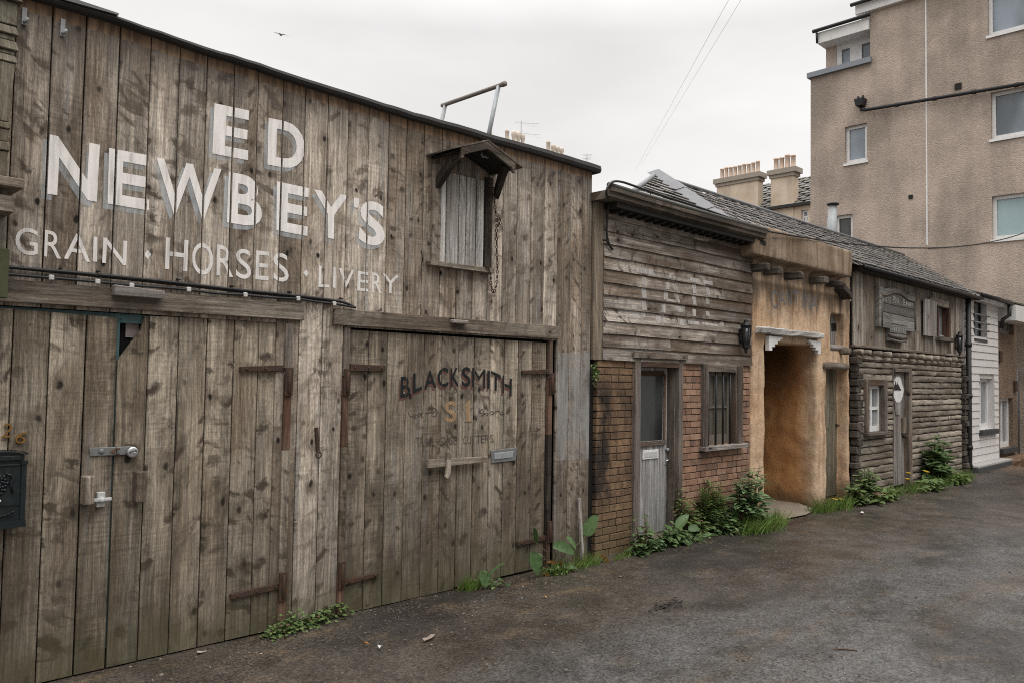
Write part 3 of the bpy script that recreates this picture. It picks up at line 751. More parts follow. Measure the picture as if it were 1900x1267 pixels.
ps.build('letter_shading', M['let_blue'], barn, yfU, gU, 0, .005, .0015)
pb.build('lettering', M['let_white'], barn, yfU, gU, 0, .0075, .0035, label='large white word NEWBEY\'S')
eds.build('lettering', M['let_white'], barn, yfU, gU, 0, .0075, .0035, label='large white word ED')
for w_, n_ in zip(words, ('GRAIN', 'HORSES', 'LIVERY')): w_.build('lettering', M['let_white2'], barn, yfU, gU, 0, .005, .0025, label='small white word ' + n_)
# pale patch of primer on the boards right of the blacksmith door
pp_ = Paint(); pp_.pxpoly([(1035.6, 654.6), (1096, 654.6), (1093.5, 849.5), (1063, 852), (1031, 855)])
M['primer'] = paint_mat('pale_grey_primer', (.40, .395, .385), wear=.45, base=.58, soft=.15, sc=.7)
pp_.build('primer_patch', M['primer'], barn, yfU, gU, 0, .006, .002)
# blacksmith lettering
yfB = yfun_planks(depB, YD)
bl = [('B', [(150, 242), (250, 238), (268, 470), (143, 492)]), ('L', [(295, 208), (396, 178), (402, 392), (290, 440)]), ('A', [(442, 178), (540, 158), (566, 368), (426, 394)]),
      ('C', [(583, 138), (706, 136), (706, 360), (583, 366)]), ('K', [(735, 145), (828, 133), (838, 354), (735, 358)]), ('S', [(868, 126), (968, 130), (968, 356), (866, 355)]),
      ('M', [(990, 136), (1145, 158), (1142, 380), (990, 358)]), ('I', [(1168, 170), (1196, 176), (1193, 386), (1166, 380)]), ('T', [(1213, 172), (1322, 225), (1318, 426), (1211, 384)]),
      ('H', [(1347, 222), (1455, 270), (1450, 475), (1343, 428)])]
M['let_black'] = paint_mat('black_lettering', (.014, .016, .017), wear=.28, base=.97, soft=.15)
M['let_red'] = paint_mat('maroon_letter_shade', (.135, .058, .050), wear=.42, base=.8, soft=.18)
M['let_gold'] = paint_mat('gold_lettering', (.42, .275, .155), wear=.405, base=.8, soft=.16)
M['let_thin'] = paint_mat('thin_black_lines', (.045, .040, .037), wear=.43, base=.85, soft=.16)
M['let_worn'] = paint_mat('worn_black_lettering', (.050, .043, .040), wear=.46, base=.85, soft=.14)
pr = Paint(); pk = Paint(); pg = Paint(); pt = Paint(); pscr = [Paint(), Paint()]; pstar = Paint()
for ch, q in bl:
    pk.glyph(ch, zq(q, Z5), YD, -.002 if ch == 'M' else .016); pr.glyph(ch, zq(q, Z5), YD, -.004 if ch == 'M' else .010, d=(-.014, -.026))
for ch, q, e_ in (('S', [(668, 530), (800, 530), (806, 775), (660, 775)], .02), ): pg.glyph(ch, zq(q, Z5), YD, e_)
pone = Paint(); pone.pxpoly(zq([(893, 600), (945, 522), (962, 522), (965, 745), (988, 768), (893, 771), (921, 748), (916, 590)], Z5), YD)
pt.ribbon(zq([(893, 774), (988, 772)], Z5), .006, YD)
for xo in (722, 752): pt.ribbon(zq([(xo, 478), (xo, 520)], Z5), .005, YD); pt.ribbon(zq([(xo - 4, 780), (xo - 5, 815)], Z5), .005, YD); pt.ribbon(zq([(xo - 2, 570), (xo - 2, 630)], Z5), .006, YD); pt.ribbon(zq([(xo - 3, 680), (xo - 4, 735)], Z5), .006, YD)
for q in ([(236, 650), (255, 712), (290, 712), (305, 680), (330, 690), (318, 730), (300, 722)], [(330, 700), (375, 665), (395, 690), (400, 725), (425, 715)], [(345, 720), (385, 690), (420, 655)],
          [(470, 640), (500, 600), (540, 610), (580, 640), (575, 690), (535, 710), (505, 690), (530, 672)], [(440, 670), (490, 665), (560, 650)],
          [(1065, 690), (1075, 640), (1110, 620), (1125, 650), (1095, 680), (1065, 640), (1075, 610)], [(1090, 705), (1130, 675), (1165, 660), (1180, 695), (1150, 690), (1120, 670)],
          [(1190, 690), (1215, 640), (1240, 650), (1235, 680), (1205, 690)], [(1235, 680), (1280, 640), (1310, 650), (1325, 690), (1355, 680), (1352, 650), (1335, 655)]):
    pscr[0 if q[0][0] < 900 else 1].ribbon(zq(q, Z5), .0075, YD)
pt.ribbon(zq([(775, 408), (782, 386), (800, 388), (808, 410), (795, 430), (778, 422), (775, 408)], Z5), .006, YD)
for k in range(5):
    a = PI / 2 + k * 4 * PI / 5; b = a + 4 * PI / 5
    pstar.ribbon(zq([(1580 + 22 * math.cos(a), 462 - 34 * math.sin(a)), (1580 + 22 * math.cos(b), 462 - 34 * math.sin(b))], Z5), .006, YD)
def word(P_, txt, tl_, tr_, br_, bl_, Z, Y, emb=0.0, wid=None):
    wd = {'I': .35, '-': .6, ' ': .6, 'L': .85, "'": .35, 'M': 1.25, 'W': 1.35}
    tot = sum(wd.get(c, 1.0) + .22 for c in txt); t = 0.0
    for c in txt:
        w = wd.get(c, 1.0); u0, u1 = t / tot, (t + w) / tot; t += w + .22
        if c == ' ': continue
        A = Vector(tl_).lerp(Vector(tr_), u0); B_ = Vector(tl_).lerp(Vector(tr_), u1); C_ = Vector(bl_).lerp(Vector(br_), u1); D_ = Vector(bl_).lerp(Vector(br_), u0)
        if c in "-": A, D_ = A.lerp(D_, .45), A.lerp(D_, .55); B_, C_ = B_.lerp(C_, .45), B_.lerp(C_, .55)
        P_.glyph(c, zq([A, B_, C_, D_], Z), Y, emb)
pvs = []
for txt, q_ in (('TRAIL-', ((325, 955), (592, 952), (592, 1052), (335, 1068))), ('SHOE', ((608, 952), (822, 944), (822, 1038), (612, 1052))), ('CUTTERS', ((878, 942), (1250, 920), (1250, 1012), (885, 1036)))):
    pv = Paint(); word(pv, txt, *q_, Z5, YD); pvs.append((txt, pv))
cB = GB
pr.build('letter_shading', M['let_red'], leafC, yfB, cB, 0, .005, .0015)
pk.build('lettering', M['let_black'], leafC, yfB, cB, 0, .005, .003, label='black arched word BLACKSMITH with maroon shading')
pg.build('lettering', M['let_gold'], leafC, yfB, cB, 0, .005, .0025, label='gold dollar sign')
pone.build('lettering', M['let_gold'], leafC, yfB, cB, 0, .005, .0025, label='gold figure 1')
pt.build('dollar_strokes', M['let_thin'], leafC, yfB, cB, 0, .005, .0035)
for w_ in pscr: w_.build('scrollwork', M['let_thin'], leafC, yfB, cB, 0, .005, .0035)
pstar.build('painted_star', M['let_thin'], leafC, yfB, cB, 0, .005, .0035)
for txt, pv in pvs: pv.build('lettering', M['let_worn'], leafC, yfB, cB, 0, .005, .003, label='small worn black word ' + txt)

# ---- loft hatch with its little canopy
hx = PY(804, 400).x, PY(936, 400).x
sh = MB(); a0, a1 = PY(815, 400, -.005).x, PY(897.5, 400, -.005).x; zt0 = 3.52; zb0 = PY(815, 486, -.005).z
gs = [a0, lerp(a0, a1, .13), lerp(a0, a1, .41), lerp(a0, a1, .57), lerp(a0, a1, .80), a1]
planks(sh, gs, zb0, lambda x: zt0, -.02, .018, .016, .005)
sh.build('loft_shutter', M['pale_wood'], barn)
fr = MB(); fr.box(PY(803.5, 400, -.03).x, a0 - .003, -.034, -.002, zb0 - .02, 3.56, 2); fr.build('shutter_frame', M['lintel'], barn, bevel=.003)
fr = MB(); fr.box(a1 + .003, PY(913, 420, -.03).x, -.034, -.002, zb0 - .02, 3.56, 2); fr.build('shutter_frame', M['dark_wood'], barn, bevel=.003)
fr = MB(); pxbar(fr, (799, 483.5), (917, 498.5), (918, 508), (800, 492), -.07, -.002, 0); fr.build('sill', M['lintel'], barn, bevel=.004)
cx0 = PY(793, 287).x; czE = PY(793, 287).z; D_ = .345
ap = PY(906, 259.5, -D_); re = PY(970.6, 309.6, -D_); le = PY(841, 273, -D_)
zr, xr, xl, xrt = ap.z, ap.x, le.x, re.x; zl, zrt = le.z, re.z
def slope_sheet(xa, za, xb, zb_, th=.014):
    mb = MB(); vs = []
    for y in (-D_, .0):
        vs += [(xa, y, za), (xb, y, zb_), (xb, y, zb_ - th), (xa, y, za - th)]
    mb.poly(vs, [(0, 1, 2, 3), (7, 6, 5, 4), (0, 4, 5, 1), (1, 5, 6, 2), (2, 6, 7, 3), (3, 7, 4, 0)], 1)
    return mb
cano = slope_sheet(xl, zl, xr, zr).build('canopy', M['gutter_wood'], barn, label='small pitched canopy over the loft hatch')
slope_sheet(xr + .001, zr, xrt, zrt).build('canopy_slope', M['gutter_wood'], cano)
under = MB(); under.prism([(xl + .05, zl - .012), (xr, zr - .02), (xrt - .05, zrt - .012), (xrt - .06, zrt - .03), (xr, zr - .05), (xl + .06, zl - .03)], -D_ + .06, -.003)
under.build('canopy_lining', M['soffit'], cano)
bgb = MB()
def barge(xa, za, xb, zb_):
    n = 14; vs = []
    for i in range(n + 1):
        t = i / n; x = lerp(xa, xb, t); z = lerp(za, zb_, t)
        h = .062 + (.028 if t < .14 else 0) + (.010 * math.sin(t * 40) if t < .25 else 0)
        vs.append((x, z, h))
    top = [(x, z - .016) for x, z, h in vs]; bot = [(x, z - h - .016) for x, z, h in vs]
    for i in range(n): bgb.prism([bot[i], bot[i + 1], top[i + 1], top[i]], -D_ + .004, -D_ + .028, 0, .4)
barge(xl + .09, lerp(zl, zr, .09 / (xr - xl)), xr, zr); barge(xrt - .09, lerp(zrt, zr, .09 / (xrt - xr)), xr, zr)
bgb.build('bargeboard', M['gutter_wood'], cano)
for (xw, zw, xf, zf) in ((PY(809, 352, -.01).x, PY(809, 352).z, xl + .12, zl - .03), (PY(917, 372, -.01).x, PY(917, 372).z, xrt - .13, zrt - .02)):
    mb = MB(); mb.hexa([(xw - .03, -.036, zw), (xw + .03, -.036, zw), (xf + .03, -D_ + .06, zf), (xf - .03, -D_ + .06, zf), (xw - .03, -.036, zw + .09), (xw + .03, -.036, zw + .09), (xf + .03, -D_ + .13, zf + .03), (xf - .03, -D_ + .13, zf + .03)], 2)
    mb.build('canopy_bracket', M['dark_wood'], cano, bevel=.004)
hk = MB(); p = PY(897, 287, -.2); hk.tube([(p.x, -.2, p.z + .12), (p.x, -.2, p.z + .03)], .008, 6); hk.torus((p.x, -.2, p.z), .022, .009, n=12); hk.torus((p.x + .04, -.2, p.z), .02, .009, n=12); hk.build('pulley_hook', M['zinc'], cano)

# chain hanging beside the hatch
def chain(pts, name, step=.034, R=.0135, r=.0045):
    mb = MB(); P_ = [Vector(p) for p in pts]; acc = 0; k = 0
    for a, b in zip(P_, P_[1:]):
        L = (b - a).length; n = max(1, int(L / step))
        for i in range(n):
            c = a.lerp(b, (i + .5) / n); d = (b - a).normalized()
            rot = Vector((0, 0, 1)).rotation_difference(d).to_matrix() @ Matrix.Rotation((k % 2) * PI / 2 + .4, 3, 'Z')
            mb.torus(c, R * .8, r, rot, 8, 5, 1.5); k += 1
    return mb
cz = lambda x, y, Y=-.06: tuple(PY(x, y, Y))
pts1 = [cz(908, 352), cz(909.5, 400), cz(910, 440), cz(909, 470)]
pts2 = [cz(913, 350, -.08), cz(917, 372, -.08), cz(920, 398, -.08), cz(925, 402, -.08), cz(930, 412, -.08), cz(923, 422, -.08), cz(928, 410, -.09), cz(922, 404, -.09), cz(921, 425, -.08), cz(922, 470, -.08), cz(923, 500, -.08), cz(922, 528, -.08), cz(915.5, 545, -.08), cz(911, 530, -.08), cz(910, 512, -.085), cz(906, 496, -.085), cz(901, 495, -.085)]
mb = chain(pts1, 'chain')
p = PY(910.5, 349, -.06); mb.tube([(p.x - .02, -.05, p.z + .03), (p.x - .005, -.03, p.z + .015), (p.x + .03, -.08, p.z + .002)], .007, 6)
tag(mb.build('chain', M['iron_rust']), 'shorter straight rusty chain hanging close to the loft shutter', 'chain', 'rusty chains beside the loft hatch')
mb = chain(pts2, 'chain')
tag(mb.build('chain', M['iron_rust']), 'longer rusty chain knotted halfway and looping below the loft sill', 'chain', 'rusty chains beside the loft hatch')

# cables along the barn
def cab(pts, Y, r):
    o = [Vector(PY(*p, Y)) for p in pts]
    for _ in range(2):
        n = [o[0]]
        for a, b in zip(o, o[1:]): n += [a.lerp(b, .25), a.lerp(b, .75)]
        o = n + [o[-1]]
    return o
mb = MB(); mb.tube(cab([(-70, 487), (18.7, 496.5), (183, 510), (332, 525.5), (432, 537.5), (539, 548), (600, 555), (640, 561), (660, 571.5)], -.03, .011), .010, 8)
mb.tube(cab([(-70, 489), (183, 513.5), (332, 529.5), (432, 541), (539, 551.5), (620, 560)], -.012, .008), .007, 6)
for px in ((183, 508), (332, 523), (432, 535), (539, 546), (634, 558)):
    p = PY(*px, -.035); mb.tube([(p.x, -.001, p.z + .018), (p.x, -.045, p.z + .012)], .008, 6)
tag(mb.build('wall_cable', M['cable']), 'thick black cable clipped along the barn under the painted words', 'cable')
lowc = thing('wall_cable', 'thinner sagging black cable pinned just below the thick one on the barn', 'cable', PY(300, 535, -.045))
mb = MB(); lp = [(-70, 503), (17, 509.5), (90, 515.5), (183, 523.5), (244, 530), (349, 537.5), (400, 545), (455, 547.5), (505, 553), (553, 554.5), (590, 561), (621, 564), (659, 571)]
mb.tube(cab(lp, -.046, .009), .0085, 8); mb.build('cable_run', M['cable'], lowc)
for px in ((95, 515.5), (181, 523), (244, 530), (350, 537.5), (455, 547.5), (553, 554.5), (620, 564)):
    p = PY(*px, -.046); mb = MB(); mb.box(p.x - .014, p.x + .014, -.058, -.036, p.z - .015, p.z + .015); mb.build('cable_clip', M['clip'], lowc, bevel=.004)

# handrail frame on the barn roof
hr = thing('roof_handrail', 'grey metal handrail frame standing on the barn roof', 'handrail', PY(905, 248, .1))
A = PY(925, 161, .1); Lp = Vector((A.x, .87, A.z)); base = PY(905, 249, .1); lean = A.x - base.x
mb = MB(); mb.tube([(base.x - .02, .1, 3.86), (A.x, .1, A.z)], .020, 8); mb.build('post', M['zinc'], hr)
mb = MB(); mb.tube([(Lp.x - lean * 1.1, .87, 3.88), (Lp.x, .87, Lp.z)], .020, 8); mb.build('post', M['zinc'], hr)
mb = MB(); mb.tube([(A.x + .01, .04, A.z + .01), (Lp.x, .92, Lp.z + .01)], .021, 8); mb.tube([(A.x + .01, .02, A.z + .01), (A.x + .01, .06, A.z + .01)], .026, 8); mb.build('rail', plain('rusting_tube', (.22, .20, .18), .6, .4, var=.4, sc=20, dirt=(.16, .08, .04), dirtf=.6), hr)

# ------------------------------------------------------------------ mailbox, porch at the left edge
mbx = thing('mailbox', 'dark green cast metal post box with crest, fixed on the left barn door', 'mailbox', PY(10, 900, -.05))
a, b = PY(50, 842, -.085), PY(48, 968, -.085); mx1 = a.x; mx0 = mx1 - .25; mz1, mz0 = a.z, b.z; mc = (mx0 + mx1) / 2
arch = [(mx0 + .01, mz0), (mx1 - .01, mz0), (mx1 - .01, mz1)] + [(mc + math.cos(t) * (mx1 - mc - .01), mz1 + .02 * math.sin(t)) for t in [PI * k / 8 for k in range(1, 8)]] + [(mx0 + .01, mz1)]
mb = MB(); mb.prism(arch, -.085, YD); mb.build('box_body', M['post_green'], mbx, bevel=.004)
mb = MB()
mb.box(mx0 - .004, mx1 + .004, -.097, -.0855, mz0 - .004, mz0 + .016); mb.box(mx0 - .004, mx1 + .006, -.1, YD - .002, mz0 - .022, mz0 - .0045)
for x in (mx0 + .012, mx1 - .012): mb.box(x - .012, x + .012, -.096, -.0856, mz0 + .018, mz1 - .055); mb.box(x - .016, x + .016, -.102, -.0857, mz1 - .054, mz1 - .034)
n = 12
for k in range(n):
    t0, t1 = PI * k / n, PI * (k + 1) / n
    f = lambda t, r: (mc + math.cos(t) * (mx1 - mc) * r, mz1 + .03 * math.sin(t) * r)
    mb.prism([f(t0, .93), f(t0, 1.04), f(t1, 1.04), f(t1, .93)], -.105, -.0858)
mb.build('box_trim', M['post_green'], mbx)
mb = MB(); mb.box(mx0 + .03, mx1 - .03, -.099, -.0861, mz1 - .03, mz1 - .004); mb.box(mx0 + .028, mx1 - .028, -.092, -.0862, mz1 - .062, mz1 - .05); mb.build('letter_flap', M['post_green'], mbx, bevel=.003)
mb = MB(); zc_ = (mz0 + mz1) / 2 + .03
for k in range(26):
    an = k * 2.4; r_ = .006 * math.sqrt(k) * 1.15
    mb.lathe((mc + math.cos(an) * r_ * 1.1, -.086, zc_ + math.sin(an) * r_ * 1.5), [(.003, -.012), (.009, -.006), (.011, 0)], 7, 1)
for s_ in (-1, 1):
    mb.tube([(mc + s_ * .025, -.092, zc_ + .06), (mc + s_ * .06, -.095, zc_ + .045), (mc + s_ * .05, -.092, zc_), (mc + s_ * .062, -.092, zc_ - .05)], .006, 6)
mb.build('crest', M['post_green'], mbx)
mb = MB(); zd = mz0 + .085
mb.box(mx0 + .026, mx1 - .026, -.092, -.0863, zd + .018, zd + .026)
for k in range(8):
    t0, t1 = k / 8, (k + 1) / 8; g_ = lambda t: (lerp(mc - .07, mc + .07, t), zd - .016 - .022 * math.sin(PI * t) + .02)
    p0, p1 = g_(t0), g_(t1); mb.tube([(p0[0], -.095, p0[1] - .02), (p1[0], -.095, p1[1] - .02)], .005, 6)
mb.box(mc - .07, mc + .07, -.093, -.0864, zd - .04, zd - .032); mb.build('door_trim', M['post_green'], mbx)
mb = MB(); p = (mc, -.0935, zd + .045); mb.lathe(p, [(.008, -.006), (.011, .007)], 10, 1); mb.build('lock', M['steel'], mbx)

porch = thing('porch', 'mossy carved porch post and shelf timbers at the left end of the barn', 'porch', (.95, -.28, 1.9))
YP = -.28
prx = lambda px, py: PY(px, py, YP).x
mb = MB()
def sqsec(z0, z1, h0, h1, cx): 
    mb.hexa([(cx - h0, YP - h0 + .05, z0), (cx + h0, YP - h0 + .05, z0), (cx + h1, YP - h1 + .05, z1), (cx - h1, YP - h1 + .05, z1), (cx - h0, YP + h0 + .05, z0), (cx + h0, YP + h0 + .05, z0), (cx + h1, YP + h1 + .05, z1), (cx - h1, YP + h1 + .05, z1)], 2, .5)
def zz(py): return PY(25, py, YP).z
px_r = prx(35, 40); hh = .062; pcx = px_r - hh
for (y1_, y0_, ha, hb) in ((-60, 0, hh, hh), (0, 4, hh + .012, hh + .012), (5, 48, hh - .008, hh - .008), (50, 66, hh + .002, hh - .01), (67, 77, hh - .014, hh - .014), (78, 95, hh + .004, hh - .008), (96, 103, hh - .012, hh - .012),
                            (104, 118, hh, hh - .01), (119, 228, hh - .024, hh - .008), (230, 241, hh - .014, hh - .014), (242, 265, hh - .024, hh - .022), (266, 282, hh - .012, hh - .016), (283, 330, hh - .02, hh - .022)):
    sqsec(zz(y0_), zz(y1_), ha, hb, pcx)
mb.build('turned_post', M['moss_wood'], porch, bevel=.004)
mb = MB(); p, q = PY(43, 334, -.36), PY(43, 352, -.36); mb.box(.45, p.x, -.38, -.10, q.z, p.z, 0); mb.build('rail', M['lintel'], porch, bevel=.004)
mb = MB(); p, q = PY(26, 366, -.33), PY(24, 396, -.33); mb.box(.45, p.x, -.35, -.10, q.z, p.z, 0); mb.build('rail', M['lintel'], porch, bevel=.004)
mb = MB(); p, q = PY(14, 352, -.30), PY(14, 366, -.30); mb.box(p.x - .08, p.x, -.30, -.12, q.z, p.z + .002, 2); mb.build('bracket', M['moss_wood'], porch)
mb = MB(); p, q = PY(17.5, 463, -.2), PY(15, 554, -.2); mb.box(.5, p.x, -.21, -.16, q.z, p.z, 2); mb.build('green_board', M['green_board'], porch, bevel=.004)
mb = MB(); mb.box(.5, .56, -.3, -.1, GZ, 4.2, 2); mb.box(.5, PY(10, 420, -.12).x, -.15, -.12, PY(10, 470, -.12).z, PY(10, 398, -.12).z, 2); mb.build('side_post', M['moss_wood'], porch)

# ------------------------------------------------------------------ JAIL
jail = thing('jail_building', 'narrow clapboard and brick building painted JAIL beside the barn', 'building', (7.9, 0, GZ))
JX0, JX1 = PY(1117.5, 500).x, PY(1393, 600).x
zT, zB = 3.66, PY(1117, 667).z
nb = 12; ph = (PY(1117.8, 404).z - zB) / 11
def clapdep(x, z):
    k = (z - zB) / ph; fr_ = k - math.floor(k)
    return -.030 + .020 * fr_
mb = MB()
for k in range(14):
    z0, z1 = zB + ph * k, min(zB + ph * (k + 1) + .01, 3.68)
    if z0 > 3.64: break
    cuts = [JX0]; 
    if k % 3 == 1: cuts.append(JX0 + rng.uniform(.9, 2.2))
    if k % 4 == 2: cuts.append(JX0 + rng.uniform(.5, 2.5))
    cuts = sorted(cuts) + [JX1]
    for xa, xb in zip(cuts, cuts[1:]):
        r_ = rng.random(); sag = rng.uniform(-.005, .005); tw = rng.uniform(-.004, .004)
        n = 8; vs = []
        for i in range(n + 1):
            x = lerp(xa + .001, xb - .001, i / n); zz_ = z0 + sag * math.sin(PI * i / n) + rng.uniform(-.0015, .0015); yy = -.030 + tw * (i / n - .5)
            vs.append([(x, yy, zz_), (x, yy + .02, z1), (x, .03, z1), (x, .02, zz_)])
        for a, b in zip(vs, vs[1:]):
            for j in range(4):
                pts = [a[j], b[j], b[(j + 1) % 4], a[(j + 1) % 4]]
                mb.face(pts, wuv=[(c[2] + c[1] + k, c[0], r_ * 37) for c in pts], ext=[(5, 5, r_)] * 4)
        for e_ in (vs[0], vs[-1]): mb.face(e_, 0, r_)
mb.build('clapboard_wall', M['clap'], jail)
mb = MB(); mb.box(JX0 + .01, JX1 - .01, .05, .09, zB - .02, 3.7); mb.build('wall_backing', M['black'], jail)
mb = MB(); a, b = PY(1104.5, 500, .0).x, PY(1117, 500, .0).x; mb.box(BX1 + .02, b - .002, -.02, .06, 1.98, 3.62, 2); mb.build('corner_post', M['blond'], jail, bevel=.004)
# brick ground floor
M['brick'] = None
def brickmat():
    t = NT('weathered_brick'); p = t.pos(); x, y, z = t.sep(p); ext = t.attr('ext'); rnd = t.sep(ext)[2]
    r2 = t.math('FRACT', t.mul(rnd, 7.7)); 
    c = t.ramp(rnd, [(0, (.21, .12, .084)), (.3, (.305, .178, .118)), (.6, (.35, .218, .152)), (.85, (.27, .165, .115)), (1, (.165, .108, .085))])
    left = t.mr(x, 6.95, 7.7, 1, 0)
    c = t.mix(t.mul(left, .8), c, t.mix(r2, (.20, .132, .074), (.14, .088, .052)))
    n = t.noise(p, 9, 5, .65); n2 = t.noise(p, 60, 3)
    c = t.mix(1, c, t.gray(t.mr(t.add(t.mul(n, .5), t.mul(n2, .5)), .3, .7, .62, 1.3)), 'MULTIPLY')
    soot = t.noise(t.scale(p, (3.2, 1, 1.5)), 1, 5, .6)
    sx = t.mul(t.mr(x, 6.45, 7.0, 1, .55), t.mul(t.mr(x, 6.9, 7.6, 1, .12), t.mul(t.mr(z, .25, .7), t.mr(z, 1.95, 1.55))))
    c = t.mix(t.mul(t.mr(soot, .40, .58), t.mul(sx, .95)), c, (.022, .018, .016))
    gz = t.mul(t.mr(t.add(z, t.mul(t.sub(n, .5), .5)), .0, .55, 1, 0), .6)
    c = t.mix(gz, c, (.085, .07, .035))
    t.bump(t.add(n2, n), .5, .008)
    return t.out(c, .88, spec=.2)
M['brick'] = brickmat()
M['mortar'] = plain('dark_mortar', (.085, .070, .057), .95, var=.5, sc=20)
DX0, DX1 = PY(1174, 760).x, PY(1263.5, 760).x      # door frame outer
WX0, WX1 = PY(1300, 750).x, PY(1373, 750).x        # window outer
wz0, wz1 = PY(1300, 829).z, PY(1300, 674).z
bx0 = PY(1107, 800).x; bx1 = JX1 - .005
holes = [(DX0 + .02, DX1 - .02, -1, 2.2), (WX0 + .03, WX1 - .03, wz0, wz1 - .02)]
mb = MB(); mbp = MB(); ch_ = .0745; bl_ = .232; row = 0; z = GZ
while z < zB - .005:
    h = ch_ * rng.uniform(.97, 1.03); off = (row % 2) * bl_ / 2 + rng.uniform(-.015, .015)
    x = bx0 - (bl_ - off if off > .02 else 0)
    if row % 5 == 4: unit = bl_ / 2
    else: unit = bl_
    while x < bx1:
        L = unit * rng.uniform(.95, 1.05)
        segs = [(max(x, bx0), min(x + L - .009, bx1))]
        for (h0, h1, v0, v1) in holes:
            if v0 < z + h / 2 < v1:
                ns = []
                for s0, s1 in segs:
                    if s1 <= h0 or s0 >= h1: ns.append((s0, s1))
                    else:
                        if s0 < h0 - .02: ns.append((s0, h0))
                        if s1 > h1 + .02: ns.append((h1, s1))
                segs = ns
        for s0, s1 in segs:
            if s1 - s0 > .015:
                yf = rng.uniform(-.004, .006); tz = rng.uniform(-.002, .002)
                (mbp if s1 < (DX0 + DX1) / 2 else mb).hexa([(s0, yf, z + .001), (s1, yf + rng.uniform(-.003, .003), z + tz), (s1, yf, min(z + h - .010, zB) + tz), (s0, yf, min(z + h - .009, zB)), (s0, .1, z), (s1, .1, z), (s1, .1, min(z + h - .010, zB)), (s0, .1, min(z + h - .010, zB))])
        x += L
    z += h; row += 1
mb.build('brick_wall', M['brick'], jail, bevel=.003); mbp.build('brick_pier', M['brick'], jail, bevel=.003, label='sooty brown brick pier left of the door')
def wall_holes(mb, axis, p0, depth, u0, u1, v0, v1, holes):
    """sheet wall with openings; axis 1: facing -Y at y=p0 (u = x); axis 0: facing -X at x=p0 (u = y). Openings get reveals"""
    us = sorted({u0, u1, *[h[0] for h in holes], *[h[1] for h in holes]}); vs_ = sorted({v0, v1, *[h[2] for h in holes], *[h[3] for h in holes]})
    us = [u for u in us if u0 <= u <= u1]; vs_ = [v for v in vs_ if v0 <= v <= v1]
    P3 = (lambda u, v, d: (u, p0 + d, v)) if axis == 1 else (lambda u, v, d: (p0 + d, u, v))
    for a, b in zip(us, us[1:]):
        for c, d in zip(vs_, vs_[1:]):
            mu, mv = (a + b) / 2, (c + d) / 2
            if any(h[0] < mu < h[1] and h[2] < mv < h[3] for h in holes): continue
            mb.face([P3(a, c, 0), P3(b, c, 0), P3(b, d, 0), P3(a, d, 0)], 2, .5)
    for h in holes:
        a, b, c, d = h[:4]
        for q in (((a, c), (b, c)), ((b, c), (b, d)), ((b, d), (a, d)), ((a, d), (a, c))):
            mb.face([P3(*q[0], 0), P3(*q[1], 0), P3(*q[1], depth), P3(*q[0], depth)], 2, .5)
mb = MB(); wall_holes(mb, 1, .014, .1, bx0 + .002, bx1 - .002, GZ, zB, [(DX0 + .02, DX1 - .02, GZ - 1, 2.2), (WX0 + .03, WX1 - .03, wz0, wz1 - .02)])
mb.build('mortar_bed', M['mortar'], jail)
mb = MB(); mb.box(bx0 + .01, DX0 + .03, .11, .14, GZ, zB); mb.box(DX1 - .03, bx1, .11, .14, GZ, wz0); mb.box(BX1 + .002, bx0, .05, .1, GZ, 2.0); mb.build('wall_backing', M['black'], jail)
# threshold, door frame, door
dtop = PY(1180, 664).z; din = PY(1185, 680).z
iX0, iX1 = PY(1185, 760).x, PY(1255.8, 760).x
mb = MB(); mb.box(DX0, iX0, -.03, .10, GZ, dtop - .004, 2); mb.box(iX0, iX0 + .012, .02, .13, GZ, din, 2); mb.build('door_frame', M['frame_wood'], jail, bevel=.004)
mb = MB(); mb.box(iX1, DX1, -.03, .10, GZ, dtop - .004, 2); mb.box(iX1 - .012, iX1, .02, .15, GZ, din, 2); mb.build('door_frame', M['frame_wood'], jail, bevel=.004)
mb = MB(); mb.box(iX0 + .001, iX1 - .001, -.026, .16, din, dtop - .004, 0); mb.build('door_head', M['rust_wood'], jail, bevel=.004)
mb = MB(); mb.box(DX0 - .05, DX1 + .06, -.055, -.0305, PY(1170, 663).z, PY(1170, 651).z, 0); mb.build('head_board', M['clap'], jail, bevel=.003)
ly = .125
lx0, lx1 = iX0 + .014, iX1 - .014; gz0 = PY(1200, 818, ly).z; gz1 = PY(1200, 697, ly).z; zth = .06
mb = MB(); wall_holes(mb, 1, ly, .03, lx0, lx1, zth, din - .003, [(lx0 + .05, lx1 - .075, gz0, gz1)])
mb.box(lx0, lx1, ly + .031, ly + .04, zth, gz0 - .01, 2)
jd = mb.build('door', M['pale_door'], jail, label='half-glazed door with pale flaking lower panel')
mb = MB(); mb.box(lx0 + .05, lx1 - .075, ly + .012, ly + .018, gz0, gz1); mb.build('glass', M['glass_dark'], jd)
mb = MB(); mb.box(lx1 - .073, lx1 - .042, ly - .012, ly - .001, gz0 - .02, gz1 + .03, 2); mb.box(lx0 + .05, lx1 - .074, ly - .010, ly - .001, gz1, gz1 + .06, 0); mb.build('glazing_bead', M['rust_wood'], jd)
mb = MB(); mb.box(lx0 + .02, lx1 - .05, ly - .028, ly - .001, gz0 - .052, gz0 - .002, 0); mb.build('weather_rail', M['frame_wood'], jd, bevel=.004)
a, b = PY(1191, 835, ly), PY(1220, 849, ly); mb = MB(); mb.box(a.x, b.x, ly - .014, ly - .001, b.z, a.z); jl = mb.build('letter_plate', M['white_paint'], jd, bevel=.003)
mb = MB(); mb.box(a.x + .03, b.x - .03, ly - .018, ly - .0145, b.z + .022, a.z - .022); mb.build('letter_flap', M['white_pl'], jd)
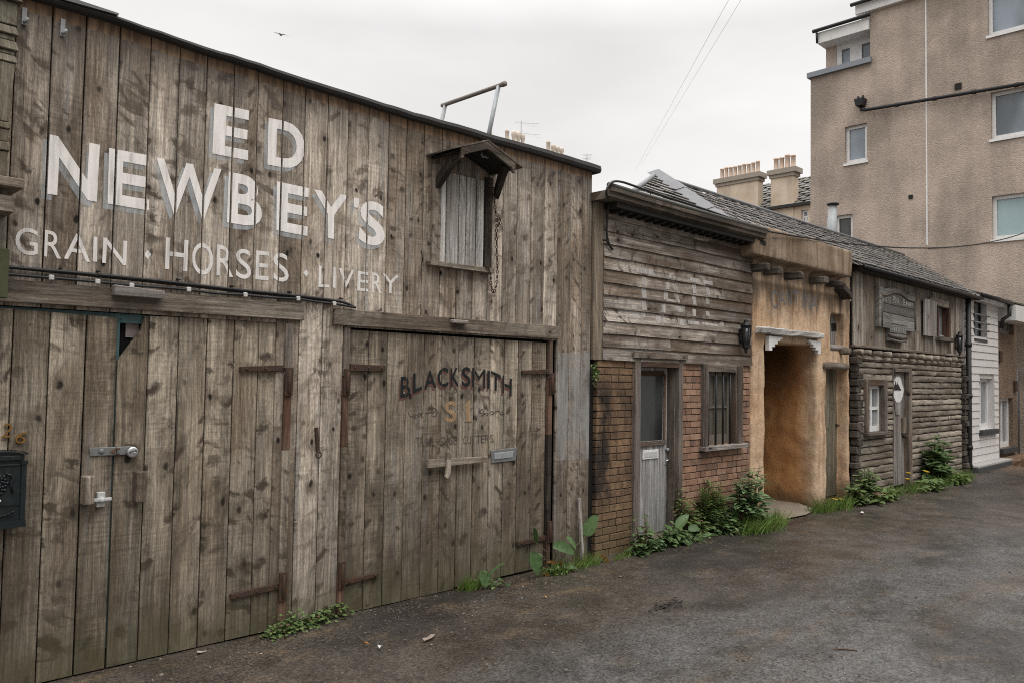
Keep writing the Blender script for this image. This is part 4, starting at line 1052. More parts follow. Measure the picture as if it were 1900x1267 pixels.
p = PY(1235, 833, ly); mb = MB(); mb.lathe((p.x, ly, p.z), [(.014, -.045), (.022, -.03), (.012, -.015), (.02, 0)], 12, 1); mb.build('knob', M['zinc'], jd)
p = PY(1236, 852, ly); mb = MB(); mb.box(p.x - .014, p.x + .014, ly - .01, ly - .001, p.z - .06, p.z + .05); mb.tube([(p.x, ly - .01, p.z), (p.x, ly - .045, p.z), (p.x - .07, ly - .05, p.z - .004)], .009, 8); mb.build('handle', M['steel'], jd)
mb = MB(); mb.box(DX0 + .01, DX1 - .01, -.06, .16, GZ, .05); mb.build('threshold', plain('threshold_stone', (.13, .105, .08), .9, var=.5, sc=10, bump=.3), jail, bevel=.008)
mb = MB(); mb.box(iX0, iX1, .22, .24, 0, din); mb.build('door_backing', M['black'], jail)
# barred window
oX0, oX1 = PY(1308.5, 750).x, PY(1360.5, 750).x; oz0, oz1 = PY(1310, 822).z, PY(1310, 689).z
jw = MB()
jw.box(WX0, oX0, -.045, .05, wz0 + .01, wz1, 2); jw.box(oX1, WX1, -.045, .05, wz0 + .01, wz1, 2); jw.box(oX0 + .001, oX1 - .001, -.043, .05, oz1, wz1 - .002, 0)
jw.box(WX0 + .02, oX0 - .012, -.055, -.0455, wz0 + .01, wz1 - .02, 2); jw.box(oX1 + .012, WX1 - .02, -.055, -.0455, wz0 + .01, wz1 - .02, 2)
jwo = jw.build('window', M['frame_wood'], jail, bevel=.004, label='small barred window in a deep weathered frame')
mb = MB(); mb.box(WX0 - .03, WX1 + .04, -.10, .03, wz0 - .045, wz0 + .009, 0); mb.build('sill', M['grey_wood'], jwo, bevel=.006)
mb = MB(); wall_holes(mb, 1, .060, .03, oX0 - .02, oX1 + .02, oz0 - .05, oz1 + .02, [(oX0 + .06, (oX0 + oX1) / 2 - .02, oz0 + .09, (oz0 + oz1) / 2 - .015), ((oX0 + oX1) / 2 + .02, oX1 - .05, oz0 + .09, (oz0 + oz1) / 2 - .015),
    (oX0 + .06, (oX0 + oX1) / 2 - .02, (oz0 + oz1) / 2 + .015, oz1 - .05), ((oX0 + oX1) / 2 + .02, oX1 - .05, (oz0 + oz1) / 2 + .015, oz1 - .05)])
mb.build('sash', plain('grimy_cream_sash', (.17, .15, .12), .7, var=.4), jwo)
mb = MB(); mb.box(oX0, oX1, .08, .085, oz0, oz1); mb.build('pane', plain('dusty_pane', (.13, .115, .09), .35, var=.5, sc=6), jwo)
for k in range(4):
    x = lerp(oX0 + .05, oX1 - .10, k / 3); mb = MB(); mb.tube([(x, -.012, oz0 - .04), (x, -.012, oz1 + .01)], .0135, 8); mb.build('bar', M['iron_black'], jwo)
# cornice gutter and soffit studs
gY = -.265
gA, gB = PY(1135, 345.6, gY), PY(1428, 436.5, gY); gl, grr = PY(1134, 345, gY).x, PY(1425, 437, gY).x
gz = gA.z
mb = MB()
prof = [(gY, gz), (gY + .035, gz), (gY + .06, gz - .03), (.02, gz - .03), (.02, gz - .115), (gY + .07, gz - .115), (gY + .025, gz - .095), (gY + .02, gz - .05), (gY, gz - .045)]
N_ = 24
pp = None
for i in range(N_ + 1):
    x = lerp(gl, grr, i / N_); dz = -.012 * math.sin(PI * i / N_) + rng.uniform(-.002, .002)
    sec = [(x - (0 if i < N_ else (0.0 if q > 2 and q < 4 else 0)), p_[0], p_[1] + dz) for q, p_ in enumerate(prof)]
    if pp:
        n = len(sec); mb.poly(pp + sec, [(j, (j + 1) % n, (j + 1) % n + n, j + n) for j in range(n)], 0, .4)
    else: mb.poly(sec, [tuple(range(len(sec)))], 0, .3)
    pp = sec
mb.poly(pp, [tuple(range(len(pp)))], 0, .3)
mb.build('cornice', M['gutter_wood'], jail)
mb = MB(); mb.tube([(gl - .02, gY + .018, gz + .012), (lerp(gl, grr, .5), gY + .018, gz + .002), (grr, gY + .018, gz + .010)], .026, 8, g=0)
mb.build('gutter', plain('lead_grey_gutter', (.075, .073, .068), .6, .1, var=.5, sc=10, dirt=(.05, .055, .03)), jail)
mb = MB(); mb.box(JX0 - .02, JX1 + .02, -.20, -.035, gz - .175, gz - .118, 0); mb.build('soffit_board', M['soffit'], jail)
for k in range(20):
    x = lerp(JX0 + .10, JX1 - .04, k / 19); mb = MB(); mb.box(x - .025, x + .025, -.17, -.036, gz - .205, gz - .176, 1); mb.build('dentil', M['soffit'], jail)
# JAIL letters, worn away, laid on the overlapping boards
Z6 = ((1140, 460), 7.04)
M['let_jail'] = paint_mat('worn_pale_lettering', (.56, .53, .50), wear=.422, base=.72, soft=.13)
pj = Paint()
for q in ([(238, 254), (475, 292), (478, 388), (245, 345)], [(337, 375), (397, 385), (395, 812), (337, 800)], [(198, 748), (250, 752), (258, 812), (200, 806)], [(203, 850), (250, 868), (262, 905), (225, 925)], [(250, 868), (345, 885), (320, 928), (262, 925)], [(337, 800), (395, 812), (388, 905), (330, 915)],
          [(688, 330), (752, 340), (778, 450), (680, 432)], [(650, 452), (703, 462), (668, 690), (618, 680)], [(735, 468), (785, 480), (835, 735), (785, 728)], [(650, 665), (800, 690), (800, 740), (645, 715)], [(600, 735), (655, 745), (630, 900), (575, 890)], [(785, 762), (838, 768), (870, 845), (815, 838)],
          [(520, 890), (640, 910), (645, 985), (525, 978)], [(806, 925), (915, 938), (918, 1018), (812, 1008)], [(960, 388), (1093, 412), (1095, 485), (968, 465)], [(1000, 475), (1048, 480), (1046, 760), (1000, 752)], [(1000, 800), (1046, 805), (1034, 935), (990, 930)], [(940, 950), (1090, 965), (1092, 1010), (945, 1000)],
          [(1132, 422), (1258, 445), (1260, 520), (1140, 500)], [(1180, 515), (1222, 520), (1220, 745), (1178, 740)], [(1175, 830), (1220, 838), (1220, 895), (1172, 885)], [(1125, 970), (1330, 1000), (1325, 1030), (1130, 1005)], [(1340, 1010), (1380, 960), (1412, 975), (1408, 1030)]):
    pj.pxpoly(zq(q, Z6))
pj.build('lettering', M['let_jail'], jail, clapdep, [zB + ph * k + .008 for k in range(13)], 2, .010, .003, label='faded serif letters JAIL')
# side walls
mb = MB(); mb.box(JX0, JX0 + .02, .1, 4, GZ, 3.5); mb.box(JX1 - .03, JX1 - .01, .15, 4, GZ, 3.5); mb.build('end_wall', M['dark_wood'], jail)

# wall lanterns
def lantern(name, label, px, py0, py1, wpx, Y0):
    top, bot = PY(px, py0, Y0 - .1), PY(px, py1, Y0 - .1); H = top.z - bot.z; w = wpx / FPX * (top - CC).dot(CF) / 1.16
    cx, cy = top.x, Y0 - w * .5 - .02
    t = thing(name, label, 'lantern', (cx, Y0, bot.z), 'carriage lanterns on the shop fronts')
    z = lambda f: bot.z + H * f
    mb = MB(); R = w * .5
    mb.lathe((cx, cy, 0), [(R * .18, z(.0)), (R * .35, z(.05)), (R * .25, z(.09)), (R * .62, z(.16)), (R * .72, z(.22)), (R * .62, z(.235))], 6)
    mb.lathe((cx, cy, 0), [(R * 1.12, z(.795)), (R * 1.16, z(.815)), (R * .55, z(.90)), (R * .42, z(.935)), (R * .5, z(.95)), (R * .3, z(.99)), (R * .1, z(1))], 6)
    for k in range(6):
        an = 2 * PI * k / 6; c, s_ = math.cos(an), math.sin(an)
        mb.tube([(cx + R * .68 * c, cy + R * .68 * s_, z(.22)), (cx + R * .98 * c, cy + R * .98 * s_, z(.80))], R * .07, 5)
    mb.build('lantern_frame', M['iron_black'], t)
    mb = MB(); mb.lathe((cx, cy, 0), [(R * .62, z(.23)), (R * .9, z(.80))], 6); mb.build('lantern_glass', M['glass_film'], t)
    mb = MB(); mb.box(cx - .025, cx + .025, Y0 - .012, Y0 + .03, z(.3), z(.7)); mb.tube([(cx, cy + R * .7, z(.25)), (cx, Y0 - .005, z(.42))], .012, 6); mb.tube([(cx, cy + R * .7, z(.82)), (cx, Y0 - .005, z(.66))], .012, 6); mb.build('wall_bracket', M['iron_black'], t)
lantern('wall_lantern', 'black carriage lantern on the right edge of the JAIL clapboards', 1386.5, 593, 655, 22, -.03)

# ------------------------------------------------------------------ CANTINA (adobe)
cant = thing('adobe_cantina', 'ochre adobe building with faded CANTINA lettering over a dark archway', 'building', (11, 0, GZ))
AX0, AX1 = JX1 - .0, PY(1577, 560).x
oA, oB = PY(1419, 800).x, PY(1516, 800).x
sA, sB = PY(1533, 800).x, PY(1573, 800).x
az = PY(1419, 634).z
szt = PY(1540, 682).z; swx0, swx1 = PY(1542, 610).x, PY(1566, 610).x; swz0, swz1 = PY(1550, 646).z, PY(1550, 583).z
mb = MB(); YB_ = .40
def ab(*a): mb.box(*a)
ab(AX0 + .01, oA, 0, 2.7, GZ - .1, 3.5)
ab(oB, sA, 0, 2.7, GZ - .1, 3.5)
ab(oA - .1, oB + .1, 0, 2.7, az, 3.5)
ab(sB, AX1, 0, YB_, GZ - .1, 3.5)
ab(sA - .1, sB + .1, 0, YB_, szt + .005, swz0); ab(sA - .1, sB + .1, 0, YB_, swz1, 3.5); ab(sA - .1, swx0, 0, YB_, swz0 - .1, swz1 + .1); ab(swx1, sB + .1, 0, YB_, swz0 - .1, swz1 + .1)
ab(sA - .1, sB + .1, .20, YB_, GZ - .1, 3.4)
ab(oA - .2, oB + .2, 2.5, 2.7, GZ - .1, 3.4)
pz0, pz1 = PY(1485, 493, -.2).z, PY(1485, 437, -.2).z
ab(PY(1399, 470, -.2).x, PY(1583, 500, -.2).x, -.2, .5, pz0, pz1)
# rounded jamb to the right of the archway
def adobemat():
    t = NT('ochre_adobe'); p = t.pos(); x, y, z = t.sep(p)
    n = t.noise(p, 1.6, 5, .6); n2 = t.noise(p, 14, 4, .6); n3 = t.noise(t.scale(p, (7, 3, .55)), 1, 4, .6)
    c = t.mix(t.mr(n, .35, .65), (.525, .345, .215), (.60, .45, .32))
    c = t.mix(t.mul(t.mr(n3, .42, .68), .6), c, (.25, .145, .075))
    c = t.mix(t.mul(t.mr(n3, .60, .42), .35), c, (.52, .385, .26))
    c = t.mix(1, c, t.gray(t.mr(n2, .3, .7, .85, 1.12)), 'MULTIPLY')
    # parapet and runs below it are grey-brown with soot
    up = t.mr(t.add(z, t.mul(t.sub(n3, .5), 1.5)), 3.0, 3.25)
    c = t.mix(t.mul(up, .9), c, t.mix(t.mr(n3, .38, .62), (.15, .108, .075), (.29, .225, .168)))
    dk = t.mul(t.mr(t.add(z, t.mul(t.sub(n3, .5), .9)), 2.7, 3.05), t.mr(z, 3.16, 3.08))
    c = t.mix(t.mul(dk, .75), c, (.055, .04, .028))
    n5 = t.noise(t.scale(p, (13, 5, .5)), 1, 4, .65)
    c = t.mix(t.mul(t.mr(n5, .52, .72), t.mul(t.mr(z, 2.1, 3.0), t.mul(t.mr(y, .12, .02), .6))), c, (.115, .085, .06))
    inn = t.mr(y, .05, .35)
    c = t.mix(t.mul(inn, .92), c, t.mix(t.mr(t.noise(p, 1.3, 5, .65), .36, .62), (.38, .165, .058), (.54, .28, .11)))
    deep = t.mul(t.mr(y, .7, 2.2), .85)  # shade deep and high inside the passage, painted into the adobe
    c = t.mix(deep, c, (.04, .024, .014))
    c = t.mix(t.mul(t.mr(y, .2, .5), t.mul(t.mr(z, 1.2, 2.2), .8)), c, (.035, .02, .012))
    stn = t.noise(t.scale(p, (2, 2, .8)), 2.2, 5, .6)
    c = t.mix(t.mul(t.mr(stn, .55, .70), .5), c, (.14, .085, .045))
    c = t.mix(t.mul(t.mr(t.add(z, t.mul(t.sub(n, .5), .5)), -.02, .34, 1, 0), .75), c, (.11, .075, .042))
    t.bump(t.add(t.mul(n2, .5), t.noise(p, 40, 3)), .35, .02)
    return t.out(c, .92, spec=.15)
M['adobe'] = adobemat()
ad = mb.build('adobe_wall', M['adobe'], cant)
rm = ad.modifiers.new('remesh', 'REMESH'); rm.mode = 'VOXEL'; rm.voxel_size = .028; rm.use_smooth_shade = True
smo = ad.modifiers.new('smooth', 'SMOOTH'); smo.factor = .5; smo.iterations = 9
tex = bpy.data.textures.new('lumps', 'CLOUDS'); tex.noise_scale = .45; tex.noise_depth = 5
dp = ad.modifiers.new('lumps', 'DISPLACE'); dp.texture = tex; dp.strength = .06; dp.mid_level = .5; dp.texture_coords = 'GLOBAL'
mb = MB(); mb.box(AX0 + .05, AX1 - .05, .3, 3.5, 2.9, 3.3); mb.build('roof_slab', M['felt'], cant)
# roof beam ends
for (x0, x1, y0, y1, pr_) in ((1423, 1430, 487.5, 502, .25), (1446, 1453, 494.5, 508.5, .23), (1484.5, 1492, 503.5, 517, .24), (1531, 1539, 512.5, 525, .24), (1558.5, 1565.5, 520, 530.5, .23)):
    a, b, c = PY(x0, y0, -pr_), PY(x0, y1, -pr_), PY(x1, y0, -pr_)
    mb = MB(); mb.box(a.x, c.x, -pr_, .1, b.z, a.z, 1); mb.build('roof_beam', M['dark_log'], cant, bevel=.014)
a, b = PY(1563, 531, -.12), PY(1578, 552, -.12); mb = MB()
mb.hexa([(a.x - .02, -.16, a.z - .06), (b.x - .01, -.16, b.z - .04), (b.x, -.16, b.z + .05), (a.x, -.16, a.z + .05), (a.x - .02, .02, a.z - .06), (b.x - .01, .02, b.z - .04), (b.x, .02, b.z + .05), (a.x, .02, a.z + .05)], 0)
mb.build('roof_beam', M['dark_wood'], cant, bevel=.01, label='drooping broken beam end at the right corner')
# lintel log and stepped corbels
mb = MB(); q = [PY(*p_, -.09) for p_ in ((1412, 605), (1527, 617), (1527, 629.5), (1412, 618.5))]
n = 9; pts = [(lerp(q[0].x, q[1].x, i / n), -.03, lerp((q[0].z + q[3].z) / 2, (q[1].z + q[2].z) / 2, i / n) + rng.uniform(-.008, .008)) for i in range(n + 1)]
hL = abs(q[0].z - q[3].z) * .5
for p0, p1 in zip(pts, pts[1:]):
    pass
secs = [[(p_[0], p_[1] - .075 + rng.uniform(-.012, .012), p_[2] - hL * rng.uniform(.85, 1.1)), (p_[0], p_[1] - .085 + rng.uniform(-.012, .012), p_[2] + hL * rng.uniform(.7, 1.0)), (p_[0], .05, p_[2] + hL * 1.1), (p_[0], .05, p_[2] - hL)] for p_ in pts]
for a, b in zip(secs, secs[1:]): mb.poly(a + b, [(j, (j + 1) % 4, (j + 1) % 4 + 4, j + 4) for j in range(4)], 0, .7)
mb.face(secs[0], 0, .7); mb.face(secs[-1], 0, .7)
mb.build('door_lintel', M['pale_wood'], cant, bevel=.012)
def corbel(x0, sgn, z0):
    pts = [(0, 0), (.30, 0), (.30, -.03), (.25, -.03), (.25, -.06), (.19, -.06), (.19, -.10), (.13, -.10), (.13, -.14), (.07, -.14), (.07, -.19), (.0, -.19)]
    mb = MB(); mb.prism([(x0 + sgn * a * 1.25, z0 + b * 1.0) for a, b in pts], -.06, .0, 0); return mb.build('corbel', M['white_paint'], cant, bevel=.003)
corbel(oA + .0, 1, PY(1425, 624).z); corbel(oB - .0, -1, PY(1508, 632, -.0).z)
# lettering
Z7 = ((1370, 420), 4.524)
M['let_cantina'] = paint_mat('faded_blue_lettering', (.115, .125, .14), wear=.385, base=.8, soft=.15)
pc = Paint()
for ch, q in (('C', [(246, 535), (305, 545), (305, 700), (250, 692)]), ('A', [(318, 545), (362, 550), (372, 672), (312, 668)]), ('N', [(375, 540), (425, 545), (425, 665), (375, 665)]), ('T', [(432, 540), (490, 548), (490, 680), (436, 672)]),
              ('I', [(508, 560), (522, 562), (522, 690), (508, 688)]), ('N', [(535, 565), (582, 572), (582, 700), (535, 695)]), ('A', [(592, 588), (634, 592), (644, 712), (582, 706)])): pc.glyph(ch, zq(q, Z7), -.03, .012)
pc.build('lettering', M['let_cantina'], cant, lambda x, z: -.072, lift=0, label='faded blue-grey word CANTINA')
# scratched word on the inner wall of the archway
gx = oB - .02
M['scratch'] = paint_mat('scratched_plaster', (.36, .27, .19), wear=.46, base=.65, soft=.15)
bm2 = bmesh.new()
for ch, q in (('T', [(203, 185), (238, 183), (240, 232), (222, 234)]), ('E', [(240, 190), (262, 192), (262, 235), (242, 234)]), ('N', [(268, 188), (293, 190), (295, 232), (268, 233)]), ('Y', [(300, 190), (328, 192), (318, 232), (298, 232)])):
    vs, fs = glyph(ch, -.02); Q = [PX(1370 + a_ / 3.96, 660 + b_ / 3.96, gx) for a_, b_ in q]
    V = [bm2.verts.new((gx - .022, Q[3].lerp(Q[2], u).lerp(Q[0].lerp(Q[1], u), v).y, Q[3].lerp(Q[2], u).lerp(Q[0].lerp(Q[1], u), v).z)) for u, v in vs]
    for f in fs: bm2.faces.new([V[i] for i in f])
me = bpy.data.meshes.new('graffiti'); bm2.to_mesh(me); bm2.free(); me.materials.append(M['scratch'])
o = bpy.data.objects.new('graffiti', me); COL.objects.link(o); adopt(o, cant); o['label'] = 'scratched word TENY inside the archway'
# side door and the shutter above it
mb = MB(); planks(mb, [sA - .03, lerp(sA, sB, .2), lerp(sA, sB, .42), lerp(sA, sB, .62), lerp(sA, sB, .82), sB + .06], .04, lambda x: szt + .03, .165, .03, .008)
cd = mb.build('side_door', M['old_door'], cant, label='narrow mossy plank door at the right of the archway')
mb = MB(); p = PY(1552, 788, .16); mb.box(p.x - .03, p.x + .02, .15, .166, p.z - .02, p.z + .02); mb.tube([(p.x - .02, .14, p.z), (p.x + .06, .13, p.z)], .008, 6); mb.build('latch', M['iron_rust'], cd)
mb = MB(); a = PY(1534, 678, -.05); b = PY(1575, 684, -.05); mb.tube([(a.x - .03, -.015, a.z), (lerp(a.x, b.x, .5), -.025, a.z + .01), (b.x, -.015, a.z - .005)], [.05, .055, .05], 8, g=0); mb.build('door_lintel', M['log'], cant)
mb = MB(); planks(mb, [swx0 - .03, lerp(swx0, swx1, .3), lerp(swx0, swx1, .62), swx1 + .04], swz0 - .02, lambda x: swz1 + .02, .13, .03, .007); csh = mb.build('shutter', M['grey_wood'], cant)
mb = MB()
for i in range(3):
    for j in range(2):
        p = PY(1544 + i * 4.0, 604 + j * 7, .13); mb.box(p.x - .03, p.x + .03, .122, .128, p.z - .03, p.z + .03)
mb.build('shutter_hole', M['black'], csh)
mb = MB(); mb.tube([(swx0 - .03, .02, swz0 + .01), (swx1 + .05, .02, swz0 + .005)], .045, 8, g=0); mb.build('shutter_sill', M['grey_wood'], cant)
# pale paving in the archway
mb = MB(); 
pv_ = [PZ(x, y, -.012) for x, y in ((1419, 968), (1440, 966), (1495, 955), (1514, 946))]
mb.poly([(p_.x, p_.y, -.004) for p_ in pv_] + [(oB + .02, .3, -.004), (oB + .02, 2.6, -.004), (oA - .02, 2.6, -.004), (oA - .02, 0, -.004)], [(0, 1, 2, 3, 4, 5, 6, 7)])
mb.build('threshold_slab', plain('pale_paving', (.24, .20, .155), .85, var=.5, sc=5, dirt=(.12, .095, .065), dirtf=.6, bump=.3), cant)

# ------------------------------------------------------------------ LOG CABIN
cabin = thing('log_cabin', 'two-storey shop front of stacked logs below and upright grey boards above', 'building', (15.4, 0, GZ))
KX0, KX1 = PY(1583, 620).x, PY(1786, 600).x
kzT, kzM = 3.70, PY(1590, 640).z
g = [KX0]
while g[-1] < KX1 - .06: g.append(g[-1] + rng.choice((.10, .13, .15, .18, .22)) * (1.8 if g[-1] < KX0 + .7 else 1))
g[-1] = KX1
vw0, vw1 = PY(1738, 600).x, PY(1759.5, 600).x; vz0, vz1 = PY(1748, 626).z, PY(1748, 569).z
mb = MB()
for a, b in zip(g, g[1:]):
    m_ = (a + b) / 2
    if vw0 - .02 < m_ < vw1 + .02:
        planks(mb, [a, b], kzM, lambda x: vz0, 0, .022, .006); planks(mb, [a, b], vz1, lambda x: kzT, 0, .022, .006)
    else: planks(mb, [a, b], kzM, lambda x: kzT, 0, .022, .006)
mb.build('board_wall', M['cabin_boards'], cabin)
mb = MB(); wall_holes(mb, 1, .03, .02, KX0, KX1, kzM - .1, kzT, [(vw0 + .03, vw1 - .03, vz0 + .03, vz1 - .03)]); mb.build('wall_backing', M['black'], cabin)
mb = MB(); mb.box(KX0 - .03, KX1 + .05, -.045, .02, kzM - .040, kzM + .002, 0); mb.build('ledge', M['cabin_boards'], cabin, bevel=.006)
# log wall
LX0, LX1 = PY(1590, 780).x, PY(1782, 760).x
ldx0, ldx1 = PY(1654.5, 780).x, PY(1687, 780).x; ldz = PY(1660, 683).z
lwx0, lwx1 = PY(1602, 750).x, PY(1639, 750).x; lwz0, lwz1 = PY(1602, 802).z, PY(1602, 705).z
zl1 = PY(1590, 657).z
def log_wall(mb, x0, x1, z0, z1, y, seedo):
    h = z1 - z0; n = max(2, int((x1 - x0) / .16)); r_ = rng.random(); sec_n = 6
    rows = []
    for i in range(n + 1):
        x = lerp(x0, x1, i / n); kz = rng.uniform(-.007, .007); ky = rng.uniform(-.010, .008); top = rng.uniform(-.010, .006); bo = rng.uniform(-.006, .010)
        row = [(x, y + .03, z0)]
        for k in range(sec_n + 1):
            t = k / sec_n; an = -PI / 2 + PI * t
            row.append((x, y - .032 * max(0, math.cos(an)) ** .32 + ky + (.01 if 0 < k < sec_n else .0), z0 + .006 + bo + (h - .014 + top - bo) * (.5 + .5 * math.sin(an)) + kz * .3))
        row.append((x, y + .03, z1))
        rows.append(row)
    off = rng.uniform(0, 9)
    for a, b in zip(rows, rows[1:]):
        for k in range(len(a) - 1):
            pts = [a[k], b[k], b[k + 1], a[k + 1]]
            mb.face(pts, wuv=[(c[2] * 1.3 + c[1] + off, c[0] + off, r_ * 37) for c in pts], ext=[(5, 5, r_)] * 4)
    for row in (rows[0], rows[-1]): mb.face(row, 0, r_)
mb = MB(); z = GZ; k = 0
nlog = 19
while z < zl1 - .02:
    h = min(.108 * rng.uniform(.86, 1.14), zl1 - z)
    if zl1 - z < .20: h = zl1 - z
    segs = [(LX0, LX1)]
    mid = z + h / 2
    for (a, b, c, d) in ((ldx0, ldx1, -1, ldz), (lwx0, lwx1, lwz0, lwz1)):
        if c < mid < d:
            ns = []
            for s0, s1 in segs:
                if s1 <= a or s0 >= b: ns.append((s0, s1)); continue
                if a - s0 > .03: ns.append((s0, a))
                if s1 - b > .03: ns.append((b, s1))
            segs = ns
    for s0, s1 in segs:
        if s1 - s0 > 2.0 and rng.random() < .45:
            c = lerp(s0, s1, rng.uniform(.3, .7)); log_wall(mb, s0, c - .004, z, z + h, 0, k); log_wall(mb, c + .004, s1, z, z + h, .004, k)
        else: log_wall(mb, s0, s1, z, z + h, rng.uniform(-.008, .008), k)
    z += h; k += 1
mb.build('log_wall', M['log'], cabin)
mb = MB(); wall_holes(mb, 1, .032, .02, KX0, KX1, GZ, kzM - .08, [(ldx0 + .03, ldx1 - .03, GZ - 1, ldz - .03), (lwx0 + .03, lwx1 - .03, lwz0 + .03, lwz1 - .03)]); mb.build('wall_backing', M['black'], cabin)
# corner stacks of projecting log ends
for cx0, cx1, lab in ((KX0 - .05, LX0 - .03, 0), (LX1 + .03, KX1 + .06, 1)):
    mb = MB(); z = GZ + .0
    while z < kzM - .22:
        h = .118 * rng.uniform(.9, 1.1); mb.box(cx0 + rng.uniform(-.03, .03), cx1 + rng.uniform(-.02, .02), -.085 + rng.uniform(-.03, .03), .04, z + .006, z + h - .006, 1); z += h
    mb.build('corner_logs', M['dark_log'], cabin, bevel=.012)
# round beam ends under the ledge
xs_px = [1577, 1601, 1615.5, 1635.5, 1653.5, 1669, 1684.5, 1700, 1715.5, 1730, 1742.5, 1753.5, 1765, 1776, 1788]
for i, px in enumerate(xs_px):
    x = PY(px - 3, 655, -.12).x; zc_ = kzM - .115 + rng.uniform(-.008, .008); r_ = .050 * rng.uniform(.85, 1.12)
    mb = MB(); mb.tube([(x, -.15, zc_), (x, -.13, zc_), (x, .05, zc_)], [r_ * .92, r_, r_], 10, g=1); mb.build('beam_end', M['log'], cabin)
mb = MB(); mb.box(LX0, LX1, -.03, .0, kzM - .21, kzM - .178, 0); mb.build('notched_log', M['log'], cabin)
# door with a white shield
dl0, dl1 = PY(1655, 780, .0).x, PY(1680.5, 780, .0).x
mb = MB(); wd_ = ldx1 - ldx0
mb.box(ldx0, ldx0 + .05, -.02, .06, GZ, ldz - .002, 2); mb.box(ldx1 - .16, ldx1, -.055, .06, GZ, ldz - .002, 2); mb.box(ldx0 + .051, ldx1 - .161, -.054, .06, ldz - .06, ldz - .003, 0); mb.build('door_frame', M['frame_wood'], cabin, bevel=.006)
dx0, dx1 = ldx0 + .052, ldx1 - .162; YD2 = .026
mb = MB(); planks(mb, [dx0, lerp(dx0, dx1, .30), lerp(dx0, dx1, .48), lerp(dx0, dx1, .60), lerp(dx0, dx1, .82), dx1], .02, lambda x: ldz - .065, YD2, .02, .008)
kd = mb.build('door', M['grey_wood'], cabin, label='narrow grey plank door with a white shield-shaped panel')
cxm = lerp(dx0, dx1, .44); zt_, zb_ = PY(1664, 698, YD2).z, PY(1664, 746, YD2).z; hw = (dx1 - dx0) * .40
def shield(s, dz0=0, dz1=0):
    L = [(0, zt_ + dz1), (.35, zt_ - .01 + dz1), (.6, zt_ - .06), (.8, zt_ - .15), (1, zt_ - .20), (1, zb_ + .19), (.82, zb_ + .10), (.55, zb_ + .03), (.3, zb_ + dz0), (0, zb_ + dz0)]
    R_ = [(cxm + a * hw * s, z_) for a, z_ in L]; return R_ + [(2 * cxm - x, z_) for x, z_ in reversed(R_)][1:-1]
mb = MB(); mb.prism(shield(1.18, -.22, .05), YD2 - .014, YD2 - .001, 2); mb.build('shield_surround', M['grey_wood'], kd, bevel=.004)
mb = MB(); mb.prism(shield(1.0), YD2 - .022, YD2 - .0145, 2); mb.build('white_panel', M['white_paint'], kd, bevel=.002)
mb = MB(); p = PY(1664, 719.5, YD2 - .03)
sil = [(-1, 0), (1, 0), (.95, .12), (.72, .15), (.6, .4), (.42, .42), (.36, .62), (.2, .6), (.16, .86), (.08, .6), (-.04, .45), (-.14, .62), (-.2, .95), (-.28, .62), (-.45, .55), (-.55, .3), (-.75, .28), (-.8, .1)]
mb.prism([(p.x + a * hw * .88, p.z + (b - .2) * .17) for a, b in sil], YD2 - .030, YD2 - .0225, 2); mb.build('silhouette', M['iron_black'], kd)
mb = MB(); p = PY(1676, 775, YD2); mb.box(dx1 - .16, dx1 - .03, YD2 - .05, YD2 - .001, PY(1676, 803, YD2).z, PY(1676, 774, YD2).z, 2); mb.build('lock_box', M['old_door'], kd, bevel=.006)
p = PY(1677, 809, YD2); mb = MB(); mb.lathe((dx1 - .08, YD2, p.z), [(.03, -.07), (.035, -.05), (.014, -.03), (.03, 0)], 10, 1); mb.build('knob', M['iron_rust'], kd)
mb = MB(); mb.box(ldx0, ldx1, .09, .1, 0, ldz); mb.build('door_backing', M['black'], cabin)
# ground floor window
mb = MB(); fw = .085
mb.box(lwx0 - .03, lwx0 + fw, -.065, .06, lwz0, lwz1 + .02, 2); mb.box(lwx1 - fw - .02, lwx1 + .02, -.065, .06, lwz0, lwz1 + .02, 2); mb.box(lwx0 + fw + .001, lwx1 - fw - .021, -.063, .06, lwz1 - .08, lwz1 + .018, 0)
kw = mb.build('window', M['frame_wood'], cabin, bevel=.005, label='small white-sashed window in a weathered frame')
mb = MB(); mb.box(lwx0 - .06, lwx1 + .06, -.12, .03, lwz0 - .05, lwz0 - .001, 0); mb.build('sill', M['frame_wood'], kw, bevel=.006)
a, b = lwx0 + fw, lwx1 - fw - .02; c, d = lwz0, lwz1 - .08; mh = (c + d) / 2; mv = lerp(a, b, .48)
mb = MB(); wall_holes(mb, 1, .03, .03, a, b, c, d, [(a + .04, mv - .03, c + .09, mh - .025), (mv + .03, b - .04, c + .09, mh - .025), (a + .04, mv - .03, mh + .025, d - .06), (mv + .03, b - .04, mh + .025, d - .06)]); mb.build('sash', M['white_paint'], kw)
mb = MB(); mb.box(a, b, .062, .066, c, d); mb.build('pane', M['glass_curtain'], kw)
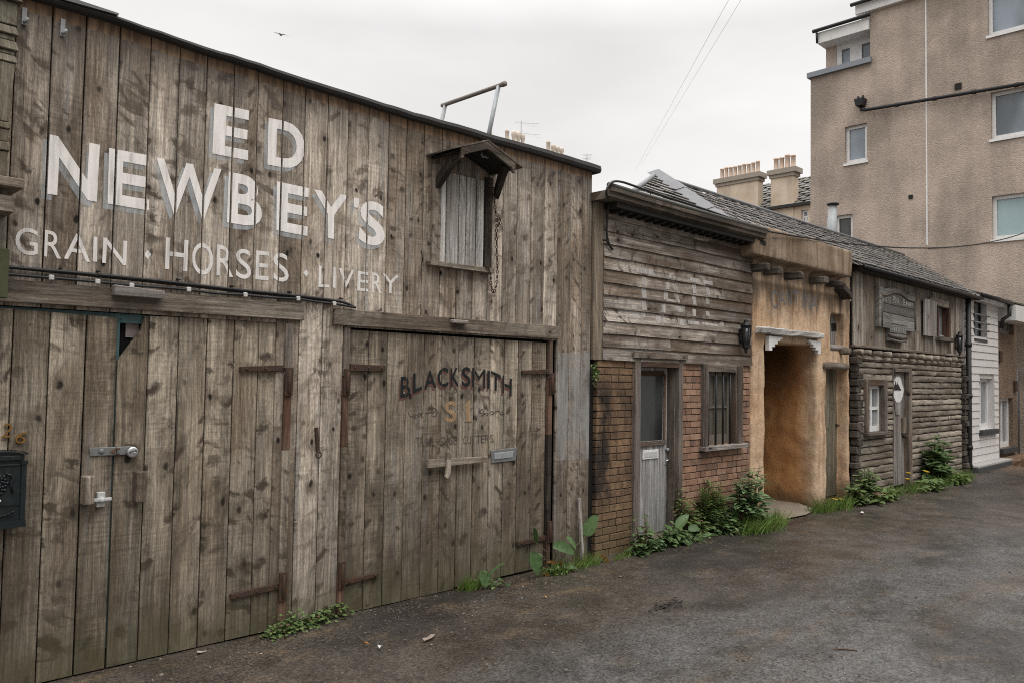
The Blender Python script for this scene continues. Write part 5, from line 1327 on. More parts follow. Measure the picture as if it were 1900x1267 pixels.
# upper window with its shutter
mb = MB(); mb.box(vw0 - .01, vw0 + .05, -.03, .05, vz0, vz1, 2); mb.box(vw1 - .05, vw1 + .05, -.03, .22, vz0, vz1, 2); kv = mb.build('window', M['rust_wood'], cabin, bevel=.004, label='small upper window with an open board shutter')
a, b = PY(1727, 560, -.05).x, PY(1761, 560, -.05).x; mb = MB(); mb.box(a, b, -.05, .02, vz1 - .02, vz1 + .12, 0); mb.build('head_board', M['cabin_boards'], kv, bevel=.005)
mb = MB(); mb.box(vw0 - .08, vw1 + .06, -.09, .02, vz0 - .08, vz0 + .0, 0); mb.build('sill', M['frame_wood'], kv, bevel=.006)
mb = MB(); mb.box(vw0 + .05, vw1 - .06, .10, .105, vz0, vz1); mb.build('pane', M['glass_curtain'], kv)
mb = MB(); mb.box(vw0 + .22, vw0 + .25, .07, .099, vz0, vz1 , 2); mb.box(vw0 + .05, vw1 - .06, .071, .098, vz0, vz0 + .05, 0); mb.build('sash', M['white_paint'], kv)
mb = MB(); s0, s1 = PY(1714.5, 594, -.06).x, PY(1737.5, 594, -.06).x; planks(mb, [s0, lerp(s0, s1, .52), s1], vz0 - .02, lambda x: vz1 + .06, -.075, .03, .008); mb.build('shutter', M['grey_wood'], kv)
lantern('wall_lantern', 'small black carriage lantern beside the drainpipe on the cabin boards', 1782, 615, 660, 13, -.0)

# carved hanging sign
sgn = thing('shop_sign', 'carved grey wooden sign with wavy top and stepped foot on the cabin boards', 'sign', (PY(1665, 575).x, -.1, 2.9))
YS = -.075
S0, S1 = PY(1631.5, 570, YS).x, PY(1699, 570, YS).x
sz = lambda px, py: PY(px, py, YS)
outl = [(1632, 606), (1651, 609.5), (1652, 617), (1650.5, 632), (1660, 634), (1664, 637.5), (1668, 636), (1671, 634.5), (1681, 634), (1681.5, 620), (1682, 614), (1698, 616), (1698.5, 547), (1692, 543), (1684, 548), (1672, 537.5), (1660, 534), (1648, 535), (1641, 537), (1639, 532), (1632, 531)]
P2 = [(sz(*p).x, sz(*p).z) for p in outl]
mb = MB(); mb.prism(P2, YS, -.004, 0, .6); sb_ = mb.build('sign_board', wood('sign_timber', light=(.235, .225, .21), brown=(.165, .152, .138), knots=.05, feather=.3, saw=.05, streak=.6), sgn, bevel=.004)
mb = MB()
arcp = [(1637, 547.5), (1644, 548), (1652, 545), (1660, 543.5), (1668, 545), (1675, 549), (1682, 555.5), (1690, 558.5), (1697, 559.5)]
mb.tube([tuple(sz(*p)) for p in arcp], .022, 6, g=0)
mb.tube([tuple(sz(1637, 547)), tuple(sz(1636, 606))], .02, 6); mb.tube([tuple(sz(1697, 559)), tuple(sz(1697.5, 614))], .02, 6)
for y0, y1 in ((562.5, 574.5), (579, 590.5), (602.5, 607)): pass
mb.build('moulding', M['frame_wood'], sgn)
pn = Paint()
M['sign_line'] = paint_mat('sign_board_joint', (.03, .026, .022), wear=.35, base=.9)
M['sign_tone'] = paint_mat('sign_dark_panel', (.12, .115, .105), wear=.46, base=.6, soft=.15)
M['sign_text'] = paint_mat('sign_pale_text', (.42, .405, .37), wear=.42, base=.8, soft=.15)
for a, b in (((1637, 562), (1697, 575)), ((1637, 578), (1697, 591)), ((1654, 600.5), (1683, 606)), ((1652, 617), (1681, 621))): pn.ribbon([a, ((a[0] + b[0]) / 2, (a[1] + b[1]) / 2), b], .014, YS)
pn.build('board_joint', M['sign_line'], sgn, lambda x, z: YS, lift=.003)
pn = Paint(); pn.pxpoly([(1638, 563.5), (1696, 576), (1696, 589), (1638, 577)], YS); pn.pxpoly([(1638, 549), (1657, 546), (1670, 547), (1684, 558), (1696, 561), (1696, 574), (1638, 561)], YS); pn.pxpoly([(1658, 604), (1678, 608), (1678, 618), (1658, 615)], YS)
pn.build('dark_ground', M['sign_tone'], sgn, lambda x, z: YS, lift=.002)
pn = Paint()
Z8 = ((1625, 525), 11.01)
word(pn, "I I I I", (150, 315), (250, 300), (250, 390), (150, 385), Z8, YS)
word(pn, "'S", (255, 290), (315, 300), (315, 405), (255, 390), Z8, YS, .0)
word(pn, 'PINK', (345, 265), (485, 330), (485, 445), (345, 415), Z8, YS, .01)
word(pn, '-', (505, 380), (545, 390), (545, 440), (505, 430), Z8, YS)
word(pn, 'E', (560, 335), (605, 350), (605, 475), (560, 465), Z8, YS, .01)
word(pn, 'IIIII', (615, 380), (755, 415), (755, 490), (615, 465), Z8, YS)
word(pn, 'IIIIII', (370, 900), (580, 930), (580, 1010), (370, 985), Z8, YS)
pn.build('lettering', M['sign_text'], sgn, lambda x, z: YS, lift=.005, label="worn pale letters of which 'S PINK can be read")
mb = MB(); p0, p1 = sz(1651, 622), sz(1681, 627); mb.tube([tuple(p0), tuple((p0 + p1) / 2 + Vector((0, -.02, -.02))), tuple(p1)], .035, 6, g=0); p0, p1 = sz(1652, 630), sz(1681, 632); mb.tube([tuple(p0), tuple((p0 + p1) / 2 + Vector((0, -.02, -.03))), tuple(p1)], .025, 6, g=0); mb.build('carved_foot', M['frame_wood'], sgn)
# gap fillers and side walls of cabin
mb = MB(); mb.box(AX1 + .01, KX0 - .04, .16, .2, GZ, 3.6); mb.box(KX1 - .02, KX1, .05, 3, GZ, 3.6); mb.box(KX0, KX0 + .02, .05, 3, GZ, 3.6); mb.build('end_wall', M['dark_wood'], cabin)
mb = MB(); q = PY(1579, 488, -.03); mb.box(KX0 + .0, KX0 + .20, -.05, -.005, PY(1590, 508).z, kzT - .02, 2); mb.build('corner_block', M['frame_wood'], cabin, bevel=.01)
cb = MB(); cb.tube(cab([(1577, 641), (1581, 645), (1583, 652), (1583, 662)], -.10, .01), .012, 6); tag(cb.build('loose_cable', M['cable']), 'short black cable stub bending down between cantina and cabin', 'cable')

# ------------------------------------------------------------------ long slate roof behind the fronts
shed = thing('slate_roofed_shed', 'long low slate roof rising behind the jail, cantina and cabin fronts', 'shed', (14, 1, GZ))
RY, EY = 1.32, -.16
rl = PY(1215, 330, RY); rr_ = PY(1690, 477, RY); zE = PY(1588, 487, EY).z
ex1 = PY(1815, 541, EY).x; hipx = PY(1345, 404, EY + .05).x
RZ = (rl.z + rr_.z) / 2
def slatemat():
    t = NT('roof_slate'); p = t.pos(); ext = t.attr('ext'); rnd = t.sep(ext)[2]; x = t.sep(p)[0]
    c = t.ramp(rnd, [(0, (.085, .078, .074)), (.35, (.155, .145, .138)), (.7, (.21, .196, .186)), (1, (.135, .118, .104))])
    n = t.noise(p, 5, 5, .65); n2 = t.noise(p, 45, 3)
    c = t.mix(1, c, t.gray(t.mr(t.add(t.mul(n, .5), t.mul(n2, .5)), .3, .7, .65, 1.3)), 'MULTIPLY')
    c = t.mix(t.mul(t.mr(t.noise(p, 3.1, 4), .52, .66), t.mr(x, 15, 19, .12, .7)), c, (.075, .085, .03))
    t.bump(n2, .4, .008)
    return t.out(c, .62, spec=.35)
M['slate'] = slatemat()
def slope(mb, A0, A1, B0, B1, rows, w, thick=.012):
    """slates from eave line A0-A1 up to ridge line B0-B1"""
    A0, A1, B0, B1 = map(Vector, (A0, A1, B0, B1))
    nrm = (A1 - A0).cross(B0 - A0).normalized()
    if nrm.z < 0: nrm = -nrm
    for r in range(rows):
        t0, t1 = r / rows, min(1, (r + 1.35) / rows)
        a, b = A0.lerp(B0, t0), A1.lerp(B1, t0); c, d = A0.lerp(B0, t1), A1.lerp(B1, t1)
        n = max(1, int((b - a).length / w)); off = (r % 2) * .5
        for i in range(-1, n + 1):
            u0, u1 = (i + off) / n, (i + 1 + off) / n - .012
            u0, u1 = max(0, u0), min(1, u1)
            if u1 - u0 < .15 / n or rng.random() < .006: continue
            j = rng.uniform(0, .010); l1 = nrm * (thick * 2.2 + j + rng.uniform(0, .004)); l0 = nrm * (.004 + j * .3); dn = (A0 - B0).normalized() * rng.uniform(-.012, .022)
            P0, P1, P2_, P3 = a.lerp(b, u0) + dn, a.lerp(b, u1) + dn, c.lerp(d, u1), c.lerp(d, u0)
            mb.hexa([P0 + l1, P1 + l1, P2_ + l0, P3 + l0, P0 + l1 - nrm * thick, P1 + l1 - nrm * thick, P2_ - nrm * .004, P3 - nrm * .004], 2)
mb = MB(); zE0 = zE
slope(mb, (hipx, EY, zE), (ex1, EY, zE), (rl.x, RY, RZ), (ex1, RY, RZ), 11, .26)
# hip end at the left
hb = PZ(1168, 347, zE + .12)
slope(mb, (hb.x, hb.y, zE), (hipx, EY, zE), (rl.x, RY, RZ), (rl.x + .001, RY, RZ), 11, .26)
slope(mb, (ex1, RY * 2 - EY, zE), (hipx, RY * 2 - EY, zE), (ex1, RY, RZ), (rl.x, RY, RZ), 8, .5)
n_ = Vector((0, 0, -.03))
for q in (((hipx, EY, zE), (ex1, EY, zE), (ex1, RY, RZ), (rl.x, RY, RZ)), ((hb.x, hb.y, zE), (hipx, EY, zE), (rl.x, RY, RZ)), ((ex1, RY * 2 - EY, zE), (hb.x, hb.y, zE), (rl.x, RY, RZ), (ex1, RY, RZ))):
    mb.face([Vector(p) + n_ for p in q], 2, .1)
mb.build('roof', M['slate'], shed)
mb = MB(); nrm = Vector((0, -(RZ - zE), 0)) ; 
A_ = Vector((hipx, EY, zE)); B_ = Vector((rl.x, RY, RZ)); side = Vector((.26, 0, 0)); 
for k in range(5):
    a, b = A_.lerp(B_, k * .192), A_.lerp(B_, (k + 1.06) * .192); up = Vector((0, -.03, .085 + .006 * (k % 2)))
    w0 = .20
    mb.poly([a + Vector((-w0 * .55, .12, -.02)) + up, a + up + Vector((0, 0, .035)), a + Vector((w0 * 1.1, 0, -.005)) + up, b + Vector((-w0 * .5, .12, -.02)) + up, b + up + Vector((0, 0, .03)), b + Vector((w0 * 1.1, 0, -.005)) + up,], [(0, 1, 4, 3), (1, 2, 5, 4)], 2, .5)
mb.build('lead_hip', plain('lead_flashing', (.18, .18, .19), .6, .1, var=.35, sc=7, dirt=(.2, .2, .2), dirtf=.5), shed)
mb = MB(); mb.tube([(rl.x, RY, RZ + .02), (ex1, RY, RZ + .02)], .028, 8, g=0); mb.tube([(rl.x, RY, RZ + .02), (hb.x, hb.y, zE + .04)], .03, 8); mb.build('ridge', plain('ridge_lead', (.17, .175, .185), .55, .1, var=.4, sc=8), shed)
mb = MB(); mb.box(KX0 - .02, ex1 + .05, EY - .02, .05, zE - .10, zE - .012, 0); mb.build('eave_board', M['dark_wood'], shed)
mb = MB(); mb.tube([(KX0 - .05, EY - .05, zE - .05), (ex1 + .1, EY - .05, zE - .06)], .035, 8, g=0); mb.build('gutter', M['iron_black'], shed)
mb = MB(); mb.box(hipx, ex1, RY * 2 - EY - .05, RY * 2 - EY, GZ, zE - .11); mb.build('wall', M['dark_wood'], shed)
# flue
fl = thing('flue_pipe', 'grey metal flue pipe with dark cap behind the slate roof', 'flue', (16.5, 1.9, 4))
a, b = PY(1543, 435, 1.75), PY(1545.5, 381, 1.75); mb = MB(); mb.tube([(a.x, 1.75, zE), (a.x, 1.75, a.z), (b.x, 1.75, b.z)], [.105, .105, .075], 14); mb.build('pipe', M['zinc'], fl)
mb = MB(); mb.lathe((b.x, 1.75, b.z), [(.09, -.01), (.12, .0), (.12, .03), (.07, .05)], 14); mb.build('cap', M['iron_black'], fl)

# ------------------------------------------------------------------ WHITE HOUSE
wh = thing('white_house', 'narrow white clapboard house with black drainpipe beside the log cabin', 'house', (19.6, 0, GZ))
HX0, HX1 = PY(1788, 700).x, PY(1851, 700).x
hzB, hzT = .13, 3.62
a0, a1 = PY(1806, 600).x, PY(1829.5, 600).x; az0, az1 = PY(1815, 629).z, PY(1815, 556).z
b0, b1 = PY(1816.5, 750).x, PY(1844, 750).x; bz0, bz1 = PY(1820, 797).z, PY(1820, 701).z
M['white_clap'] = plain('white_clapboard', (.62, .60, .59), .55, var=.12, sc=3, dirt=(.42, .40, .37), dirtf=.3)
mb = MB(); bh = .158; z = hzB; 
while z < hzT:
    segs = [(HX0, HX1)]
    for (x0, x1, z0, z1) in ((a0, a1, az0, az1), (b0, b1, bz0, bz1)):
        if z0 - .02 < z + bh / 2 < z1 + .02:
            segs = [s for q in segs for s in ((q[0], min(q[1], x0)), (max(q[0], x1), q[1])) if s[1] - s[0] > .02] if True else segs
    for s0, s1 in segs: mb.prism_x([(-.022, z), (-.004, z + bh), (.02, z + bh), (.02, z)], s0, s1, 0)
    z += bh
mb.build('clapboard_wall', M['white_clap'], wh)
mb = MB(); wall_holes(mb, 1, .021, .12, HX0, HX1, GZ, hzT, [(a0, a1, az0, az1), (b0, b1, bz0, bz1)]); mb.box(HX1 - .01, HX1 + .004, -.02, 4, GZ, hzT); mb.box(HX0, HX0 + .02, .03, 4, GZ, hzT); mb.build('wall_lining', M['white_clap'], wh)
def sash_window(parent, x0, x1, z0, z1, y, glass, bars=(1, 0), fw=.05, sill=None, label=None, frame=None):
    mb = MB(); cols, rows = bars; us = [x0 + fw] + [lerp(x0 + fw, x1 - fw, i / (cols + 1)) for i in range(1, cols + 1)] + [x1 - fw]; vs = [z0 + fw * 1.5] + [lerp(z0 + fw * 1.5, z1 - fw, i / (rows + 1)) for i in range(1, rows + 1)] + [z1 - fw]
    h = fw * .4
    holes = [(us[i] + (h if i else 0), us[i + 1] - (h if i < cols else 0), vs[j] + (h if j else 0), vs[j + 1] - (h if j < rows else 0)) for i in range(cols + 1) for j in range(rows + 1)]
    wall_holes(mb, 1, y, .035, x0, x1, z0, z1, holes); w = mb.build('window', frame or M['white_paint'], parent, label=label)
    mb = MB(); mb.box(x0, x1, y + .036, y + .04, z0, z1); mb.build('pane', glass, w)
    if sill: 
        mb = MB(); mb.box(x0 - sill, x1 + sill, -.09, y, z0 - .11, z0 - .001, 0); mb.build('sill', M['slate_sill'], w, bevel=.006)
    return w
M['slate_sill'] = plain('dark_grey_sill', (.045, .05, .053), .55, var=.3)
sash_window(wh, b0, b1, bz0, bz1, .12, M['glass_curtain'], (1, 0), .075, .06, 'tall white lower window with a dark sill')
uw = sash_window(wh, a0, a1, az0, az1, .10, M['glass_curtain'], (1, 0), .05, None, 'upper window behind three dark rails', M['iron_black'])
for k in range(3):
    z = lerp(az0, az1, (.22, .40, .60)[k]); mb = MB(); mb.tube([(a0 - .04, -.05, z), (a1 + .04, -.05, z)], .022, 8, g=0)
    for x in (a0 - .02, a1 + .02): mb.tube([(x, -.05, z), (x, .0, z)], .014, 6)
    mb.build('guard_rail', M['greyplate'], uw)
mb = MB(); mb.box(a0, a1, -.03, .02, az0 - .06, az0); mb.build('sill', M['slate_sill'], uw)
dp_ = MB(); px = PY(1797.5, 700, -.09).x; dp_.tube([(px, -.09, 3.56), (px, -.09, .16), (px + .03, -.11, .08), (px + .16, -.16, .04)], .055, 10)
for z in (.5, 1.55, 2.6): dp_.tube([(px, -.09, z - .04), (px, -.09, z + .04)], .068, 10)
tag(dp_.build('drainpipe', M['iron_black']), 'long black drainpipe between the log cabin and the white house', 'drainpipe')
mb = MB(); mb.box(HX0 + .02, PY(1877, 858, -.22).x, -.26, .02, GZ, .09, 0); mb.build('plinth', plain('dark_plinth', (.055, .06, .062), .7, var=.4), wh, bevel=.01)
mb = MB(); mb.box(HX0 + .02, PY(1876, 858, -.2).x, -.24, .0, .0905, .125, 0); mb.build('plinth_top', plain('pebbled_plinth_top', (.45, .44, .42), .8, var=.7, sc=30), wh)
# roof of white house and cottage: shallow and mossy
hx1 = 24.0; mb = MB(); 
M['slate_moss'] = M['slate']
e0, e1 = PY(1818, 546, -.15), PY(1899, 571, -.15)
slope(mb, (ex1 + .02, -.18, e0.z), (hx1, -.18, e0.z), (ex1 + .02, .75, e0.z + .33), (hx1, .75, e0.z + .33), 6, .3)
slope(mb, (hx1, 1.7, e0.z), (ex1 + .02, 1.7, e0.z), (hx1, .75, e0.z + .33), (ex1 + .02, .75, e0.z + .33), 4, .5)
mb.build('roof', M['slate'], wh)
mb = MB(); mb.tube([(ex1 + .1, -.23, e0.z - .03), (HX1 + .3, -.23, e0.z - .05)], .05, 8, g=0); q = PY(1863, 590, -.15); mb.tube([(HX1 + .12, -.22, e0.z - .07), (HX1 + .12, -.22, e0.z - .32), (HX1 + .06, -.1, e0.z - .42), (HX1 + .06, -.07, e0.z - .62)], .045, 8); mb.build('gutter', M['iron_black'], wh)
mb = MB(); mb.box(HX0, hx1, -.16, .0, e0.z - .14, e0.z - .03, 0); mb.build('fascia', M['white_paint'], wh)

# rendered cottage beyond
def harl(name, c0, c1, sc=34):
    t = NT(name); p = t.pos(); x, y, z = t.sep(p)
    d, vc = t.voro(p, sc); r, g_, b_ = t.sep(vc)
    n = t.noise(p, .7, 5, .6); n3 = t.noise(t.scale(p, (1, 1, .35)), .9, 4, .6)
    c = t.mix(r, c0, c1)
    c = t.mix(1, c, t.gray(t.mr(t.add(t.mul(n, .5), t.add(t.mul(n3, .25), t.mul(t.noise(t.scale(p, (2.2, 2.2, .16)), 1, 4, .6), .25))), .36, .64, .66, 1.18)), 'MULTIPLY')
    c = t.mix(t.mul(t.mr(d, .0, .5, 1, 0), .12), c, (.5, .44, .38))
    t.bump(t.sub(.5, d), .5, .02)
    return t.out(c, .93, spec=.15)
M['harl'] = harl('pebbledash', (.36, .292, .242), (.435, .36, .304))
M['harl_dark'] = harl('brown_pebbledash', (.155, .108, .076), (.25, .185, .138))
cot = thing('pebbledash_cottage', 'brown pebbledash cottage front with white window just beyond the white house', 'house', (21.5, .15, GZ))
CX0, CX1 = HX1 + .01, PY(1887, 700, .12).x
cy = .12
q0, q1 = PY(1853, 780, cy).x, PY(1880, 780, cy).x; qz0, qz1 = PY(1866, 830, cy).z, PY(1866, 738, cy).z
u0, u1 = PY(1853.5, 610, cy).x, PY(1881, 610, cy).x; uz0, uz1 = PY(1866, 620, cy).z, PY(1866, 588, cy).z
mb = MB(); wall_holes(mb, 1, cy, .14, CX0, CX1, GZ, 3.5, [(q0 + .1, q1, qz0, qz1), (u0 + .1, u1, uz0, uz1)]); mb.box(CX1 - .03, CX1 - .001, cy + .001, 1.5, GZ, 3.5)
mb.build('wall', M['harl_dark'], cot)
sash_window(cot, q0 + .1, q1, qz0, qz1, cy + .1, M['glass_curtain'], (1, 0), .075, None, 'tall white cottage window')
mb = MB(); mb.box(q0 + .05, q1 + .08, cy - .09, cy + .1, qz0 - .12, qz0 - .001, 0); mb.build('sill', M['slate_sill'], cot, bevel=.006)
sash_window(cot, u0 + .1, u1, uz0, uz1, cy + .1, M['glass_curtain'], (0, 0), .06, None, 'low upper window under the eaves', M['greyplate'])
p0, p1 = PY(1862, 575, -.05), PY(1893, 602, -.05); mb = MB(); mb.box(p0.x, p1.x, -.30, cy - .005, p1.z, p0.z + .1, 0); mb.build('eaves_box', M['white_paint'], cot)
for (px, py) in ((1853.5, 661), (1882, 716)):
    p = PY(px, py, cy); mb = MB(); mb.box(p.x - .1, p.x + .1, cy - .05, cy - .001, p.z - .13, p.z + .13); mb.build('vent', M['iron_rust'], cot)
mb = MB(); p = PX(1889, 700, 23.9); mb.tube([(23.9, p.y, GZ), (23.9, p.y, PX(1889, 686, 23.9).z), (23.9, p.y - 1.0, PX(1889, 686, 23.9).z)], .03, 6); tag(mb.build('metal_rail', M['zinc']), 'thin grey metal pipe frame on the brown wall at the far right', 'pipe')
mb = MB(); p = PY(1862, 850, -.1); mb.box(HX1 + .02, 23.9, -.5, -.44, GZ, .16, 0); mb.box(HX1 + .02, 23.9, -.439, .11, GZ, .10, 0); tag(mb.build('timber_step', wood('step_timber', light=(.27, .17, .09), brown=(.2, .115, .055), knots=.1)), 'low orange-brown timber step at the cottage base', 'step')

# ------------------------------------------------------------------ FLATS
flats = thing('block_of_flats', 'tall brown pebbledash block of flats with white windows behind the row', 'building', (26, 2, GZ))
XF = 24.0
fy = lambda px, py: PX(px, py, XF).y
fz = lambda px, py: PX(px, py, XF).z
yfar, ypent = fy(1504, 300), fy(1614.5, 70)
zpar, ztop = fz(1505, 146), fz(1606, 33) + .35
wins = []
def fwin(x0, x1, y0, y1): 
    a, b = PX(x0, y1, XF), PX(x1, y0, XF); return (b.y, a.y, a.z, b.z)
wl_ = [fwin(1568, 1608.5, 228, 305), fwin(1549, 1582, 397, 470)]
big_w = []
for (x0, ytop, ybot) in ((1833, -30, 68), (1839, 173, 260), (1841, 365, 446)):
    a, b = PX(x0, ybot, XF), PX(x0, ytop, XF); big_w.append((a.y - 1.25, a.y, a.z, b.z))
wl_ += big_w
mb = MB()
wall_holes(mb, 0, XF, .16, -7.0, ypent, GZ, ztop, [w for w in wl_ if w[1] < ypent + .01])
# storey below the terrace
lowh = [w for w in wl_ if w[0] >= ypent - .3]
wall_holes(mb, 0, XF, .16, ypent, yfar, GZ, zpar, [(max(w[0], ypent), w[1], w[2], w[3]) for w in wl_ if w[1] > ypent])
mb.box(XF + .2, XF + 14, yfar - .03, yfar, GZ, zpar); mb.box(XF + .2, XF + 14, -7, -6.97, GZ, ztop)
mb.box(XF + .25, XF + 14, -6.9, yfar - .1, zpar - .25, zpar - .1)
mb.box(XF + .55, XF + .6, fy(1553, 85) - .02, fy(1534, 85), zpar, ztop - .3)
mb.build('wall', M['harl'], flats)
def flat_window(w, glass, bars, fw=.09):
    y0, y1, z0, z1 = w; cols = bars
    us = [y0 + fw] + [lerp(y0 + fw, y1 - fw, i / (cols + 1)) for i in range(1, cols + 1)] + [y1 - fw]
    mb = MB(); wall_holes(mb, 0, XF + .10, .05, y0, y1, z0, z1, [(us[i], us[i + 1] - (.04 if i < cols else 0), z0 + fw * 1.2, z1 - fw) for i in range(cols + 1)])
    f_ = mb.build('window', M['white_paint'], flats)
    mb = MB(); mb.box(XF + .151, XF + .155, y0, y1, z0, z1); mb.build('pane', glass, f_)
    mb = MB(); mb.box(XF - .04, XF + .099, y0 - .04, y1 + .04, z0 - .07, z0 - .001); mb.build('sill', M['harl'] if fw < .09 else M['white_paint'], f_)
    return f_
for i, w in enumerate(wl_): flat_window(w, M['glass_teal'] if i == 4 else (M['glass_dark'] if i == 1 else M['glass_sky']), 0)
# items standing on the sills, seen through the glass
# terrace storey set back: white frames, fascia, gutter, parapet capping
xs_ = XF + .45
a, b = PX(1553, 125, xs_), PX(1616, 55, xs_); mb = MB(); ya, yb = PX(1552, 100, xs_).y, ypent
gw_ = [(PX(1577, 100, xs_).y, PX(1562, 100, xs_).y, zpar + .05, ztop - .95), (yb, PX(1599, 100, xs_).y, zpar + .25, ztop - .95)]
wall_holes(mb, 0, xs_, .05, yb - .1, ya, zpar - .1, ztop - .38, gw_); tw = mb.build('terrace_front', M['white_paint'], flats)
mb = MB(); mb.box(xs_ + .06, xs_ + .065, yb - .1, ya, zpar - .1, ztop - .4); mb.build('pane', M['glass_sky'], tw)
mb = MB(); mb.box(xs_ - .02, xs_ + .1, ya + .001, PX(1533, 100, xs_).y, zpar - .1, ztop - .39); mb.build('terrace_wall', M['harl'], flats)
g0, g1 = PX(1516, 66, XF - .1).y, ypent + .01; zf0 = fz(1606, 33)
mb = MB(); mb.box(XF - .08, XF + 8, g1, g0, zf0 - .42, zf0 - .06); mb.build('fascia', M['white_paint'], flats, bevel=.01)
mb = MB(); mb.tube([(XF - .14, g0 + .12, zf0 - .01), (XF - .14, g1 - .05, zf0 - .01)], .06, 8); mb.tube([(XF - .14, g0, zf0 - .05), (XF - .1, g0, zf0 - .4)], .035, 6); mb.build('gutter', M['iron_black'], flats)
mb = MB(); mb.box(XF - .1, XF + .3, ypent - .05, yfar + .08, zpar, zpar + .16); mb.build('parapet_capping', plain('lead_capping', (.22, .235, .26), .5, .1, var=.4, sc=3), flats)
zr0 = fz(1587, 16); mb = MB(); mb.box(XF - .14, XF + 8, -7, fy(1590, 14), ztop - .24, ztop + .05); mb.build('upper_fascia', M['white_paint'], flats, bevel=.01)
mb = MB(); mb.tube([(XF - .22, fy(1587, 14) + .05, ztop + .06), (XF - .22, -7, ztop + .06)], .06, 8); mb.box(XF - .1, XF + 8, -7, fy(1590, 14) - .05, ztop + .051, ztop + .1); mb.build('upper_gutter', M['iron_black'], flats)
# joint line, drain, vents
mb = MB(); a, b = PX(1717, 20, XF), PX(1721, 455, XF); mb.box(XF - .006, XF - .001, (a.y + b.y) / 2 - .018, (a.y + b.y) / 2 + .018, b.z, ztop - .25); mb.build('expansion_joint', M['white_paint'], flats)
mb = MB(); a, b = PX(1600, 206, XF - .12), PX(1905, 155, XF - .12); pd_ = (b - a); mb.tube([(XF - .12, a.y + .05, a.z + .14), (XF - .12, a.y + .02, a.z + .03), (XF - .12, a.y - .1, a.z), (XF - .12, a.y - 4.6, a.z + (b.z - a.z) * 4.6 / (a.y - b.y))], .05, 10)
for k in range(1, 5): 
    y = a.y - k * 1.0; z = a.z + (b.z - a.z) * k / (a.y - b.y); mb.tube([(XF - .12, y - .05, z), (XF - .12, y + .05, z)], .062, 10)
mb.build('waste_pipe', M['iron_black'], flats)
p = PX(1597, 191, XF - .12); mb = MB(); mb.hexa([(XF - .26, p.y - .10, p.z - .12), (XF - .26, p.y + .10, p.z - .12), (XF - .28, p.y + .15, p.z + .10), (XF - .28, p.y - .15, p.z + .10), (XF - .001, p.y - .1, p.z - .12), (XF - .001, p.y + .1, p.z - .12), (XF - .001, p.y + .15, p.z + .1), (XF - .001, p.y - .15, p.z + .1)])
for s_ in (-.07, .07): mb.tube([(XF - .13, p.y + s_, p.z + .08), (XF - .13, p.y + s_, p.z + .2)], .04, 8)
mb.build('hopper', M['iron_black'], flats, bevel=.01)
for (px, py, s_) in ((1778, 161, .085), (1690, 366, .055)):
    p = PX(px, py, XF); mb = MB(); mb.box(XF - .03, XF - .001, p.y - s_, p.y + s_, p.z - s_, p.z + s_); mb.build('vent', M['soffit'], flats)
mb = MB(); a, b = PX(1722, 461, XF), PX(1840, 451, XF); mb.box(XF - .02, XF - .001, -6.9, a.y, a.z - .02, a.z + .02); mb.build('render_step', M['harl'], flats)

# ------------------------------------------------------------------ distant tenements
def stonemat():
    t = NT('pale_sandstone'); p = t.pos(); n = t.noise(p, .8, 5, .6); n2 = t.noise(t.scale(p, (1, 1, .3)), 1.4, 4)
    c = t.mix(t.mr(n, .35, .65), (.48, .385, .29), (.58, .49, .39)); c = t.mix(t.mul(t.mr(n2, .5, .7), .4), c, (.24, .20, .165))
    return t.out(c, .9, spec=.2)
M['stone'] = stonemat(); M['pot'] = plain('clay_pot', (.58, .45, .36), .8, var=.35, sc=3); M['pot_pale'] = plain('pale_clay_pot', (.62, .54, .46), .8, var=.4, sc=3)
M['stone_dark'] = plain('sooty_stone_cap', (.32, .28, .235), .9, var=.4, sc=3)
ten = thing('sandstone_tenement', 'pale sandstone tenement with two chimney stacks beyond the slate roof', 'building', (46, 15, GZ))
XT = 45.0
ty = lambda px, py: PX(px, py, XT)
zte = ty(1460, 383).z
mb = MB(); wy0, wy1 = 6.0, ty(1334, 390).y
w1 = ty(1487, 415); w2 = ty(1500, 389)
wall_holes(mb, 0, XT, .2, wy0, wy1, GZ, zte, [(w2.y, w1.y, w1.z, w2.z)]); mb.box(XT + .3, XT + 10, wy1 - .2, wy1, GZ, zte); mb.box(XT + .3, XT + 10, wy0, wy0 + .2, GZ, zte); mb.build('wall', M['stone'], ten)
mb = MB(); wall_holes(mb, 0, XT + .12, .05, w2.y, w1.y, w1.z, w2.z, [(w2.y + .12, (w1.y + w2.y) / 2 - .05, w1.z + .1, (w1.z + w2.z) / 2 - .05), ((w1.y + w2.y) / 2 + .05, w1.y - .12, w1.z + .1, (w1.z + w2.z) / 2 - .05), (w2.y + .12, w1.y - .12, (w1.z + w2.z) / 2 + .05, w2.z - .1)]); tww = mb.build('window', M['white_paint'], ten)
mb = MB(); mb.box(XT + .18, XT + .185, w2.y, w1.y, w1.z, w2.z); mb.build('pane', M['glass_sky'], tww)
zrt = ty(1450, 338).z
mb = MB(); slope(mb, (XT - .1, wy1 + .1, zte), (XT - .1, wy0, zte), (XT + 3.2, wy1 + .1, zrt + .9), (XT + 3.2, wy0, zrt + .9), 12, .8, .03); mb.face([(XT - .1, wy1 + .1, zte - .03), (XT - .1, wy0, zte - .03), (XT + 3.2, wy0, zrt + .87), (XT + 3.2, wy1 + .1, zrt + .87)], 2, .3); mb.build('roof', M['slate'], ten)
mb = MB(); mb.box(XT - .25, XT + .0, wy0, wy1, zte - .12, zte + .05); mb.build('eaves_gutter', M['iron_black'], ten)
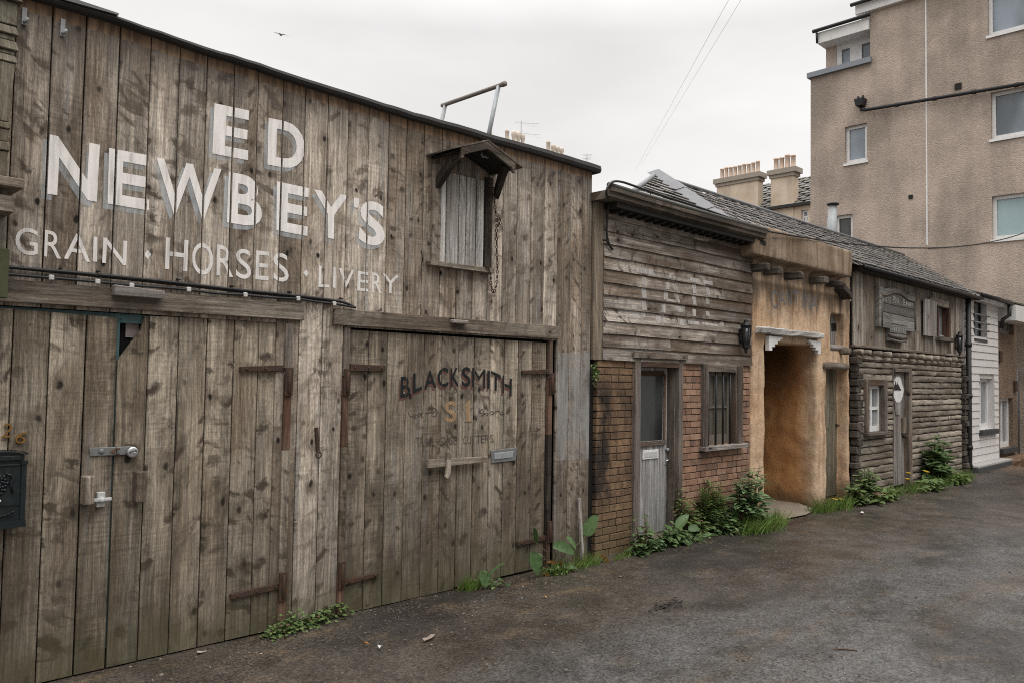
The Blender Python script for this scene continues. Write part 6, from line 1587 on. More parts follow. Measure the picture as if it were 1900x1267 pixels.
def stack(x0, x1, ycap, ybase, npots, potpx, pm):
    a, b = ty(x0, ycap), ty(x1, ycap); zc_ = a.z; c = thing and None
    mb = MB(); mb.box(XT - .05, XT + .6, b.y, a.y, ty(x0, ybase).z - 1.5, zc_ - .3); st = mb.build('chimney', M['stone'], ten)
    mb = MB(); mb.box(XT - .2, XT + .75, b.y - .2, a.y + .2, zc_ - .3, zc_); mb.box(XT - .12, XT + .67, b.y - .08, a.y + .08, zc_ - .5, zc_ - .301); mb.build('chimney_cap', M['stone_dark'], st)
    for k in range(npots):
        y = lerp(a.y - .18, b.y + .18, k / (npots - 1)); h = potpx * rng.uniform(.9, 1.1); mb = MB(); r_ = .125 if npots > 5 else .15
        mb.lathe((XT + .28, y, zc_), [(r_ * 1.15, 0), (r_ * 1.1, h * .1), (r_, h * .15), (r_ * .92, h * .85), (r_ * 1.12, h * .88), (r_ * 1.12, h * .96), (r_ * .8, h)], 10); mb.build('chimney_pot', pm, st)
stack(1331, 1407, 334, 385, 9, .74, M['pot']); stack(1431, 1473, 318, 375, 4, .84, M['pot'])
ten2 = thing('far_tenement', 'distant tenement whose chimney pots just show over the barn roof edge', 'building', (24, 21, GZ))
YT = 20.0
mb = MB(); mb.box(20, 29.2, YT + .4, YT + 8, GZ, 9.8); mb.build('wall', M['stone'], ten2)
mb = MB(); slope(mb, (20, YT + .3, 9.8), (29.2, YT + .3, 9.8), (20, YT + 2.2, 10.6), (29.2, YT + 2.2, 10.6), 6, .5, .03); mb.build('roof', M['slate'], ten2)
for pots, xa, xb, yc in (([(941, 244, 7), (953.5, 245, 7.5), (962, 247, 7.5), (970, 251, 7)], 930, 978, 268), ([(1017.5, 264.5, 6.5), (1026.5, 270, 7), (1034.5, 273.5, 7), (1042, 276, 6.5)], 1008, 1053, 290), ([(911, 244.5, 4)], 906, 915, 255)):
    a, b = PY(xa, yc, YT), PY(xb, yc, YT); zt_ = PY((xa + xb) / 2, yc - 2, YT).z
    mb = MB(); mb.box(a.x, b.x, YT, YT + .9, 9.5, zt_); st = mb.build('chimney', M['stone_dark'], ten2)
    for (px, pt_, w) in pots:
        p = PY(px, pt_ - 1.5, YT + .3); r_ = abs(PY(px + w / 2, pt_, YT + .3).x - p.x) * .92; h = p.z - zt_
        mb = MB(); straight = px in (941, 1017.5)
        prof_ = [(r_ * 1.0, 0), (r_ * .85, h * .1), (r_ * .85, h * .85), (r_ * .98, h * .88), (r_ * .9, h)] if straight else [(r_, 0), (r_ * .75, h * .2), (r_ * .7, h * .45), (r_, h * .68), (r_ * 1.02, h * .9), (r_ * .6, h)]
        mb.lathe((p.x, YT + .3, zt_), prof_, 10); mb.build('chimney_pot', M['pot_pale'], st)
def aerial(px, py0, py1, Y, label, arms):
    t = MB(); a, b = PY(px, py1, Y), PY(px, py0, Y); t.tube([(a.x, Y, a.z - .3), (b.x, Y, b.z)], .014, 5)
    for (f, l0, l1, dy) in arms:
        z = lerp(a.z, b.z, f); t.tube([(a.x - l0, Y + dy, z), (a.x + l1, Y - dy, z + .1)], .006, 5)
        for k in range(5):
            x = a.x + lerp(-l0, l1, k / 4); t.tube([(x, Y - .22, z), (x, Y + .22, z + .05)], .003, 4)
    tag(t.build('aerial', plain('aerial_metal', (.25, .25, .26), .5, .3)), label, 'aerial')
aerial(967, 226, 258, YT + .2, 'spindly television aerial beside the chimney pots above the canopy', [(.95, .15, .9, .25), (.35, .1, 1.1, .2)])
aerial(1089, 288, 304, YT + .4, 'tiny television aerial near the right end of the barn roof edge', [(.9, .2, .25, .1), (.5, .15, .2, .1)])
# wires
def wire(p, q, r, name, label, sag=.0, n=14):
    p, q = Vector(p), Vector(q); pts = [p.lerp(q, i / n) - Vector((0, 0, sag * 4 * (i / n) * (1 - i / n))) for i in range(n + 1)]
    t = MB(); t.tube(pts, r, 5); return tag(t.build(name, M['cable']), label, 'wire', 'overhead wires')
wire(PY(1352, 0, 3) + (PY(1352, 0, 3) - PY(1215, 250, 20)) * .3, PY(1178, 318, 26), .0032, 'overhead_wire', 'left of the two thin wires slanting across the sky')
wire(PY(1376, 0, 3) + (PY(1376, 0, 3) - PY(1195, 300, 20)) * .3, PY(1190, 306, 26), .0032, 'overhead_wire', 'right of the two thin wires slanting across the sky')
# black cable: off the jail corner, along the gutter and over to the flats
gg = lambda x, y, Y: Vector(PY(x, y, Y))
pl_ = [gg(1137, 464, -.04), gg(1130, 455, -.045), gg(1125, 434, -.045), gg(1127, 394, -.06), gg(1131, 370, -.12), gg(1124, 363, -.28), gg(1127, 346, -.29), gg(1138, 336, -.28), gg(1155, 338, -.26), gg(1172, 344, -.25), gg(1230, 364, -.25), gg(1300, 386, -.25), gg(1400, 421, -.25), gg(1426, 430, -.25)]
o_ = pl_
for _ in range(2):
    nn = [o_[0]]
    for a, b in zip(o_, o_[1:]): nn += [a.lerp(b, .25), a.lerp(b, .75)]
    o_ = nn + [o_[-1]]
end = PX(1905, 431, XF - .02); st_ = o_[-1]
for k in range(1, 17):
    t_ = k / 16; o_.append(st_.lerp(end, t_) - Vector((0, 0, .62 * 4 * t_ * (1 - t_) * .5)))
mb = MB(); mb.tube(o_, .013, 6); p = gg(1124, 447, -.05); mb.tube([(p.x - .05, -.05, p.z), (p.x + .03, -.06, p.z)], .009, 5)
tag(mb.build('overhead_cable', M['cable']), 'black cable looping off the jail gutter and across to the flats', 'cable')
# gull
gl_ = MB(); c = PY(521, 65, 22); s_ = .32; ax = CR; up = Vector((0, 0, 1)); fw_ = CF
def gp(a, b, d): return c + (ax * a + up * b + fw_ * d) * s_
gl_.tube([gp(-.05, 0, -.5), gp(0, .0, -.2), gp(.0, .0, .1), gp(.02, .02, .4)], [.015, .045, .045, .015], 8)
gl_.poly([gp(-.1, .02, -.2), gp(-.1, .02, .12), gp(-.55, .22, .12), gp(-.5, .22, -.1), gp(-1.0, .34, .3)], [(0, 1, 2, 3), (3, 2, 4)])
gl_.poly([gp(.1, .02, -.2), gp(.1, .02, .12), gp(.55, .0, .12), gp(.5, .0, -.1), gp(1.1, -.22, .3)], [(0, 1, 2, 3), (3, 2, 4)])
tag(gl_.build('gull', plain('gull_plumage', (.5, .49, .48), .8)), 'small gull gliding with spread wings in the sky above the barn', 'bird')

# ------------------------------------------------------------------ GROUND
def groundmat():
    t = NT('damp_lane_surface'); p = t.pos(); x, y, z = t.sep(p)
    n = t.noise(p, .45, 6, .62); n2 = t.noise(p, 2.4, 5, .65); n3 = t.noise(p, 9, 5, .7); sp_ = t.noise(p, 95, 3, .6)
    vd, vc = t.voro(p, 70); r, g_, b_ = t.sep(vc)
    vd2, vc2 = t.voro(p, 26); r2, g2, b2 = t.sep(vc2)
    brown = t.mix(t.mr(n2, .3, .7), (.042, .035, .028), (.064, .053, .043))
    grey = t.mix(t.mr(n3, .3, .7), (.062, .0605, .0595), (.088, .0865, .085))
    # the worn carriageway is greyer towards the middle of the lane and along old wheel tracks
    track = t.noise(t.scale(p, (.28, 1.5, 1)), 1, 5, .62)
    gy = t.add(t.add(y, t.mul(t.sub(n, .5), 1.8)), t.mul(x, .085))
    gf = t.mr(gy, -.95, -1.75)
    gf = t.mul(gf, t.mr(track, .33, .50))
    c = t.mix(gf, brown, grey)
    # dark damp stains, tan silt
    st = t.noise(t.scale(p, (.42, .8, 1)), .9, 6, .62, .4)
    c = t.mix(t.mul(t.mr(st, .48, .66), .75), c, (.015, .012, .010))
    edge = t.mr(t.add(y, t.mul(t.sub(n2, .5), 1.1)), -1.5, -.25)
    tan = t.mul(t.mr(t.noise(t.scale(p, (1, 1.6, 1)), 2.1, 5, .65), .53, .68), t.add(.25, t.mul(edge, .5)))
    c = t.mix(tan, c, (.110, .078, .048))
    far = t.mul(t.mr(x, 18.6, 20.5), t.mr(y, -2.6, -.8)); c = t.mix(t.mul(far, .8), c, t.mix(t.mr(n3, .4, .6), (.12, .08, .055), (.19, .13, .09)))
    # speckle of aggregate
    c = t.mix(1, c, t.gray(t.mr(t.add(t.mul(r, .55), t.mul(sp_, .45)), .15, .85, .42, 1.65, smooth=False)), 'MULTIPLY')
    sp2 = t.noise(p, 30, 4, .7)
    c = t.mix(1, c, t.gray(t.mr(sp2, .32, .68, .84, 1.16, smooth=False)), 'MULTIPLY')
    c = t.mix(t.mul(t.math('GREATER_THAN', r2, .93), t.mul(t.mr(vd2, .16, .26, 1, 0), .7)), c, t.mix(g2, (.24, .205, .165), (.035, .03, .028)))
    # cracks
    ce, _ = t.voro(t.scale(t.comb(t.add(x, t.mul(n3, .4)), t.add(y, t.mul(n2, .5)), 0), (.5, .8, 1)), 1, 'DISTANCE_TO_EDGE')
    c = t.mix(t.mul(t.mr(ce, .004, .012, 1, 0), t.mul(t.mr(n, .5, .6), .6)), c, (.03, .026, .022))
    ro = t.mr(t.add(t.mul(n2, .5), t.mul(n, .5)), .36, .62, .27, .58)
    ro = t.math('SUBTRACT', ro, t.mul(gf, .14))
    h = t.add(t.add(t.mul(r, .35), t.mul(sp_, .5)), t.add(t.mul(n3, 1.6), t.mul(n2, 1.5)))
    t.bump(h, .34, .010)
    return t.out(c, ro, spec=.45)
M['ground'] = groundmat()
mb = MB(); 
nx, ny = 130, 46
vs, fs = [], []
for i in range(nx + 1):
    for j in range(ny + 1):
        x = -6 + 36 * i / nx; y = .14 - 8.5 * j / ny
        z = GZ + .004 + .018 * (mnoise.noise(Vector((x * .5, y * .7, 0)))) * min(1, max(0, -y / .8)) + .008 * mnoise.noise(Vector((x * 2, y * 2, 4)))
        z += .03 * max(0, 1 - abs(y + .18) / .3) * (.4 + .6 * abs(mnoise.noise(Vector((x * 1.3, 0, 9))))) * (0 if oA - .3 < x < oB + .3 else 1)
        vs.append((x, y, z))
for i in range(nx):
    for j in range(ny):
        a = i * (ny + 1) + j; fs.append((a, a + 1, a + ny + 2, a + ny + 1))
mb.poly(vs, fs, smooth=True)
tag(mb.build('lane', M['ground']), kind='structure')
mb = MB(); mb.face([(-300, -300, GZ - .03), (400, -300, GZ - .03), (400, 300, GZ - .03), (-300, 300, GZ - .03)]); tag(mb.build('ground', plain('earth', (.07, .055, .04), .9, var=.5, sc=2)), kind='structure')

# loose grit, denser along the foot of the walls
mb = MB()
def stone(mb, c, r, flat=.6):
    vs = []; 
    base = [(1, 0, 0), (-1, 0, 0), (0, 1, 0), (0, -1, 0), (0, 0, 1), (0, 0, -.6)]
    an = rng.uniform(0, 6.28); ca, sa = math.cos(an), math.sin(an)
    for b in base:
        k = r * rng.uniform(.65, 1.2); vs.append((c[0] + (b[0] * ca - b[1] * sa) * k, c[1] + (b[0] * sa + b[1] * ca) * k * .8, c[2] + b[2] * k * flat))
    mb.poly(vs, [(0, 2, 4), (2, 1, 4), (1, 3, 4), (3, 0, 4), (2, 0, 5), (1, 2, 5), (3, 1, 5), (0, 3, 5)], smooth=False)
for k in range(9500):
    x = rng.uniform(1.2, 19) if rng.random() < .5 else rng.uniform(1.6, 8); u = rng.random()
    y = -.02 - abs(rng.gauss(0, .30)) if u < .60 else (-rng.uniform(.1, 3.2) if u < .93 else -rng.uniform(0, 4.5))
    if y < -4.6 or (oA < x < oB and y > -.3): continue
    stone(mb, (x, y, GZ + .012), rng.choice((.003, .004, .005, .006, .007, .010)) * (1 if rng.random() < .97 else 1.8))
def gritmat():
    t = NT('grit'); r = t.sep(t.attr('ext'))[2]
    c = t.ramp(r, [(0, (.025, .022, .02)), (.45, (.075, .06, .046)), (.85, (.11, .09, .068)), (.97, (.19, .165, .14)), (1, (.34, .32, .29))])
    return t.out(c, .85)
tag(mb.build('gravel', gritmat()), 'loose grit scattered over the lane and along the walls', 'gravel', kind='stuff')

# litter
def litter(name, label, cat, px, size, col, n=6, lift=.012, ar=.5, curl=.02, group=None):
    c = PZ(*px); mb = MB(); an = rng.uniform(0, 3); pts = []
    for k in range(n):
        a = 2 * PI * k / n; rr = size * rng.uniform(.7, 1.1); u, v = math.cos(a) * rr, math.sin(a) * rr * ar
        pts.append((c.x + u * math.cos(an) - v * math.sin(an), c.y + u * math.sin(an) + v * math.cos(an), GZ + lift + rng.uniform(0, curl)))
    pts.append((c.x, c.y, GZ + lift + curl * .3))
    mb.poly(pts, [(k, (k + 1) % n, n) for k in range(n)])
    o = mb.build(name, plain('litter_' + name, col, .8, var=.4, sc=30)); return tag(o, label, cat, group)
litter('paper_scrap', 'dirty crumpled paper strip lying on the lane below the blacksmith doors', 'litter', (796, 1187), .085, (.27, .22, .18), 8, .014, .28, .02)
litter('paper_scrap', 'small white scrap on the lane left of the larger paper strip', 'litter', (753, 1191), .022, (.62, .60, .58), 5)
litter('paper_scrap', 'white chip of litter nearest the camera below the paper strip', 'litter', (705, 1205), .02, (.58, .56, .54), 4)
litter('paper_scrap', 'pale flat scrap beside the padlocked double door at the bottom left', 'litter', (372, 1216), .05, (.36, .32, .27), 7, .014, .4)
litter('paper_scrap', 'white fleck on the far lane in front of the log cabin', 'litter', (1600, 953), .07, (.55, .54, .52), 5, .014, .4)
litter('dead_leaf', 'orange dead leaf on the lane between the paper scraps', 'leaf', (677, 1198), .03, (.28, .12, .035), 6, .012, .5, .02)
litter('dead_leaf', 'tiny tan leaf out on the lane below the dock plants', 'leaf', (1012, 1111), .022, (.30, .17, .06), 6, .012, .5, .02)
mb = MB(); c0 = PZ(1238, 1126)
for k in range(46):
    a = rng.uniform(0, 6.28); u = rng.gauss(0, .11); v = rng.gauss(0, .03); L = rng.uniform(.03, .09)
    p = Vector((c0.x + u, c0.y + v, GZ + .014 + rng.uniform(0, .015))); d = Vector((math.cos(a) , math.sin(a) * .4, rng.uniform(-.05, .15))) * L
    mb.tube([p - d / 2, p + d / 2], .0045, 4)
tag(mb.build('twig_debris', plain('wet_twigs', (.022, .018, .015), .8)), 'dark heap of wet twigs lying alone in the middle of the lane', 'debris')
mb = MB(); a, b = PZ(1547, 1207), PZ(1590, 1209); mb.tube([(a.x, a.y, GZ + .012), ((a.x + b.x) / 2, (a.y + b.y) / 2 + .01, GZ + .016), (b.x, b.y, GZ + .012)], .006, 5); tag(mb.build('twig', plain('dry_twig', (.09, .06, .04), .8)), 'single straight twig on the grey part of the lane', 'twig')
mb = MB(); a, b = PY(1081.5, 1018, -.08), PY(1074, 924, -.03); mb.hexa([(a.x - .02, -.09, GZ), (a.x + .02, -.09, GZ), (b.x + .018, -.045, b.z), (b.x - .018, -.045, b.z), (a.x - .02, -.07, GZ), (a.x + .02, -.07, GZ), (b.x + .018, -.022, b.z), (b.x - .018, -.022, b.z)], 2)
tag(mb.build('timber_stake', M['grey_wood'], bevel=.003), 'thin grey timber stake leaning on the barn boards beside the dock plants', 'stake')

# ------------------------------------------------------------------ PLANTS
def leafmat(name, c0, c1, dead=None, gloss=.6):
    t = NT(name); e = t.sep(t.attr('ext')); p = t.pos()
    n = t.noise(p, 30, 3)
    c = t.mix(e[2], c0, c1)
    if dead: c = t.mix(t.math('GREATER_THAN', t.math('FRACT', t.mul(e[2], 13.3)), .93), c, dead)
    c = t.mix(1, c, t.gray(t.mr(n, .3, .7, .8, 1.2)), 'MULTIPLY')
    t.out(c, gloss, spec=.4)
    tr = t.t.nodes.new('ShaderNodeBsdfTranslucent'); t.set(tr.inputs[0], c)
    mx = t.t.nodes.new('ShaderNodeMixShader'); mx.inputs[0].default_value = .22
    t.t.links.new(t.b.outputs[0], mx.inputs[1]); t.t.links.new(tr.outputs[0], mx.inputs[2]); t.t.links.new(mx.outputs[0], t.o.inputs[0])
    return t.m
M['leaf_dock'] = leafmat('dock_leaf', (.050, .100, .032), (.115, .19, .072), gloss=.42)
M['leaf_grass'] = leafmat('grass_blade', (.070, .135, .022), (.165, .25, .05), (.24, .19, .09))
M['leaf_dark'] = leafmat('dark_leaf', (.050, .095, .032), (.13, .20, .07))
M['leaf_blue'] = leafmat('bluish_leaf', (.070, .13, .052), (.17, .25, .115))
M['leaf_ivy'] = leafmat('ground_ivy_leaf', (.070, .115, .035), (.155, .215, .075), (.11, .07, .04))
M['leaf_fern'] = leafmat('willowherb_leaf', (.075, .125, .030), (.16, .22, .065), (.16, .10, .05))
M['stem'] = plain('plant_stem', (.085, .085, .04), .7, var=.5); M['stem_red'] = plain('dry_stem', (.13, .075, .045), .7, var=.5)
M['dead'] = leafmat('dead_dock_leaf', (.26, .11, .03), (.36, .18, .06))
M['yellow'] = plain('yellow_petals', (.62, .42, .03), .6, var=.2); M['lilac'] = plain('lilac_petals', (.45, .38, .48), .6, var=.2)
def leaf(mb, base, d, L, W, droop=.3, roll=0.0, segs=5, prof=None, fold=.25, r=None, wave=0.0):
    base = Vector(base); d = Vector(d).normalized(); up = Vector((0, 0, 1))
    side = d.cross(up); side = side.normalized() if side.length > 1e-4 else Vector((1, 0, 0))
    side = Matrix.Rotation(roll, 3, d) @ side
    r = rng.random() if r is None else r
    vs = []; p = base.copy(); dd = d.copy()
    prof = prof or (lambda t: math.sin(PI * min(1, t * .96 + .04)) ** .75)
    for i in range(segs + 1):
        t = i / segs; w = W * .5 * prof(t); nn = side.cross(dd).normalized()
        wv = wave * W * math.sin(t * 19 + r * 9)
        vs += [p - side * w + nn * (fold * w + wv), p, p + side * w + nn * (fold * w - wv)]
        p = p + dd * (L / segs); dd = (dd + Vector((0, 0, -droop / segs * 1.4))).normalized(); side = (side - dd * side.dot(dd)).normalized()
    fs = []
    for i in range(segs):
        a = i * 3; fs += [(a, a + 1, a + 4, a + 3), (a + 1, a + 2, a + 5, a + 4)]
    mb.poly(vs, fs, rnd=r, smooth=True)
def gpos(px, py): p = PZ(px, py); return Vector((p.x, p.y, GZ + .005))
def grass(label, pxs, n, h, spread, seed=0, yellow=0):
    mb = MB()
    for k in range(n):
        c = gpos(*rng.choice(pxs)); b = c + Vector((rng.gauss(0, spread), rng.gauss(0, spread * .5), 0)); b.y = min(b.y, -.02)
        hh = h * rng.uniform(.45, 1.1); an = rng.uniform(0, 6.28); tilt = rng.uniform(.1, .75)
        d = Vector((math.cos(an) * tilt, math.sin(an) * tilt - .15, 1)).normalized()
        r = rng.random(); w = rng.uniform(.003, .0055) * (1 + c.x * .05); s_ = Vector((math.sin(an + 1), -math.cos(an + 1), 0)) * w
        p = b; vs = []; dd = d
        for i in range(4):
            f = 1 - i / 3.05; vs += [p - s_ * f, p + s_ * f]; p = p + dd * hh / 3; dd = (dd + Vector((0, 0, -.28 * tilt - .12))).normalized()
        mb.poly(vs, [(0, 1, 3, 2), (2, 3, 5, 4), (4, 5, 7, 6)], rnd=r)
    return tag(mb.build('grass_tuft', M['leaf_grass']), label, 'grass')
DK = lambda t: (math.sin(PI * min(1, t ** .8 * .93 + .07))) ** .6
def dock(label, base, leaves, dead=(), fine=0, fsp=.1):
    """leaves: (px, py of leaf centre, length, width, direction in the facade plane (deg), roll)"""
    b = gpos(*base); t = thing('dock_plant', label, 'dock', b)
    mb = MB(); ms = MB()
    for (px, py, L, W, ang, roll, Y) in leaves:
        c = PY(px, py, Y); d = Vector((math.cos(math.radians(ang)), -.25, math.sin(math.radians(ang))))
        st = c - d.normalized() * L * .5
        leaf(mb, st, d, L * 1.0, W * 1.0, .5, roll, 8, DK, .42, None, .06)
        ms.tube([b + Vector((rng.gauss(0, .02), rng.gauss(0, .02), 0)), b.lerp(st, .55) + Vector((0, -.02, .05)), st], [.006, .005, .004], 5)
    mb.build('leaves', M['leaf_dock'], t)
    if ms.v: ms.build('stem', M['stem'], t)
    if dead:
        for (px, py, L, W, ang) in dead:
            mb = MB(); c = PY(px, py, b.y - .05); d = Vector((math.cos(math.radians(ang)), -.3, math.sin(math.radians(ang)))); leaf(mb, c - d * L * .5, d, L, W, .6, rng.uniform(-.6, .6), 5, DK, .5, None, .12)
            mb.build('dead_leaf', M['dead'], t)
    if fine:
        mb = MB()
        for k in range(fine):
            p = b + Vector((rng.gauss(0, fsp), rng.gauss(-.02, fsp * .4), rng.uniform(.0, .07))); p.y = min(p.y, -.03); an = rng.uniform(0, 6.28)
            leaf(mb, p, (math.cos(an), math.sin(an) - .3, rng.uniform(.1, .9)), rng.uniform(.03, .07), rng.uniform(.015, .03), .6, rng.uniform(-.5, .5), 3)
        mb.build('undergrowth', M['leaf_ivy'], t)
    return t
dock('large-leaved dock with grass at its left, below the letter plate', (912, 1092), [(898, 1074, .15, .12, -70, .9, -.16), (921, 1052, .18, .035, 50, .2, -.1), (931, 1078, .10, .05, -35, .6, -.2), (946, 1093, .13, .06, -55, .8, -.22)], [(914, 1098, .10, .04, 10)], 20, .06)
grass('spiky grass tuft at the foot of the blacksmith door', [(858, 1096), (872, 1097), (884, 1094), (866, 1098)], 170, .17, .035)
dock('biggest dock clump, with drooping and upright leaves beside the leaning stake', (1030, 1064), [(1048, 1013, .27, .105, -6, 1.1, -.22), (993, 1044, .20, .125, -78, .95, -.2), (994, 990, .20, .045, 112, .2, -.10), (1096, 972, .24, .13, 74, 1.25, -.06),
     (1062, 1006, .17, .07, -40, .9, -.12), (1000, 1030, .09, .05, 20, .7, -.15), (1040, 1052, .14, .05, -30, .8, -.2), (1060, 1050, .16, .05, 8, .7, -.25)], [(1025, 1043, .09, .07, 0), (1040, 1045, .08, .05, -50), (1122, 1038, .13, .085, -42), (1015, 1066, .09, .05, -20)], 110, .11)
grass('grass around the biggest dock clump', [(1020, 1068), (1040, 1066), (1062, 1060), (1085, 1052), (1092, 1050), (1096, 1048)], 330, .17, .07)
grass('sparse dry grass at the foot of the brick pier', [(1148, 1040), (1160, 1036), (1168, 1032)], 110, .12, .05)
# ground ivy at the foot of the boards between the doors
mb = MB()
for k in range(620):
    t_ = rng.random(); px = lerp(492, 632, t_); py = lerp(1184, 1142, t_)
    c = gpos(px, py); p = c + Vector((rng.gauss(0, .035), -abs(rng.gauss(0, .055)), 0)); hmx = .085 + .12 * math.exp(-((t_ - .28) / .12) ** 2) + .05 * math.exp(-((t_ - .88) / .1) ** 2)
    p.z += rng.uniform(0, 1) ** 1.3 * hmx * (1 - min(1, -p.y / .22) * .6); an = rng.uniform(0, 6.28); s_ = rng.uniform(.018, .036)
    leaf(mb, p, (math.cos(an), math.sin(an) - .5, rng.uniform(-.1, .5)), s_, s_ * 1.0, .5, rng.uniform(-.4, .4), 3)
iv = tag(mb.build('ground_ivy', M['leaf_ivy']), 'low leafy weed mat between the two barn double doors', 'weed')
mb = MB()
for k in range(8):
    p = gpos(rng.uniform(512, 545), 1165) + Vector((0, -.02, rng.uniform(.1, .24))); mb.lathe(p, [(.002, -.01), (.008, 0), (.004, .008)], 6)
mb.build('lilac_flower', M['lilac'], iv)
# small clump high on the corner
mb = MB()
for k in range(170):
    p = PY(1104 + rng.gauss(0, 3.2), 690 + rng.gauss(0, 9), -.04 - abs(rng.gauss(0, .03))); an = rng.uniform(0, 6.28); s_ = rng.uniform(.018, .034)
    leaf(mb, p, (math.cos(an), -.6, math.sin(an)), s_, s_ * .8, .4, rng.uniform(-.5, .5), 3)
tag(mb.build('wall_fern', M['leaf_ivy']), 'small leafy clump growing high in the corner between barn and brick pier', 'fern')

def leafy(label, name, cat, base, stems, lm, L, W, dens, droop=.4, stemmat=None, up=.35, ground=0, gsp=.12, r0=.004, whorl=2, taper=True, gL=None):
    """stems: (px, py) of the tips; leaves set along each stem"""
    b0 = gpos(*base); t = thing(name, label, cat, b0); mb = MB(); ms = MB()
    stems = list(stems) + [(q_[0] + rng.uniform(-9, 9), q_[1] + rng.uniform(0, 30)) for q_ in stems]
    for s_ in stems:
        tip = PY(s_[0], s_[1], b0.y + rng.uniform(-.06, .05)); bb = b0 + Vector(((tip.x - b0.x) * .35 + rng.gauss(0, .02), rng.gauss(0, .02), 0))
        mid = bb.lerp(tip, .5) + Vector((rng.gauss(0, .02), -.02, .03)); H = (tip - bb).length
        pts = [bb, bb.lerp(mid, .5) + Vector((0, 0, .01)), mid, mid.lerp(tip, .5), tip]; ms.tube(pts, [r0 * 1.3, r0 * 1.2, r0, r0 * .8, r0 * .5], 5)
        n = max(4, int(H * dens * 1.35))
        for k in range(n):
            f = .06 + .94 * (k + .5) / n; i = min(3, int(f * 4)); p = pts[i].lerp(pts[i + 1], f * 4 - i)
            for q in range(whorl):
                an = k * 2.4 + q * 2 * PI / whorl + rng.uniform(-.4, .4); sc = (1 - .5 * f ** 2 if taper else 1) * rng.uniform(.8, 1.3) * 1.25
                leaf(mb, p, (math.cos(an), math.sin(an) * .8 - .1, up + rng.uniform(-.2, .25)), L * sc, W * sc, droop, rng.uniform(-.4, .4), 4)
    for k in range(int(ground * 1.0)):
        p = b0 + Vector((rng.gauss(0, gsp), -abs(rng.gauss(0, gsp * .35)), rng.uniform(0, .12))); an = rng.uniform(0, 6.28); l_ = (gL or L) * rng.uniform(.6, 1.2)
        leaf(mb, p, (math.cos(an), math.sin(an) - .3, rng.uniform(0, .8)), l_, l_ * (W / L) * 1.3, .6, rng.uniform(-.5, .5), 4)
    mb.build('leaves', lm, t); ms.build('stem', stemmat or M['stem'], t); return t
leafy('ragged weed with curling leaves beside the brick pier and pale door', 'weed', 'weed', (1188, 1030), [(1175, 957), (1196, 950), (1204, 972), (1182, 985)], M['leaf_dark'], .09, .045, 9, .7, M['stem_red'], .2, 60, .09, .005)
leafy('bluish low herb at the door threshold', 'weed', 'weed', (1214, 1024), [(1205, 1000), (1222, 1004), (1212, 1012)], M['leaf_blue'], .06, .026, 20, .4, None, .3, 90, .09, .003)
leafy('broad dark leafy plant spilling over the pale door threshold', 'weed', 'weed', (1248, 1012), [(1232, 972), (1250, 968), (1262, 976), (1244, 990)], M['leaf_dark'], .13, .042, 9, .7, None, .3, 70, .12, .005)
dock('low dock with broad flat leaves in front of the brick wall', (1284, 1006), [(1265, 965, .20, .11, 60, .8, -.15), (1288, 978, .17, .10, 20, .8, -.2), (1300, 1000, .18, .10, -10, .9, -.25), (1278, 1006, .20, .10, -20, 1.0, -.28), (1312, 990, .12, .07, 30, .6, -.2)], (), 60, .12)
leafy('tallest feathery willowherb clump in front of the brick wall', 'willowherb', 'willowherb', (1318, 990), [(1313, 890), (1320, 896), (1333, 898), (1325, 910), (1300, 910), (1340, 918)], M['leaf_fern'], .11, .019, 34, .45, None, .55, 110, .10, .004, 3)
leafy('straggly willowherb leaning on the pale door frame', 'willowherb', 'willowherb', (1280, 990), [(1261, 903), (1272, 902), (1285, 925), (1270, 935), (1294, 912)], M['leaf_fern'], .11, .024, 15, .6, M['stem_red'], .35, 60, .10, .0035, 2)
leafy('bluish spurge-like clump at the foot of the brick wall', 'spurge', 'spurge', (1332, 990), [(1325, 935), (1335, 932), (1343, 938), (1330, 950), (1340, 955), (1322, 955)], M['leaf_blue'], .06, .014, 60, .3, None, .4, 60, .08, .004, 3)
leafy('tall broad-leaved shrub at the corner of the brick wall and archway', 'shrub', 'shrub', (1377, 985), [(1390, 868), (1409, 866), (1378, 888), (1395, 902), (1370, 915), (1413, 925), (1384, 900), (1366, 895)], M['leaf_blue'], .17, .055, 14, .55, M['stem_red'], .35, 50, .10, .006, 2)
dock('dock with two pale leaves under the tall broad-leaved shrub', (1366, 992), [(1364, 955, .17, .12, 80, .9, -.2), (1368, 988, .17, .09, -20, .9, -.3), (1354, 968, .15, .08, 130, .7, -.2)], (), 40, .10)
leafy('dark leafy filler weed between the willowherb and the shrub', 'weed', 'weed', (1352, 988), [(1345, 955), (1355, 950), (1362, 960), (1350, 962)], M['leaf_dark'], .10, .045, 14, .5, None, .3, 120, .12, .004)
leafy('leafy weed rising against the right door jamb of the jail', 'weed', 'weed', (1268, 1000), [(1262, 905), (1272, 915), (1281, 930), (1258, 930), (1290, 945)], M['leaf_fern'], .12, .035, 13, .6, M['stem_red'], .3, 60, .12, .004, 2)
leafy('pale green bushy weed between the willowherb and the brick wall', 'weed', 'weed', (1306, 992), [(1300, 935), (1310, 925), (1318, 940), (1290, 950), (1326, 950)], M['leaf_ivy'], .11, .04, 16, .5, None, .35, 120, .14, .004, 2)
grass('bright rounded grass clump in front of the archway left jamb', [(1400, 988), (1412, 986), (1425, 984), (1435, 980), (1418, 982), (1392, 990), (1442, 976)], 700, .27, .09)
grass('grass patch at the foot of the archway right jamb', [(1518, 950), (1530, 949), (1545, 947), (1558, 945), (1568, 942)], 480, .24, .10)
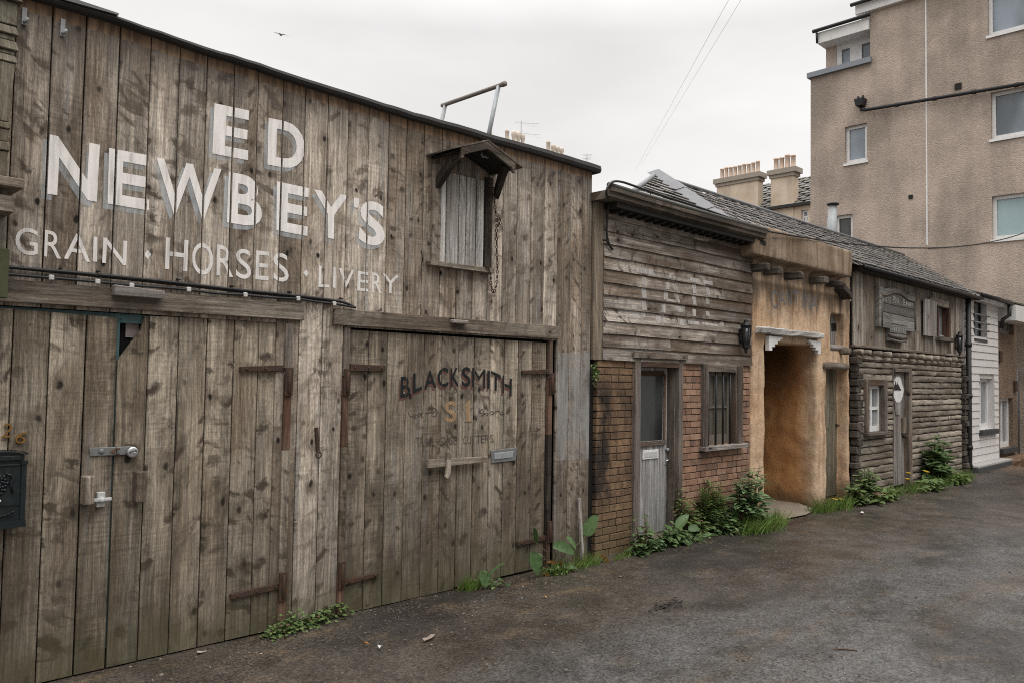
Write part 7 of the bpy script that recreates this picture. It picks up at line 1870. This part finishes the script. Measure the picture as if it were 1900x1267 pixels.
leafy('bushy nettle patch at the left corner of the log cabin', 'nettle', 'nettle', (1600, 931), [(1580, 895), (1592, 880), (1604, 868), (1612, 866), (1620, 880), (1598, 890), (1630, 905), (1575, 905), (1610, 895), (1586, 905), (1622, 900)], M['leaf_ivy'], .15, .07, 13, .5, None, .35, 150, .32, .006, 2)
grass('long grass strip before the cabin door', [(1625, 928), (1638, 926), (1650, 922), (1662, 918)], 240, .24, .13)
grass('long grass strip before the right part of the log wall', [(1690, 912), (1702, 911), (1715, 908), (1728, 905), (1740, 902), (1755, 899)], 330, .24, .15)
grass('grass strip running up to the drainpipe foot', [(1762, 897), (1772, 894), (1782, 891), (1790, 889)], 300, .27, .13)
leafy('dark green shrub growing against the right part of the log wall', 'shrub', 'shrub', (1732, 897), [(1735, 806), (1742, 815), (1728, 822), (1750, 818), (1738, 840), (1722, 850), (1748, 850), (1733, 860), (1755, 835), (1726, 875), (1744, 870)], M['leaf_dark'], .20, .10, 11, .5, None, .25, 70, .2, .009, 2)
leafy('low pale weed between the nettle patch and the cabin door', 'weed', 'weed', (1642, 926), [(1632, 908), (1645, 905), (1652, 910)], M['leaf_fern'], .14, .045, 12, .6, None, .3, 70, .22, .004, 2)
leafy('low weed with broad leaves under the shrub by the log wall', 'weed', 'weed', (1722, 908), [(1712, 893), (1725, 890), (1735, 893)], M['leaf_ivy'], .16, .07, 10, .7, None, .3, 80, .24, .004, 2)
leafy('leafy weed beside the drainpipe foot', 'weed', 'weed', (1774, 896), [(1768, 880), (1778, 878), (1784, 884)], M['leaf_fern'], .16, .055, 11, .6, None, .35, 60, .2, .004, 2)
def dandelion(label, pxs):
    for px, py, gx, gy in pxs:
        b = gpos(gx, gy); c = PY(px, py, b.y); t = thing('dandelion', label, 'dandelion', b, 'dandelions by the log cabin')
        mb = MB(); mb.tube([b, b.lerp(c, .6) + Vector((.01, 0, 0)), c], .006, 5); mb.build('stem', M['stem'], t)
        mb = MB()
        for k in range(11):
            an = 2 * PI * k / 11; leaf(mb, c, (math.cos(an), math.sin(an) - .2, .45), .055, .022, .3, 0, 2)
        mb.lathe(c, [(.005, -.01), (.026, .005), (.012, .018)], 8); mb.build('flower', M['yellow'], t)
dandelion('yellow dandelion flower right of the cabin door', [(1716, 874, 1716, 902), (1721, 876, 1722, 904)])
dandelion('yellow dandelion flower at the foot of the cabin door', [(1686, 878, 1688, 908), (1684, 889, 1686, 912)])
dandelion('yellow dandelion flower before the narrow mossy side door', [(1549, 927, 1549, 944), (1561, 927, 1560, 942)])
